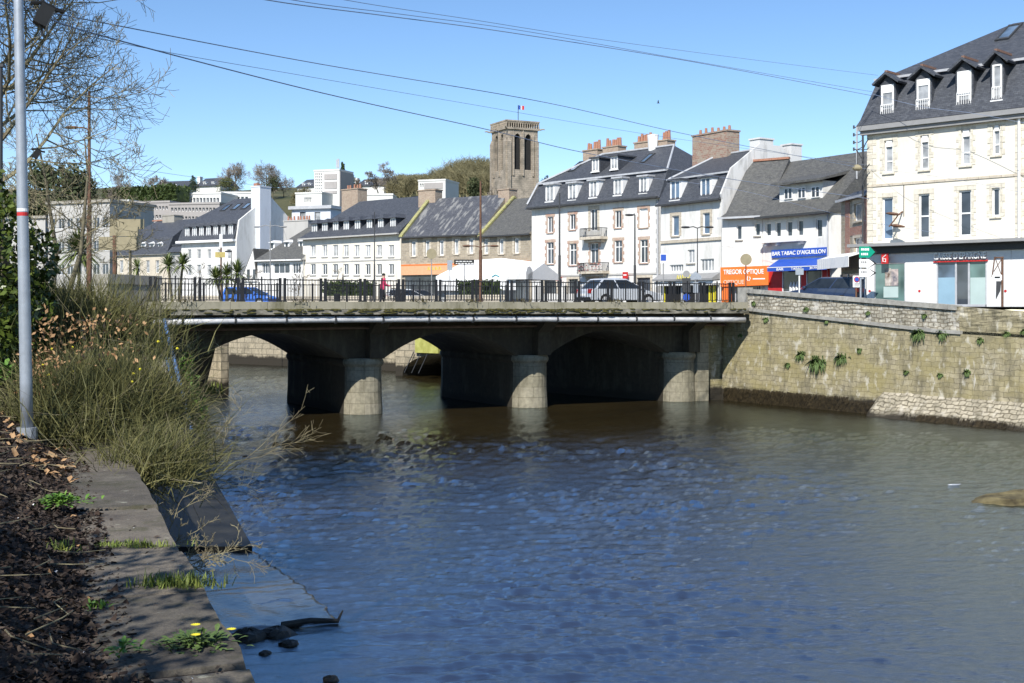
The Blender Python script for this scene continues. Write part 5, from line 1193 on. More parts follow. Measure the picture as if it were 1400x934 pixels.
# broom thicket
def broom(name, base, n, Lr, spread, m, label, lean=(0, 0), w=.006, seed=2, group=None, tops=1.0, area=(.5, .5), yflow=0, curl=.5):
    rr = random.Random(seed); r = empty(name, base, 0, label, 'shrub', group); mb = MB()
    for i in range(n):
        p = Vector((rr.gauss(0, area[0]), rr.gauss(0, area[1]), 0)); th = rr.uniform(0, 6.283); t = abs(rr.gauss(0, spread))
        d = Vector((math.cos(th)*math.sin(t)+lean[0], math.sin(th)*math.sin(t)+lean[1], math.cos(t)*tops)).normalized(); L = rr.uniform(*Lr); pts = [p]; k = 4
        st = rr.random()**.7*.55; p = p+d*L*st*.6
        sd = d.orthogonal(); sd.rotate(Quaternion(d, rr.uniform(0, 6.283))); pts = [p]
        for j in range(k): d = (d+Vector((rr.gauss(0, .24), rr.gauss(0, .24), -curl*.28*(j/k)+rr.gauss(0, .2)))).normalized(); p = p+d*L/k*.75; pts.append(p)
        vs = []
        for j, q in enumerate(pts): ww = w*(1-.75*j/k)*rr.uniform(.8, 1.2); vs += [q-sd*ww, q+sd*ww]
        mb.add(vs, [(2*j, 2*j+1, 2*j+3, 2*j+2) for j in range(k)])
    mb.build('stems', m, r, uv=False)
    k = MB()
    for i in range(n//45):
        p = Vector((rr.gauss(0, area[0]*1.1), rr.gauss(0, area[1]), rr.uniform(0, Lr[1]*.35))); th = rr.uniform(0, 6.283); d = Vector((math.cos(th)+lean[0], math.sin(th)*.7+lean[1], rr.uniform(-.1, 1.1))).normalized(); L = rr.uniform(.4, 1.0)*Lr[1]; q = p+d*L*.5+Vector((0, 0, -.04)); e = q+(d+Vector((rr.gauss(0, .25), rr.gauss(0, .25), rr.gauss(0, .25)))).normalized()*L*.5
        k.tube([p, q, e], [w*.9, w*.7, w*.3], 3, cap=False)
        for j in range(3): f = p.lerp(q, rr.random()) if j else q; k.tube([f, f+(d+Vector((rr.gauss(0, .6), rr.gauss(0, .6), rr.gauss(0, .6)))).normalized()*L*.3], [w*.55, w*.25], 3, cap=False)
    k.build('dry_twigs', TWIG, r, uv=False)
    return r
g = 'broom thicket on the bank'
br = broom('broom_shrub', P(140, 597, 14.9), 20000, (.35, 1.25), .62, LBROOM, 'large tangled olive broom bush on the bank beside the grey pole', lean=(-.06, -.12), area=(.34, .6), seed=2, group=g, w=.0042, curl=.9)
mb = MB()
for cx, cz, sx, sz, n in ((-.45, 1.15, .12, .2, 150), (.1, 1.38, .3, .08, 190), (-.5, .75, .12, .15, 200), (.0, 1.05, .3, .10, 180), (-.3, .5, .12, .1, 90)):
    for i in range(n): mb.add(leaf(Vector((rnd.gauss(cx, sx), rnd.uniform(-1.0, -.45), rnd.gauss(cz, sz))), rnd.uniform(.03, .08)), [(0, 1, 2, 3)])
mb.build('caught_leaves', LDRY, br, uv=False)
mb = MB()
for i in range(26): p = Vector((rnd.gauss(.2, .5), rnd.uniform(-.9, -.2), rnd.uniform(.1, 1.2))); mb.loft([[(p.x+.018*s*math.cos(t), p.y+.018*s*math.sin(t), p.z+h) for t in (0, 1.57, 3.14, 4.71)] for s, h in ((.4, -.015), (1, 0), (.4, .015))])
mb.build('yellow_flowers', YEL, br, uv=False)
broom('broom_shrub', P(158, 600, 15.5), 6500, (.35, 1.1), .7, LBROOM2, 'darker broom bush spilling over the wall edge above the ledge', lean=(.04, -.15), area=(.24, .7), seed=3, group=g, w=.0045, curl=1.3)
broom('broom_shrub', P(95, 500, 20), 6500, (.6, 1.75), .45, LBROOM, 'rear broom bush rising behind the front one below the cabbage palms', lean=(.05, 0), area=(.6, .8), seed=4, group=g, w=.006, curl=.6)
broom('broom_shrub', P(120, 500, 32), 4200, (.4, 1.3), .55, LBROOM2, 'far broom bush below the concrete parapet block', lean=(.12, -.1), area=(.8, 2.2), seed=6, group=g, w=.011, curl=1.0)
broom('broom_shrub', P(200, 660, 12.8), 2300, (.35, .85), .8, LBROOM, 'low broom sprays drooping over the wall just above the coping end', lean=(.32, -.1), area=(.22, .4), seed=8, group=g, w=.0045, curl=1.5)
# leafless sapling leaning out over the ledge
def sapling(base, label, seed, n, L, lean, r=.010, group='leafless sprays over the water'):
    rr = random.Random(seed); root = empty('leafless_sapling', base, 0, label, 'sapling', group); mb = MB()
    def tw(p, d, L, r, lev):
        pts = [p]; k = 5
        for j in range(k): d = (d+Vector((rr.gauss(0, .17), rr.gauss(0, .17), rr.gauss(.03, .13)))).normalized(); pts.append(pts[-1]+d*L/k)
        mb.tube(pts, [max(.0022, r*(1-.75*j/k)) for j in range(k+1)], 4, cap=False)
        if lev < 3:
            for j in range(5 if lev < 2 else 3):
                f = rr.uniform(.2, .98); i = min(k-1, int(f*k)); ax = (pts[i+1]-pts[i]).normalized(); s = ax.orthogonal(); s.rotate(Quaternion(ax, rr.uniform(0, 6.28)))
                tw(pts[i].lerp(pts[i+1], f*k-i), (ax+s*rr.uniform(.4, .9)).normalized(), L*rr.uniform(.3, .55), r*.55, lev+1)
    for i in range(n): tw(Vector((rr.gauss(0, .08), rr.gauss(0, .1), 0)), Vector((lean[0]+rr.gauss(0, .3), lean[1]+rr.gauss(0, .3), lean[2]+rr.gauss(0, .3))).normalized(), L*rr.uniform(.6, 1.1), r, 0)
    mb.build('branches', TWIG, root, uv=False); return root
sapling(P(228, 715, 12.2)+Vector((-.15, 0, -.4)), 'leafless grey sapling rooted in the wall spreading over the dark ledge', 21, 7, .95, (.25, -.1, .55))
sapling(P(300, 600, 17)+Vector((-.5, .3, -1.0)), 'thin leafless spray reaching out in front of the dark bridge arch', 23, 2, 1.6, (.35, 0, .95), .010)
sapling(P(262, 765, 10.8)+Vector((-.2, 0, -.15)), 'lowest bare spray trailing out above the slipway', 25, 4, .75, (.9, -.1, .1), .007)
# small plants
def tuft(name, pos, n, L, m, label, cat, group, spread=.7, w=.006, area=.06, stretch=1, seed=None):
    rr = random.Random(seed or sum(map(ord, label))); r = MB()
    for i in range(n):
        p = Vector((rr.gauss(0, area*stretch), rr.gauss(0, area), 0)); th = rr.uniform(0, 6.28); t = abs(rr.gauss(0, spread)); d = Vector((math.cos(th)*math.sin(t), math.sin(th)*math.sin(t), math.cos(t))); l = L*rr.uniform(.4, 1.1); s = Vector((-math.sin(th), math.cos(th), 0))
        q1 = p+d*l*.5; q2 = p+d*l+Vector((0, 0, -.25*l)); r.add([p-s*w, p+s*w, q1-s*w*.8, q1+s*w*.8, q2], [(0, 1, 3, 2), (2, 3, 4)])
    o = r.build(name, m, None, pos, uv=False); return tag(o, label, cat, group)
gg = 'plants on the coping and mulch'
tuft('grass_tuft', G(182, 747, ZB), 260, .07, LGRASS, 'short mossy grass strip in the coping joint nearer the bushes', 'grass', gg, .8, .004, .035, 4)
tuft('grass_tuft', G(240, 802, ZB), 380, .13, LGRASS, 'long bright grass tuft at the coping edge in the middle joint', 'grass', gg, .7, .004, .04, 3)
tuft('grass_tuft', G(128, 832, ZB), 50, .07, LWEED, 'small pale green sprig in the mulch left of the coping', 'weed', gg, .9, .008, .03)
tuft('grass_tuft', G(84, 750, ZB+.05), 60, .09, LGRASS, 'thin yellowish grass sprig in the mulch by the coping', 'grass', gg, .9, .006, .05, 1.6)
def leaf6(mb, base, d, L, w):
    d = d.normalized(); s = d.cross(Vector((0, 0, 1))); s = s.normalized() if s.length > .01 else Vector((1, 0, 0)); n = s.cross(d); q = [base, base+d*L*.3+s*w*.8+n*w*.25, base+d*L*.65+s*w+n*w*.2-Vector((0, 0, L*.06)), base+d*L-Vector((0, 0, L*.22)), base+d*L*.65-s*w+n*w*.2-Vector((0, 0, L*.06)), base+d*L*.3-s*w*.8+n*w*.25, base+d*L*.5]
    mb.add(q, [(0, 1, 6), (1, 2, 6), (2, 3, 6), (3, 4, 6), (4, 5, 6), (5, 0, 6)])
def leafyplant(pos, n, s, spread, label, m=LWEED, h=.15, flowers=0, cat='weed', name='leafy_weed'):
    r = empty(name, pos, 0, label, cat, gg); mb = MB()
    for i in range(int(n*1.6)): a = rnd.uniform(0, 6.28); r0 = abs(rnd.gauss(0, spread)); z0 = rnd.uniform(0, h*.4)*(1-min(1, r0/spread/2)); leaf6(mb, Vector((math.cos(a)*r0, math.sin(a)*r0, z0)), Vector((math.cos(a)+rnd.gauss(0, .4), math.sin(a)+rnd.gauss(0, .4), rnd.uniform(.1, .9))), s*rnd.uniform(.6, 1.3), s*rnd.uniform(.12, .22))
    mb.build('leaves', m, r, uv=False)
    for i in range(flowers):
        a = Vector((rnd.uniform(-.12, .18), rnd.uniform(-.08, .06), rnd.uniform(.05, .1))); f = MB()
        for k in range(14): t = k*.449; f.add([a, a+Vector((math.cos(t)*.012-math.sin(t)*.006, math.sin(t)*.012+math.cos(t)*.006, .004)), a+Vector((math.cos(t)*.026, math.sin(t)*.026, .006)), a+Vector((math.cos(t)*.012+math.sin(t)*.006, math.sin(t)*.012-math.cos(t)*.006, .004))], [(0, 1, 2, 3)])
        f.build('flower_head', YEL, r, uv=False)
leafyplant(G(80, 688, ZB+.1), 150, .07, .10, 'bright green leafy clump on the mulch beside the coping')
leafyplant(G(268, 882, ZB), 150, .06, .09, 'dandelion plant with yellow flowers at the coping edge', LFERN, .12, 3, 'dandelion', 'dandelion')
leafyplant(G(168, 893, ZB+.05), 26, .06, .04, 'small broad leaved seedling in the dark mulch near the dandelion')
leafyplant(P(8, 520, 15), 40, .16, .12, 'single green leafy seedling under the glossy shrub', LWEED, .5)
# litter
def litter():
    def chips(name, n, size, m, flat, Dr, orr, aspect=.25, lift=.02, th=.3):
        mb = MB()
        for i in range(n):
            D = Dr[0]+(Dr[1]-Dr[0])*rnd.random()**1.5; o = orr(); x = edge(D)-o; z = bank_z(o, D)+rnd.uniform(0, lift); s = size*rnd.uniform(.4, 1.5)
            a = rnd.uniform(0, 6.28); dx, dy = math.cos(a)*s, math.sin(a)*s; ex, ey = -math.sin(a)*s*aspect, math.cos(a)*s*aspect; t1, t2 = rnd.gauss(0, flat)*s, rnd.gauss(0, flat)*s; k = rnd.uniform(.0, th)*s
            mb.add([(x-dx, y_-dy, z-t1) if False else (x-dx, D-dy, z-t1+.004), (x+ex*1.3, D+ey*1.3, z+t2+k+.004), (x+dx, D+dy, z+t1+.004), (x-ex, D-ey, z-t2+k+.004)], [(0, 1, 2, 3)])
        return mb.build(name, m, None, uv=False)
    mulch_o = lambda: .40+abs(rnd.gauss(0, 1.1))
    for nm, n, m, s in (('bark_mulch', 21000, MULCHC, .018), ('bark_mulch', 10000, MULCHD, .026)): tag(chips(nm, n, s, m, .35, (4.2, 17), mulch_o, .4), 'loose dark bark chips covering the bank', 'mulch', kind='stuff')
    tag(chips('dead_leaves', 240, .022, LDRY, .35, (4.2, 15), lambda: .6+abs(rnd.gauss(0, 1.2)), .5), kind='stuff')
    tag(chips('dead_leaves', 150, .036, LDRY, .4, (10.8, 13.5), lambda: .55+abs(rnd.gauss(0, .45)), .55, .06), kind='stuff')
    tag(chips('pale_petals', 90, .018, WPAINT, .25, (4.3, 9), lambda: .2+abs(rnd.gauss(0, .9)), .6), kind='stuff')
    tag(chips('coping_debris', 900, .018, MULCHC, .3, (4.3, 12), lambda: rnd.choice([rnd.uniform(.0, .8), rnd.uniform(.5, .85), rnd.uniform(.5, .85)]), .4), kind='stuff')
    mb = MB()
    for i in range(160):
        D = rnd.uniform(4.3, 13); o = .75+abs(rnd.gauss(0, 1.0)); x = edge(D)-o; z = bank_z(o, D)+.03; a = rnd.uniform(0, 6.28); L = rnd.uniform(.05, .22)
        mb.tube([(x, D, z), (x+math.cos(a)*L, D+math.sin(a)*L, z+rnd.uniform(-.01, .03)), (x+math.cos(a+.3)*L*2, D+math.sin(a+.3)*L*2, z)], [.004, .003, .002], 4)
    tag(mb.build('fallen_twigs', TWIG, None, uv=False), kind='stuff')
MULCHC = mat('bark_chips', (.035, .026, .021), .9, .6, 9, col2=(.095, .073, .058))
MULCHD = mat('bark_chips_dark', (.018, .012, .010), .9, .5, 9, col2=(.05, .033, .025))
litter()
# cabbage palms
def cordyline(px, py, D, n, L, label, stems=((0, 0),), base=None):
    p = P(px, py, D); r = empty('cabbage_palm', (p.x, p.y, base or ZS), 0, label, 'palm', 'cabbage palms by the quay'); h = p.z-(base or ZS)
    for sx, sz in stems:
        t = MB(); t.tube([(sx*.4, 0, -.1), (sx*.7, 0, (h+sz)*.5), (sx, 0, h+sz)], [.12, .09, .08], 8); t.build('trunk', BARK, r, uv=False)
        mb = MB()
        for i in range(int(n*1.7)):
            th = rnd.uniform(0, 6.28); el = rnd.uniform(-.6, 1.5); d = Vector((math.cos(th)*math.cos(el), math.sin(th)*math.cos(el), math.sin(el))); s = Vector((-math.sin(th), math.cos(th), 0)); w = .036*L; l = 1.35*L*rnd.uniform(.7, 1.1); a = Vector((sx, 0, h+sz)); q1 = a+d*l*.55; q2 = a+d*l+Vector((0, 0, -.22*l))
            mb.add([a-s*w*.6, a+s*w*.6, q1-s*w, q1+s*w, q2], [(0, 1, 3, 2), (2, 3, 4)])
        mb.build('leaf_head', LPALM, r, uv=False)
cordyline(108, 345, 62, 170, 1.25, 'big cabbage palm rosette below the brown post at the left')
cordyline(178, 322, 72, 80, .85, 'tall thin cabbage palm beside the tan billboard back')
cordyline(188, 366, 78, 60, .8, 'short cabbage palm in front of the beige terraced house')
cordyline(240, 364, 84, 90, .95, 'twin headed cabbage palm left of the blue car', ((-.5, 0), (.5, .1)))
cordyline(310, 377, 86, 90, 1.0, 'low triple headed cabbage palm by the blue car', ((-.75, -.2), (0, .0), (.75, .2)))
# hedges
def hedge(a, c, D1, D2, top, base, n, s, m, label, name='hedge', dep=1.2, cat='hedge'):
    p, q = P(a, base, D1), P(c, base, D2); d = q-p; L = d.length; r = empty(name, p, math.atan2(d.y, d.x), label, cat); hh = (base-top)*(D1+D2)/2/F; mb = MB()
    core = MB(); core.box(.1, L-.1, .15, dep-.15, -.3, hh*.85); core.build('branches', m, r, uv=False)
    for i in range(n): mb.add(leaf(Vector((rnd.uniform(0, L), rnd.choice([rnd.uniform(-.05, .15), rnd.uniform(0, dep)]), hh*rnd.random()*(1+.08*math.sin(i*.37)))), s*rnd.uniform(.6, 1.3)), [(0, 1, 2, 3)])
    mb.build('foliage', m, r, uv=False)
hedge(140, 240, 245, 235, 259, 278, 2600, 1.0, LHEDGE, 'long clipped dark hedge along the hillside above the school', dep=4)
hedge(440, 476, 106, 104, 384.5, 401, 700, .28, LHEDGE, 'low clipped hedge behind the railing in front of the long house')
hedge(484, 502, 103, 102, 385, 402, 350, .28, LHEDGE, 'short hedge left of the person in pink')
hedge(624, 674, 92, 90, 384, 400, 900, .26, LHEDGE, 'rounded planter hedge before the white marquee')
# hill trees
gh = 'trees on the hill'
def ht(px, base, D, hpx, wpx, label, seed, kind='bare', m=None):
    p = P(px, base, D); ppm = F/D; p.z = min(p.z, hill_z(p.x, D)+.5) if kind != 'x' else p.z
    H_ = (P(px, base-hpx, D).z-p.z); W = wpx/ppm
    if kind == 'bare': return bare_tree('bare_tree', p, H_, W*.48, label, 'tree', gh, 3, seed, r0=H_*.022, twm=m or TWIGF, kids=(22, 11, 9), minr=.022*D/300, trunk_to=.85, firstb=.22, upcurl=.25, lenf=(.55, .55, .5))
    r = empty('evergreen_tree' if kind != 'conifer' else 'conifer', p, 0, label, 'tree', gh); t = MB(); t.tube([(0, 0, -1), (0, 0, H_*.8)], [H_*.03, H_*.01], 6); t.build('trunk', BARK, r, uv=False); mb = MB()
    for i in range(16):
        f = (i+.5)/16
        if kind == 'conifer': z = H_*(.12+.86*f); w = W*.5*(1-f)**.8+.15; leafball(mb, (rnd.gauss(0, W*.04), rnd.gauss(0, W*.04), z), w, w, H_*.06, 130, H_*.045, -.5)
        else: a = rnd.uniform(0, 6.28); q = rnd.uniform(.1, .42); z = H_*rnd.uniform(.25, .85); leafball(mb, (math.cos(a)*W*q*.85, math.sin(a)*W*q*.85, z), W*.24, W*.24, H_*.14, 170, H_*.045)
    mb.build('crown', LCONI if kind == 'conifer' else (m or LEVER), r, uv=False); return r
ht(322, 266, 300, 43, 52, 'left of two broad round leafless trees on the skyline', 31); ht(364, 266, 300, 43, 60, 'right of two broad round leafless trees on the skyline', 32)
ht(388, 268, 302, 34, 36, 'lower leafless tree at the right of the skyline pair', 33)
ht(310, 268, 285, 26, 30, 'rounded green bush-like tree before the skyline pair', 34, 'ever', leafmat('olive_foliage', (.06, .075, .025), (.13, .14, .045), .7, .4))
ht(264, 264, 310, 24, 20, 'dark conifer beside the white hill chimney', 35, 'conifer'); ht(373, 266, 295, 27, 20, 'dark evergreen between the two skyline trees', 36, 'ever')
ht(518, 258, 300, 34, 24, 'slim leafless tree right of the hill house', 37); ht(536, 260, 295, 43, 34, 'tall round leafless tree left of the wooded ridge', 38)
ht(469, 264, 285, 42, 15, 'tall dark conifer beside the tower block', 39, 'conifer'); ht(478, 264, 285, 30, 18, 'lower evergreen behind the tower block conifer', 40, 'ever'); ht(487, 262, 290, 26, 20, 'small leafless tree between conifer and hill house', 41)
ht(418, 277, 270, 22, 34, 'brown leafless tree in front of the tower block wing', 42, m=TWIGO); ht(405, 280, 272, 22, 30, 'brown leafless tree left of the tower block wing', 43, m=TWIGO)
ht(740, 262, 250, 30, 26, 'leafless tree right of the church tower', 44); ht(755, 255, 255, 20, 22, 'small leafless tree above the mansard hip', 45)
ht(86, 268, 200, 62, 74, 'big dark evergreen crown behind the bare tree', 46, 'ever'); ht(55, 270, 205, 58, 60, 'dark evergreen at the left behind the pole', 47, 'ever'); ht(118, 270, 215, 40, 44, 'broad evergreen right of the dark crown', 48, 'ever')
ht(140, 268, 240, 36, 40, 'leafless tree above the hedge at the left', 49); ht(170, 268, 262, 34, 44, 'leafless purple-grey tree above the long hedge', 50); ht(203, 262, 300, 28, 34, 'leafless skyline tree left of the dark hill roofs', 51)
ht(672, 258, 230, 14, 24, 'leafless tree in front of the church tower base', 52)
ht(650, 262, 236, 26, 26, 'dark ivy clad tree left of the church tower', 53, 'ever')
def woods():
    rr = random.Random(77); mb = MB()
    for i in range(420):
        f = rr.random(); px = 540+f*185; D = 285+rr.random()*150; x = (px-700)/F*D+rr.gauss(0, 2); z0 = hill_z(x, D)-.5
        crest = 262-(262-217)*sm(545, 640, px) if px < 640 else 217+(px-640)*.10; top = crest+rr.gauss(5, 4)+(14 if D < 330 else 0)
        H_ = max(5, P(px, top, D).z-z0); H_ = min(H_, 26)
        mb.tube([(x, D, z0), (x+rr.gauss(0, .6), D, z0+H_*.9)], [.25, .04], 4, cap=False)
        for k in range(46):
            f2 = .3+.7*k/46; a = rr.uniform(0, 6.28); L = H_*.26*(1.15-.65*f2)*rr.uniform(.6, 1.2); p = Vector((x, D, z0+H_*.9*f2)); e = p+Vector((math.cos(a)*L, math.sin(a)*L, L*rr.uniform(.4, 1.3))); mid = p.lerp(e, .5)-Vector((0, 0, L*.1)); w = .05
            mb.tube([p, mid, e], [.05, .04, .02], 3, cap=False)
            for q in range(3): e2 = mid.lerp(e, q/2)+Vector((rr.gauss(0, .8), rr.gauss(0, .8), rr.uniform(.2, 1.3))); mb.tube([mid.lerp(e, q/2.2), e2], [.035, .02], 3, cap=False)
    tag(mb.build('woodland', TWIGO, None, uv=False), 'bare olive-brown woodland covering the ridge left of the church tower', 'woodland', kind='stuff')
woods()
# street saplings seen against the white houses
for i, (px, base, D, h, w, l) in enumerate(((336, 385, 112, 62, 30, 'thin leafless street tree before the low grey roofed house'), (407, 388, 112, 60, 30, 'thin leafless street tree left of the long dormer house'), (448, 388, 110, 62, 26, 'thin leafless street tree before the long dormer house'), (262, 388, 115, 70, 24, 'thin leafless street tree before the white gable house'))):
    p = P(px, base, D); p.z = ZS; bare_tree('street_tree', p, h*D/F+.8, w*D/F*.55, l, 'tree', 'leafless street trees beyond the bridge', 3, 60+i, r0=.07, twm=TWIGF, kids=(8, 5, 4), minr=.013, upcurl=.5)
# plants growing from the quay wall
gq = 'plants rooted in the quay wall'
def qpix(px, py):                              # quay wall point seen at a pixel
    k = (px-700)/F; t = (k*QW0.y-QW0.x)/(QD.x-k*QD.y); z = ZE-(py-HOR)/F*QP(t).y; p = QP(t, .05*max(0, 5-z)+.02 if z < qstr(t) else -.02); return t, Vector((p.x, p.y, z))
for px, py, s, l in ((1080, 498, 10, 'small round fern left of the wall fern trio'), (1120, 494, 22, 'widest green fern hanging on the quay wall'), (1153, 488, 15, 'tall narrow fern right of the widest wall fern'), (1098, 484, 13, 'flat grassy tuft above the widest wall fern'),
                     (1257, 455, 15, 'dark green tuft hanging under the ragged string course'), (1288, 456, 12, 'thin hanging tuft right of the string course break'), (1048, 436, 10, 'small tuft high on the wall near the bridge end'), (1102, 422, 9, 'low tuft on the string course above the fern trio'),
                     (1030, 414, 9, 'grass tuft beside the weathered end stone of the parapet'), (1131, 438, 10, 'tuft under the string course above the tall fern'), (1165, 441, 9, 'tiny tuft under the string course midway along'), (1325, 508, 11, 'dark tuft low on the right wall left of the lime streak'), (1263, 431, 8, 'small sprig on the parapet rubble'), (1342, 464, 10, 'low yellowish tuft in the top joint at the right'), (1376, 456, 10, 'green tuft in the top joint near the right edge'), (1014, 458, 8, 'sprig on the wall corner below the bridge pipe'), (1242, 508, 8, 'sprig above the sloping stone footing'), (1177, 478, 9, 'pale sprig between tall fern and footing'), (1186, 427, 7, 'tiny sprig on the parapet face midway along'), (1288, 512, 8, 'sprig in a low joint right of the footing start'), (1400, 452, 9, 'tuft in the top joint at the picture edge'), (1010, 412, 8, 'low grass on the coping end against the parapet')):
    t, p = qpix(px, py); r = MB(); k = s/(38 if s > 11 else 52)
    for i in range(int(16+s*7)):
        d = Vector((rnd.gauss(0, .6), 0, rnd.gauss(-.15, .7))).normalized(); d = (QD*d.x*1.1+QN*rnd.uniform(.3, .9)+Vector((0, 0, d.z))).normalized(); l_ = k*rnd.uniform(.4, 1.1); s_ = d.cross(Vector((0, 0, 1))).normalized()*.028; a = QD*rnd.gauss(0, k*.35); q1 = a+d*l_*.6; q2 = a+d*l_-Vector((0, 0, l_*.45)); r.add([a-s_, a+s_, q1-s_, q1+s_, q2], [(0, 1, 3, 2), (2, 3, 4)])
    o = r.build('wall_fern', LFERN, None, p, uv=False); tag(o, l, 'fern', gq)
# dark seaweed fringe at the tide line
def weed():
    mb = MB()
    for i in range(4200):
        t = rnd.uniform(.0, 10.8); z = rnd.uniform(.02, .78)*(1 if t < 9 else .8); p = QP(t, .05*(5-z)+.02, z); L = rnd.uniform(.08, .26); s_ = QD*rnd.uniform(.012, .03); q = p+QN*rnd.uniform(.02, .09)+Vector((0, 0, -L)); mb.add([p-s_, p+s_, q+s_*.5, q-s_*.5], [(0, 1, 2, 3)])
    for i in range(1500):
        t = rnd.choice([rnd.uniform(14, 15), rnd.gauss(15.5, .5), rnd.gauss(17.7, .5), rnd.uniform(13, 24)]); z = rnd.uniform(-.05, .3); o = 2.1-2.0*(z+.6)/1.9; p = QP(t, o, z); L = rnd.uniform(.08, .2); s_ = QD*rnd.uniform(.012, .03); q = p+QN*rnd.uniform(.06, .12)+Vector((0, 0, -L*.7)); mb.add([p-s_, p+s_, q+s_*.5, q-s_*.5], [(0, 1, 2, 3)])
    tag(mb.build('seaweed', leafmat('dark_bladderwrack', (.018, .014, .008), (.05, .038, .02), .45, 5), None, uv=False), 'dark seaweed fringe along the tide line of the quay wall', 'seaweed', kind='stuff')
weed()
# weeds on the bridge coping
for px, l in ((248, 'dry stalks on the coping by the first railing posts'), (410, 'dark weed clump under the fourth pair of railing posts'), (574, 'dark weed clump under the eighth pair of railing posts'), (640, 'flat mossy weed on the coping mid bridge'), (714, 'withered weed hanging by the middle railing posts'), (838, 'dark weed stalks below the silver car'), (925, 'rust coloured weed on the coping at the right'), (990, 'thin stalks on the coping near the right end')):
    k = (px-700)/F; x = None; o = BL(0, -2.1); t = (k*o.y-o.x)/(U.x-k*U.y); p = BL(t, -2.1, 5.57)
    tuft('dry_weed', p, 46, .38, leafmat('withered_weed', (.03, .025, .012), (.10, .085, .03), .9, 5) if 'withered_weed' not in MATS else MATS['withered_weed'], l, 'weed', 'weeds along the bridge coping', 1.0, .018, .16, 1.5, seed=px)
# ------------------------------------------------------------------ vehicles
CGLASS = glass('car_glass', (.02, .025, .03), .05, .4, 1)
TYRE = mat('tyre_rubber', (.012, .012, .012), .85, .2, 6)
LAMPR = mat('tail_lamp', (.35, .01, .01), .25, .1, 5)
LAMPW = mat('head_lamp', (.6, .62, .65), .15, .1, 5)
def paint(name, c):
    m = mat(name, c, .32, .06, 2, spec=.5); m.node_tree.nodes['Principled BSDF'].inputs['Coat Weight'].default_value = .5; return m
def car(label, pos, heading, pm, L=4.3, W=1.75, Hh=1.45, estate=False, name='parked_car', group=None):
    r = empty(name, pos, heading, label, 'car', group); h = W/2; wb0, wb1 = -L*.30, L*.31; rw = .32; belt = Hh*.62
    def arch(cx): return [(cx+math.cos(t)*(rw+.06)*sg, .30+math.sin(t)*(rw+.06)) for t in [math.pi*k/8 for k in range(9)] for sg in (1,)]
    prof = [(-L/2+.08, .30), (-L/2, .5), (-L/2+.03, belt-.12), (-L/2+.12, belt), (L*.16, belt+.02), (L/2-.55, belt-.12), (L/2-.08, belt-.26), (L/2, .55), (L/2-.05, .28)]
    prof += [(x, z) for x, z in arch(wb1)]+[(x, z) for x, z in arch(wb0)]
    n = len(prof); cx = 0; cz = .6
    rings = [[((x*.97), y, cz+(z-cz)*.93) if abs(y) == h else (x, y, z) for x, z in prof] for y in (-h, -h+.09, h-.09, h)]
    m = MB(); m.loft([[(p[0], p[1], p[2]) for p in rg] for rg in rings]); body = m.build('body', pm, r)
    rb, rf = (-L/2+.22 if estate else -L*.30), L*.02
    b0, b1 = (-L/2+.10 if estate else -L/2+.35), L*.27
    m = MB(); hw0, hw1 = h-.06, h-.22; zt = Hh-.06
    m.loft([[(b0, -hw0, belt-.02), (b1, -hw0, belt-.02), (b1, hw0, belt-.02), (b0, hw0, belt-.02)], [(rb, -hw1, zt), (rf, -hw1, zt), (rf, hw1, zt), (rb, hw1, zt)]]); m.build('glasshouse', CGLASS, r)
    m = MB(); m.loft([[(rb-.04, -hw1-.02, zt-.03), (rf+.05, -hw1-.02, zt-.03), (rf+.05, hw1+.02, zt-.03), (rb-.04, hw1+.02, zt-.03)], [(rb+.0, -hw1-.01, zt+.03), (rf, -hw1-.01, zt+.03), (rf, hw1+.01, zt+.03), (rb, hw1+.01, zt+.03)], [(rb+.2, -hw1+.15, Hh), (rf-.2, -hw1+.15, Hh), (rf-.2, hw1-.15, Hh), (rb+.2, hw1-.15, Hh)]])
    mid = (b0+b1)/2-.1
    for sg in (-1, 1):
        for xb, xt, w in ((b0, rb, .06), (b1, rf, .035), (mid, (rb+rf)/2-.05, .035)):
            m.prism([(xb-w, sg*(hw0+.008), belt-.02), (xb+w, sg*(hw0+.008), belt-.02), (xt+w, sg*(hw1+.012), zt), (xt-w, sg*(hw1+.012), zt)], (0, -sg*.05, 0))
    m.build('roof', pm, r)
    for x in (wb0, wb1):
        for sg in (-1, 1):
            m = MB(); y0, y1 = sg*(h-.2), sg*(h+.005); m.tube([(x, y0, rw), (x, y1, rw)], rw, 16); w = m.build('wheel', TYRE, r)
            q = MB(); q.tube([(x, y1-sg*.03, rw), (x, y1+sg*.012, rw)], rw*.62, 12); q.build('rim', ZINC, w)
    for sg in (-1, 1):
        m = MB(); m.box(-L/2-.01, -L/2+.12, sg*(h-.18)-.14, sg*(h-.18)+.14, belt-.24, belt-.02); m.build('tail_light', LAMPR, r)
        m = MB(); m.box(L/2-.25, L/2-.02, sg*(h-.2)-.15, sg*(h-.2)+.15, belt-.34, belt-.2); m.build('headlight', LAMPW, r)
        m = MB(); m.box(b1-.35, b1-.2, sg*(h+.06)-.08, sg*(h+.06)+.08, belt, belt+.14); m.build('wing_mirror', pm, r)
    m = MB(); m.box(-L/2-.03, -L/2+.1, -h+.1, h-.1, .3, .48); m.build('bumper', BLACK, r)
    m = MB(); m.box(-L/2-.02, -L/2+.02, -.26, .26, .55, .67); m.build('number_plate', WPAINT, r)
    return r
SILVER = paint('silver_car_paint', (.46, .49, .54)); CBLUE = paint('bright_blue_car_paint', (.03, .14, .55)); NAVY = paint('navy_car_paint', (.018, .035, .085)); CWHITE = paint('white_car_paint', (.62, .64, .66))
p = P(845, 418, 65.5); p.z = ZS+.02; hd = BA+.03
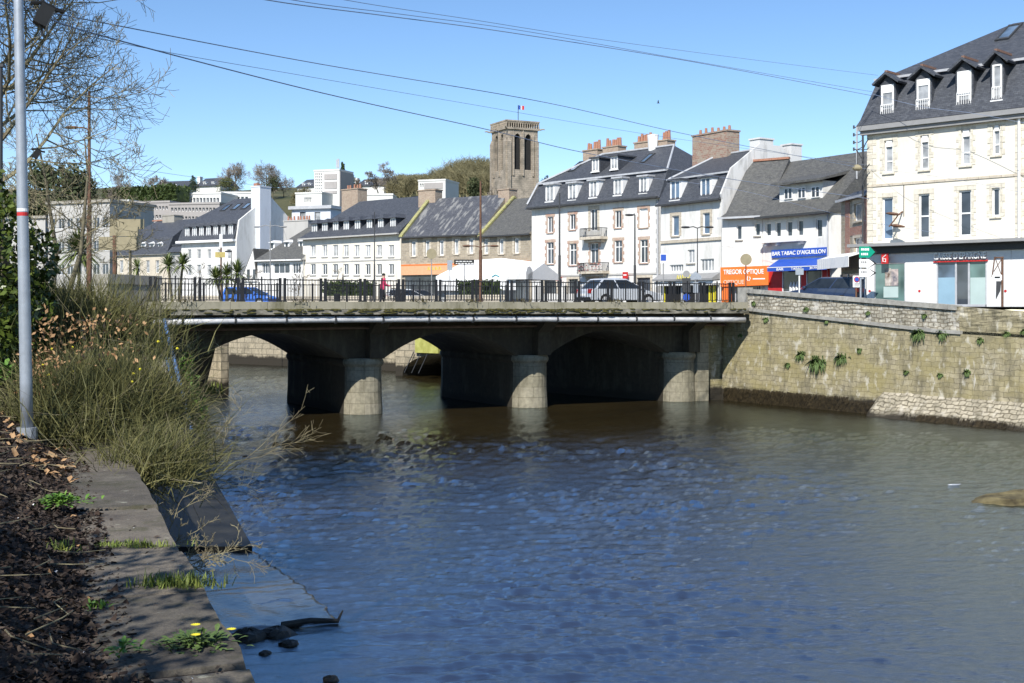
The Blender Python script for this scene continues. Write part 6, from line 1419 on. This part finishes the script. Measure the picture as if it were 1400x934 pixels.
car('silver estate car driving across the bridge behind the railing', p, hd, SILVER, 4.5, 1.78, 1.5)
p = P(343, 418, 94); p.z = ZS; car('bright blue hatchback parked beyond the railing at the left', p, -.35, CBLUE, 4.2, 1.75, 1.5, True)
p = P(1127, 418, 72.5); p.z = ZS; car('dark blue estate car behind the parapet in front of the bar', p, math.pi-.55+math.pi*.0, NAVY, 4.4, 1.8, 1.75, True)
for px, D, hdg, pm, l in ((580, 108, .1, DGREY, 'dark grey car parked before the orange shop fascia'), (560, 105, .2, CWHITE, 'pale car parked left of the marquee')):
    p = P(px, 418, D); p.z = ZS; car(l, p, hdg, paint('grey_car_paint', (.12, .12, .13)) if pm is DGREY else pm, 4.1, 1.7, 1.5, True, group='cars parked by the cafe')
# ------------------------------------------------------------------ street furniture
def lamp(px, D, top, label, arms=(), m=DGREY, r0=.08, base=None, name='street_lamp', head='flat', shade=None, group='street lamps beyond the bridge'):
    p = P(px, 418, D); p.z = base if base is not None else ZS; ht_ = P(px, top, D).z-p.z; r = empty(name, p, 0, label, 'street lamp', group)
    t = MB(); t.tube([(0, 0, 0), (0, 0, ht_*.45), (0, 0, ht_*.452), (0, 0, ht_)], [r0, r0*.9, r0*.65, r0*.5], 8); t.cyl(0, 0, 0, .6, r0*1.5, r0*1.3, 8); t.build('pole', m, r)
    for dx, dz, drop in arms:
        q = MB(); z = ht_-dz; q.tube([(0, 0, z), (dx*.5, 0, z+.1), (dx, 0, z+drop)], .035, 6); a = q.build('arm', m, r)
        s = .38 if dx > 0 else -.38; q = MB(); x0 = dx; q.loft([[(x0+s*f-(0 if s > 0 else 0), math.cos(t_)*.15*w, z+drop+math.sin(t_)*.08*w) for t_ in [k*math.pi/4 for k in range(8)]] for f, w in ((-.15, .3), (.2, .9), (.8, 1), (1.25, .8), (1.5, .2))]); q.build('lamp_head', shade or m, a)
    return r
lamp(765, 100, 264, 'tall plain grey pole in front of the mansard block', (), r0=.12)
lamp(868, 80, 294, 'dark lamp post with one flat head at the right of the mansard block', ((-.1, .0, .0),), r0=.09)
lamp(953.5, 82, 312, 'dark double armed lamp post in front of the tall house', ((-.55, .0, .06), (.55, .0, .06)), r0=.06)
lamp(369.5, 110, 302, 'slim double armed lamp post by the low grey roofed house', ((-.95, .5, -.05), (.95, .5, -.05)), r0=.08, m=GREYP)
lamp(512, 95, 290, 'thin dark lamp post before the long dormer house', (), r0=.07)
lamp(316.5, 100, 343, 'short dark lamp post near the blue car', ((.0, .05, .0),), r0=.06)
lamp(657, 84, 248, 'tall rusty brown pole with two brown lamp arms in front of the stone houses', ((-.7, 4.6, .1), (.7, 4.6, .1)), RUST, .13)
lamp(122, 55, 125, 'tall rusty brown pole with a drooping lamp head behind the broom', ((-.55, 1.75, .1),), RUST, .13, base=4.9)
def signpost(px, D, top, label, build, m=GREYP, r=.035, name='sign_post', base=None, cat='sign'):
    p = P(px, 418, D); p.z = ZS if base is None else base; o = empty(name, p, 0, label, cat); h = P(px, top, D).z-p.z; t = MB(); t.tube([(0, .05, 0), (0, .05, h)], r, 8); t.build('post', m, o); build(o, h); return o
def disc(o, z, r, m, name='sign_disc', y=0.0):
    q = MB(); q.tube([(0, y-.01, z), (0, y+.012, z)], r, 20); return q.build(name, m, o)
def plate(o, x0, x1, z0, z1, m, name='sign_plate', y=0.0, t=.03):
    q = MB(); q.box(x0, x1, y-t, y, z0, z1); return q.build(name, m, o)
signpost(1020, 69, 347, 'olive round sign seen from behind at the end of the parapet', lambda o, h: disc(o, h-.33, .33, OLIVE), RUST)
signpost(590, 88, 340, 'olive round sign seen from behind left of the marquee', lambda o, h: disc(o, h-.38, .38, OLIVE))
signpost(615, 86, 356, 'small white upright sign plate left of the black name board', lambda o, h: plate(o, -.18, .18, h-.7, h, GALV))
def nameb(o, h):
    a = plate(o, -.72, .68, h-.35, h, BLACK); q = MB()
    for r_ in range(2):
        x = -.6
        while x < .5: w = rnd.uniform(.08, .22); q.box(x, x+w, -.05, -.032, h-.15-r_*.14, h-.10-r_*.14); x += w+.05
    q.build('sign_marks', WPAINT, a)
signpost(635, 84, 355, 'black street name board with white writing before the marquee', nameb)
def bluep(o, h): plate(o, -.2, .2, h-.62, h, WPAINT); plate(o, -.17, .17, h-.45, h-.05, BLUE, 'sign_face', -.033, .012)
signpost(907, 78, 347, 'small blue and white parking sign left of the tall house', bluep)
def bluedisc(o, h): a = disc(o, h-.2, .2, GREYP); q = MB(); q.box(-.25, .25, .0, .04, h-1.3, h-.45); q.build('sign_back', DGREY, o); disc(o, h-1.6, .22, BLUE, 'blue_disc', -.02)
signpost(938.5, 72, 370, 'post with grey sign backs and a blue disc near the right railing end', bluedisc, DGREY)
def arrowp(o, h):
    q = MB(); q.prism([(-.35, -.02, h-.5), (.35, -.02, h-.5), (.35, -.02, h-.3), (0, -.02, h), (-.35, -.02, h-.3)], (0, .03, 0)); q.build('sign_plate', GALV, o); plate(o, -.15, .15, h-1.3, h-.65, GALV)
signpost(951, 73, 371, 'pale pointed sign seen from behind beside the blue disc post', arrowp)
def tallsign(o, h): plate(o, -.1, .12, h-1.0, h, WPAINT); plate(o, -.42, .32, h-1.75, h-1.35, YEL2, 'yellow_plate')
YEL2 = mat('ochre_plate', (.42, .34, .12), .6, .1, 4)
signpost(302, 90, 320, 'brown post with a white strip and ochre plate before the gable house', tallsign, RUST, .06)
def bill(o, h):
    q = MB(); 
    for x0, y0, x1, y1, y in ((130, 323, 184, 341.5, 0), (144, 309, 184, 322, .1), (143, 298, 190, 312, .3)): 
        a, c = P(x0, y0, 58)-o.location, P(x1, y1, 58)-o.location; p_ = MB(); p_.box(a.x, c.x, y, y+.07, c.z, a.z); p_.build('billboard_back', OLIVE, o)
signpost(156.5, 58.5, 322, 'stacked tan direction boards seen from behind on a brown post', bill, RUST, .11, base=4.9)
# direction signs by the corner building
def dirs(o, h):
    for i, (m, z0, z1, L) in enumerate(((GREEN, h-.6, h, .74), (WPAINT, h-1.12, h-.68, .7), (WPAINT, h-1.62, h-1.2, .7))):
        q = MB(); q.prism([(-.1, -.04, z0), (L-.28, -.04, z0), (L, -.04, (z0+z1)/2), (L-.28, -.04, z1), (-.1, -.04, z1)], (0, .03, 0)); a = q.build('direction_board', m, o)
        k = MB(); k.prism([(L-.3, -.008, z0-.03), (L+.14, -.008, (z0+z1)/2), (L-.3, -.008, z1+.03)], (0, .03, 0)); k.build('arrow_back', BLACK, a)
        k = MB()
        for r_ in range(2 if i == 0 else 1):
            x = .0; z = z1-.22-r_*.25
            while x < L-.4: w = rnd.uniform(.05, .1); k.box(x, x+w, -.052, -.042, z, z+.12); x += w+.03
        k.build('board_marks', WPAINT if i == 0 else GREYP, a)
signpost(1177, 64.2, 337, 'post with green and white arrow direction boards before the brick house', dirs, GALV, .05, 'direction_sign')
def noparking(o, h):
    plate(o, -.2, .2, h-.62, h, WPAINT); disc(o, h-.2, .15, RED, 'sign_disc', -.045); disc(o, h-.2, .11, BLUE, 'sign_centre', -.06); q = MB()
    for k in range(3): q.box(-.13, .13, -.045, -.032, h-.42-.07*k, h-.39-.07*k)
    q.build('sign_marks', GREYP, o)
signpost(1171, 64.6, 377, 'white no parking notice with blue and red roundel at the parapet', noparking, WOOD, .05)
signpost(1093, 66, 367, 'back of a small grey sign on a pale post before the bar', lambda o, h: plate(o, -.22, .22, h-.35, h, GALV), WPAINT)
def rustsign(o, h):
    q = MB(); q.tube([(0, 0, h-.05), (-.4, 0, h-.05)], .04, 6); q.tube([(-.38, 0, h-.05), (-.5, 0, h-.95)], .03, 6); q.tube([(-.36, 0, h-.05), (-.05, 0, h-.9), (-.5, 0, h-.95)], .02, 5); q.tube([(-.05, 0, h-.1), (-.42, 0, h-.7)], .02, 5); q.build('bracket', RUST, o)
    plate(o, -.5, -.05, h-1.1, h-.85, WPAINT); q = MB(); q.box(-.4, -.15, -.05, -.035, h-1.0, h-.93); q.build('sign_mark', BLACK, o)
    q = MB(); q.prism([(-.3, -.02, h-1.15), (-.08, -.02, h-1.15), (-.12, -.02, h-1.6), (-.32, -.02, h-2.0)], (0, .04, 0)); q.build('hanging_plate', DGREY, o)
signpost(1371, 56.5, 351, 'rusty post with triangular bracket before the white shopfront', rustsign, RUST, .06)
# marquee of the cafe
def marquee():
    A, B = P(596, 418, 101), P(722, 418, 96); A.z = B.z = ZS; d = B-A; r = empty('cafe_marquee', A, math.atan2(d.y, d.x), 'white cafe marquee with rounded end awning beyond the bridge', 'marquee'); L = d.length
    e, t = 2.5, 4.0; m = MB(); prof = lambda x, k, z: [(x, -.0, ZE*0+e-.35*k), (x, 0, e), (x, 2.4, t-z), (x, 5, e), (x, 5, e-.35*k)]
    m.loft([prof(0, 1, .9), prof(1.4, 1, .15), prof(L*.55, 1, 0), prof(L, 1, .5)], cap=True); m.build('canopy', FABW, r)
    m = MB(); m.box(.05, L-1.2, .02, .05, 1.3, e-.05); m.box(0, .04, .05, 5, 0, e); m.build('side_sheet', FABW, r)
    m = MB(); m.loft([[(L-1.9+1.9*f, -.3+y*w, 2.15+h) for y, h in ((0, 0), (0, .55), (.35, .95), (.9, 1.05), (1.6, .6), (1.6, 0))] for f, w in ((0, 1), (.6, 1), (.95, .85), (1, .6))]); m.build('end_awning', GREYW, r)
    for x in (.1, L*.33, L*.66, L-.4): m = MB(); m.tube([(x, .08, 0), (x, .08, e)], .04, 6); m.build('pole', WPAINT, r)
    m = MB(); m.box(.1, L*.4, .6, .7, .0, 1.25); m.build('low_screen', CLEARP, r)
    q = MB(); x = L*.66; q.tube([(x-.35, -.02, e-.12), (x, -.02, e+.05), (x+.35, -.02, e-.1)], .05, 5); q.build('canopy_logo', mat('turquoise_print', (.05, .35, .42), .6, .1, 4), r)
CLEARP = mat('pale_screen', (.55, .57, .58), .4, .1, 3)
marquee()
# low far side planters behind the railing
for a, c, D1, D2, l in ((232, 300, 96, 95, 'long low beige planter wall left of the blue car'), (384, 505, 101, 98, 'long low beige planter wall under the clipped hedge'), (610, 690, 90, 88, 'low beige planter wall under the marquee hedge')):
    A, B = P(a, 418, D1), P(c, 418, D2); A.z = B.z = ZS; d = B-A; m = MB(); m.box(0, d.length, 0, .5, 0, .72); m.box(-.04, d.length+.04, -.04, .54, .722, .85); tag(m.build('planter_wall', BEIGE, None, A, math.atan2(d.y, d.x)), l, 'planter', 'low planter walls')
# person with bicycle
def person():
    p = P(523, 418, 69.5); p.z = ZS+.14; r = empty('person', p, BA, 'person in a pink jacket and dark trousers walking on the far footway', 'person')
    J = {'pel': (0, 0, .95), 'ch': (.03, 0, 1.28), 'ne': (.05, 0, 1.48), 'he': (.08, 0, 1.62), 'top': (.08, 0, 1.74), 'hL': (.0, .1, .9), 'kL': (.16, .1, .5), 'aL': (.1, .1, .08), 'fL': (.27, .1, .05), 'hR': (0, -.1, .9), 'kR': (-.02, -.1, .5), 'aR': (-.22, -.1, .12), 'fR': (-.06, -.1, .05), 'sL': (.04, .19, 1.42), 'eL': (.12, .24, 1.13), 'wL': (.36, .22, 1.05), 'gL': (.45, .2, 1.06), 'sR': (.04, -.19, 1.42), 'eR': (.1, -.25, 1.13), 'wR': (.34, -.23, 1.04), 'gR': (.43, -.21, 1.05)}
    rad = {'pel': .15, 'ch': .16, 'ne': .065, 'he': .10, 'top': .07, 'h': .10, 'k': .07, 'a': .05, 'f': .04, 's': .075, 'e': .055, 'w': .04, 'g': .045}
    ks = list(J); E = [('pel', 'ch'), ('ch', 'ne'), ('ne', 'he'), ('he', 'top')]+[(x+s, y+s) if x in 'hkasewf' else (x, y+s) for s in 'LR' for x, y in (('pel', 'h'), ('h', 'k'), ('k', 'a'), ('a', 'f'), ('ch', 's'), ('s', 'e'), ('e', 'w'), ('w', 'g'))]
    me = bpy.data.meshes.new('b'); me.from_pydata([J[k] for k in ks], [(ks.index(a), ks.index(b)) for a, b in E], []); o = bpy.data.objects.new('b', me); C.objects.link(o)
    md = o.modifiers.new('s', 'SKIN'); o.modifiers.new('d', 'SUBSURF').levels = 1
    for i, k in enumerate(ks): q = rad.get(k, rad.get(k[0], .05)); me.skin_vertices[0].data[i].radius = (q, q*(.85 if k in ('pel', 'ch') else 1)); me.skin_vertices[0].data[i].use_root = (k == 'pel')
    dg = bpy.context.evaluated_depsgraph_get(); m2 = bpy.data.meshes.new_from_object(o.evaluated_get(dg)); bpy.data.objects.remove(o)
    m2.materials.clear()
    for q in (mat('dark_trousers', (.02, .02, .025), .8, .2, 5), mat('pink_jacket', (.55, .05, .13), .7, .15, 5), mat('skin', (.5, .3, .22), .6, .1, 5), BLACK): m2.materials.append(q)
    for f in m2.polygons: z = f.center.z; x = f.center.x; f.material_index = 3 if z < .12 else (2 if (z > 1.5 or x > .38) else (1 if z > .88 else 0)); f.use_smooth = True
    b = bpy.data.objects.new('body', m2); C.objects.link(b); b.parent = r
    m = MB(); m.loft([[(.06+.115*w*math.cos(t), .105*w*math.sin(t), 1.62+h) for t in [k*math.pi/4 for k in range(8)]] for w, h in ((.9, .03), (1.0, .07), (.8, .13), (.3, .16))]); m.build('hair', DARKIN, r)
    c = empty('bicycle', BL(0, 0), BA, 'dark bicycle pushed by the person in the pink jacket', 'bicycle'); c.location = p+U*.75-V*.35
    for x in (-.52, .52): m = MB(); m.tube([(x+.34*math.cos(t), 0, .34+.34*math.sin(t)) for t in [k*math.pi/10 for k in range(21)]], .022, 5); m.build('wheel', TYRE, c)
    m = MB()
    for s in (((-.52, .34), (-.1, .3)), ((-.1, .3), (-.2, .85)), ((-.52, .34), (-.18, .75)), ((-.18, .75), (.36, .85)), ((-.1, .3), (.36, .8)), ((.52, .34), (.36, 1.0)), ((.36, 1.0), (.3, 1.05))): m.tube([(s[0][0], 0, s[0][1]), (s[1][0], 0, s[1][1])], .022, 6)
    m.build('frame', IRON, c); m = MB(); m.box(-.32, -.08, -.07, .07, .85, .91); m.build('saddle', BLACK, c); m = MB(); m.tube([(.25, -.25, 1.05), (.33, 0, 1.06), (.25, .25, 1.05)], .015, 6); m.build('handlebar', BLACK, c)
person()
# cafe tables seen through the railing
for i, (px, D, l) in enumerate(((548, 84, 'dark cafe menu board behind the railing left of the parked cars'), (461, 95, 'dark litter bin behind the railing by the clipped hedge'))):
    p = P(px, 418, D); p.z = ZS; r = empty('menu_board' if i == 0 else 'litter_bin', p, .2, l, 'menu board' if i == 0 else 'bin'); m = MB()
    if i == 0: m.prism([(-.35, 0, 0), (.35, 0, 0), (.35, .25, 1.2), (-.35, .25, 1.2)], (0, .04, 0)); m.prism([(-.35, .54, 0), (.35, .54, 0), (.35, .3, 1.2), (-.35, .3, 1.2)], (0, .04, 0))
    else: m.cyl(0, 0, .05, .9, .24, .28, 12); m.cyl(0, 0, .9, 1.0, .3, .22, 12)
    m.build('panel' if i == 0 else 'bin_body', BLACK, r)
# ------------------------------------------------------------------ foreground pole, stair rail, cables
def leftpole():
    D = 13.0; p = P(37, 588, D); t = P(24, -60, D)-p; r = empty('lamp_pole', p, 0, 'pale grey tapered steel pole with a red band at the left', 'pole')
    m = MB(); n = t.length; k = 10; m.tube([t*(i/k) for i in range(k+1)], [.066-.018*i/k for i in range(k+1)], 16); m.build('shaft', GALV, r, smooth=True)
    f = (588-293)/(648); c = t*f; m = MB(); m.tube([c-t.normalized()*.02, c+t.normalized()*.02], .0585, 16); m.build('red_band', RED, r)
    m = MB(); m.tube([c+t.normalized()*.03, c+t.normalized()*.06], .058, 16); m.build('white_band', WPAINT, r)
    m = MB(); m.cyl(0, 0, -.3, .03, .11, .11, 12); m.build('base_plate', GALV, r)
leftpole()
def spot(px, py, D, s, label):
    p = P(px, py, D); r = empty('floodlight', p, .4, label, 'floodlight', 'black floodlights in the bare tree'); m = MB(); m.T = Matrix.Rotation(.45, 4, 'Y'); m.box(-.11*s, .11*s, -.12*s, .12*s, -.17*s, .17*s); m.build('housing', BLACK, r)
    m = MB(); m.tube([(-.2*s, 0, .2*s), (-.02*s, 0, .22*s), (.2*s, 0, .12*s), (.32*s, 0, .1*s)], .035*s, 6); m.tube([(-.05*s, 0, -.15*s), (-.02*s, 0, -.34*s)], .02*s, 5); m.build('bracket', BLACK, r)
spot(60, 22, 20, 1.0, 'black floodlight hung high in the bare tree by the pole'); spot(50, 211, 22, .45, 'small black floodlight hung low in the bare tree')
m = MB(); p = P(0, 245, 19); m.tube([(0, 0, -3), (0, 0, (245-90)*19/F)], .045, 8); m.box(-.07, .07, -.05, .05, (245-92)*19/F, (245-88)*19/F); tag(m.build('dark_post', DGREY, None, p), 'dark green post top at the extreme left edge', 'post')
def stair():
    r = empty('stair_handrail', P(225, 437, 53.5), 0, 'steep blue painted handrail going down to the water at the left bank', 'handrail'); o = r.location; a, c = P(224, 436, 53.0)-o, P(263, 592, 51.2)-o
    a2, c2 = P(224, 462, 53)-o, P(258, 600, 51.2)-o
    m = MB(); m.tube([a, c], .085, 8); m.build('top_rail', BLUERAIL, r); m = MB(); m.tube([a2+Vector((-.15, .1, 0)), c2+Vector((-.15, .1, 0))], .05, 6); m.build('lower_rail', BLUERAIL, r)
    for f in (.02, .25, .5, .75, .97): m = MB(); q = a.lerp(c, f); m.tube([q, q+Vector((-.15, .1, -1.1))], .035, 6); m.build('post', BLUERAIL, r)
    m = MB(); n = 22
    for i in range(n): q = a.lerp(c, i/(n-1)); m.box(q.x-1.0, q.x-.12, q.y+.0, q.y+1.0, -o.z-1, q.z-1.05)
    tag(m.build('river_steps', CONC, None, o), 'steep concrete steps beside the blue handrail', 'steps')
stair()
# ivy and grass at the abutment foot
p = P(268, 560, 54.5); bush('ivy_clump', Vector((p.x, p.y, .1)), [(0, 0, .6, .5, .5, .7), (-.3, .1, 1.6, .45, .4, .7), (-.5, .2, 2.6, .4, .4, .6)], 900, .16, LWEED, 'bright green ivy clump on the steps by the blue handrail')
tuft('grass_tuft', P(283, 538, 71.5)+Vector((0, -.3, 0)), 160, 1.0, LGRASS, 'yellow green grass at the foot of the sunlit wing wall', 'grass', gg, .5, .04, .4, 1.4)
CABLE = mat('blue_grey_cable', (.20, .25, .36), .6, .1, 2)
def cable(pts, r, label):
    ps = [P(*p) for p in pts]; out = []
    n = len(ps)
    for i in range(n-1):
        p0, p1, p2, p3 = ps[max(0, i-1)], ps[i], ps[i+1], ps[min(n-1, i+2)]
        for k in range(8): t = k/8; out.append(.5*((2*p1)+(p2-p0)*t+(2*p0-5*p1+4*p2-p3)*t*t+(3*p1-p0-3*p2+p3)*t**3))
    out.append(ps[-1]); o = out[0].copy(); m = MB(); m.tube([q-o for q in out], r*.62, 5); tag(m.build('overhead_cable', CABLE, None, o, uv=False), label, 'cable', 'overhead cables across the river')
cable([(-120, -20, 20), (150, 33, 27), (440, 88, 36), (745, 140, 47), (950, 186, 56), (1190, 232, 67)], .022, 'upper of the two long cables passing the church flag')
cable([(60, 22, 20), (150, 52, 26), (440, 127, 36), (670, 178, 46), (800, 209, 52), (1000, 245, 60), (1190, 272, 67)], .026, 'thick cable crossing just left of the church tower top')
cable([(-100, 0, 22), (195, 65, 29), (400, 101, 36), (640, 142, 45), (900, 186, 56), (1186, 226, 67)], .012, 'thin faint cable between the two long river cables')
cable([(150, -45, 26), (365, 0, 32), (530, 22, 38), (700, 45, 44), (950, 85, 55), (1193, 131, 66)], .024, 'lower thick cable of the top bundle running to the corner mansard')
cable([(200, -45, 26), (400, 0, 33), (560, 21, 39), (720, 43, 45), (950, 84, 56), (1195, 126, 66)], .018, 'middle cable of the top bundle running to the corner mansard')
cable([(260, -45, 27), (472, 0, 34), (640, 26, 40), (800, 51, 48), (1000, 78, 57), (1200, 103, 66)], .015, 'highest cable of the top bundle ending at the mansard break')
cable([(30, 105, 30), (120, 222, 40), (200, 233, 70), (300, 247, 110), (420, 262, 180)], .02, 'faint cable over the hill roofs at the left')
cable([(1190, 128, 66), (1260, 146, 63), (1330, 155, 61), (1420, 172, 58)], .018, 'cable sagging across the cornice of the corner building')
cable([(1188, 232, 67), (1240, 236, 64), (1320, 248, 61), (1420, 268, 58)], .012, 'thin cable drooping across the upper floor of the corner building')
cable([(880, 242, 85), (1000, 258, 82), (1100, 282, 76), (1188, 303, 67.5), (1290, 320, 62)], .014, 'low cable crossing the weathered gable and the bar roof')
def utility():
    p = P(1171.5, 226, 71); r = empty('utility_pole', p, 0, 'thin grey utility mast with insulators above the brick house', 'utility pole'); h = (226-172)*71/F; m = MB(); m.tube([(0, 0, -.8), (0, 0, h)], .05, 6); m.build('mast', ZINC, r)
    for z in (h-.1, h-.55, h-1.0, h-1.4): 
        m = MB(); m.tube([(-.18, 0, z), (.12, 0, z+.03), (.4, .0, z+.2)], .03, 5); m.tube([(-.18, 0, z-.08), (-.18, 0, z+.12)], .05, 6); m.build('insulator', DGREY, r)
utility()
def hang():
    p = P(1172, 230, 66); r = empty('hanging_lamp', p, 0, 'grey hanging street lamp on a bracket before the white upper wall', 'lamp'); m = MB(); m.loft([[(w*.28*math.cos(t), w*.28*math.sin(t), h) for t in [k*math.pi/5 for k in range(10)]] for w, h in ((.2, .2), (.6, .14), (1, .0), (.9, -.08), (.4, -.14))]); m.build('lamp_head', OLIVE, r); m = MB(); m.tube([(0, 0, .18), (0, 0, 1.0), (.7, .6, 1.1)], .025, 5); m.build('bracket', DGREY, r)
hang()
# rocks and driftwood
def rock(pos, sx, sy, sz, label, m, name='rock', group='rocks in the river'):
    q = MB(); rr = random.Random(sum(map(ord, label))); n = 14; rings = []
    for j in range(6):
        ph = -.4+1.9*j/5; rings.append([(sx*math.cos(t)*math.cos(ph)*(1+rr.gauss(0, .12)), sy*math.sin(t)*math.cos(ph)*(1+rr.gauss(0, .12)), sz*math.sin(ph)*(1+rr.gauss(0, .1))) for t in [k*2*math.pi/n for k in range(n)]])
    q.loft(rings); tag(q.build(name, m, None, pos, smooth=False), label, 'rock', group)
ROCKW = mat('wet_black_rock', (.022, .02, .016), .5, .4, 6, .6, col2=(.05, .045, .035)); REEF = mat('weedy_reef', (.085, .066, .036), .8, .5, 3, .8, col2=(.19, .16, .08))
for px, py, sx, sy, sz, l in ((340, 873, .30, .3, .16, 'largest wet black rock at the slipway corner'), (378, 868, .28, .3, .13, 'wet black rock right of the largest slipway rock'), (395, 882, .16, .16, .08, 'small round black rock just in front of the slipway'), (362, 895, .10, .12, .06, 'smallest black pebble rock below the slipway corner')): rock(G(px, py, 0), sx, sy, sz, l, ROCKW)
rock(G(1392, 685, 0)+Vector((.55, 0, -.10)), 1.9, .95, .36, 'low weedy stone shoal at the right edge of the river', REEF); rock(G(452, 930, 0), .12, .14, .06, 'dark rock tip at the bottom edge of the water', ROCKW)
m = MB(); a, c = G(385, 855, .05), G(462, 849, .05); m.tube([Vector((0, 0, 0)), (c-a)*.5+Vector((0, .05, .03)), c-a, (c-a)+Vector((.05, .2, .12))], [.06, .05, .04, .015], 8); tag(m.build('driftwood', ROCKW, None, a), 'waterlogged dark branch lying along the slipway end', 'driftwood')
q = MB(); q.T = Matrix.Scale(.65, 4); q.loft([[(x, .06*w*math.cos(t), .03+.05*w*math.sin(t)+z) for t in [k*math.pi/3 for k in range(6)]] for x, w, z in ((-.28, .3, 0), (-.1, 1, 0), (.1, 1, 0), (.25, .6, .02), (.32, .2, .05))]); tag(q.build('floating_debris', GALV, None, G(1304, 664, 0)), 'small pale piece of debris floating near the right shore', 'debris')
# low bird far off in the sky
m = MB(); m.loft([[(x, .06*w*math.cos(t), .06*w*math.sin(t)) for t in [k*math.pi/3 for k in range(6)]] for x, w in ((-.25, .2), (-.1, 1), (.1, .9), (.25, .2))])
m.prism([(-.08, 0, .02), (.1, 0, .02), (.02, -.1, .42), (-.06, -.1, .45)], (0, -.02, 0)); m.prism([(-.08, 0, .02), (.1, 0, .02), (.0, .35, .3), (-.08, .35, .3)], (0, .02, .02)); m.v = [tuple(q*.5 for q in p) for p in m.v]; tag(m.build('bird', BLACK, None, P(900, 141, 90)), 'small dark bird flying high over the mansard block', 'bird')
# ------------------------------------------------------------------ shading trees behind the photographer, on the bank
bare_tree('bare_tree', (-4.8, -3.5, 3.8), 9, 4.0, 'leafless bank tree standing behind the viewpoint', r0=.2, seed=71, kids=(16, 8, 6), levels=3, minr=.015)
bush('laurel_shrub', Vector((-3.9, 1.4, 3.8)), [(0, 0, 1.5, 1.0, .9, 1.0), (-1.0, .6, 2.4, 1.0, .9, 1), (.4, .4, 2.9, .9, .9, .8), (.6, 1.3, 3.6, .7, .7, .6), (-1.8, 1.6, 2.2, 1.0, 1.0, 1.2), (-.6, 2.4, 3.3, .8, .8, .8), (1.1, -.6, 3.9, .6, .6, .5), (.0, 1.2, 4.4, .7, .7, .5), (-1.8, 3.2, 3.5, .9, .9, .8)], 5200, .13, LDARK, 'glossy evergreen shrub on the bank behind the viewpoint')
# ------------------------------------------------------------------ light, sky, camera
SUN_EL, SUN_AZ = R(42), R(198)                # azimuth clockwise from +Y
sun = bpy.data.lights.new('sun', 'SUN'); sun.energy = 4.3; sun.angle = R(.5); sun.color = (1, .955, .88)
so = bpy.data.objects.new('sun', sun); C.objects.link(so)
sd = Vector((math.sin(SUN_AZ)*math.cos(SUN_EL), math.cos(SUN_AZ)*math.cos(SUN_EL), math.sin(SUN_EL)))
so.rotation_euler = sd.to_track_quat('Z', 'Y').to_euler(); so.location = (0, -20, 60)
w = bpy.data.worlds.new('World'); bpy.context.scene.world = w; w.use_nodes = True; nt = w.node_tree
sky = nt.nodes.new('ShaderNodeTexSky'); sky.sky_type = 'NISHITA'; sky.sun_disc = False; sky.sun_elevation = SUN_EL; sky.sun_rotation = SUN_AZ; sky.air_density = .75; sky.dust_density = .0; sky.ozone_density = 1.6; sky.altitude = 50
bg = nt.nodes['Background']; hs = nt.nodes.new('ShaderNodeHueSaturation'); hs.inputs['Saturation'].default_value = 1.13; nt.links.new(sky.outputs['Color'], hs.inputs['Color']); nt.links.new(hs.outputs['Color'], bg.inputs['Color']); bg.inputs['Strength'].default_value = .112
cam = bpy.data.cameras.new('camera'); co = bpy.data.objects.new('camera', cam); C.objects.link(co); co.location = (0, 0, ZE); co.rotation_euler = (R(90), 0, 0)
cam.sensor_fit = 'HORIZONTAL'; cam.sensor_width = 36; cam.lens = F/1400*36; cam.shift_y = -(467-HOR)/1400; cam.clip_start = .1; cam.clip_end = 5000
sc_n = bpy.context.scene; sc_n.camera = co; sc_n.cycles.caustics_reflective = False; sc_n.cycles.caustics_refractive = False
sc_n.view_settings.view_transform = 'Standard'; sc_n.view_settings.look = 'None'; sc_n.view_settings.exposure = .62; sc_n.view_settings.gamma = 1; sc_n.view_settings.use_curve_mapping = False
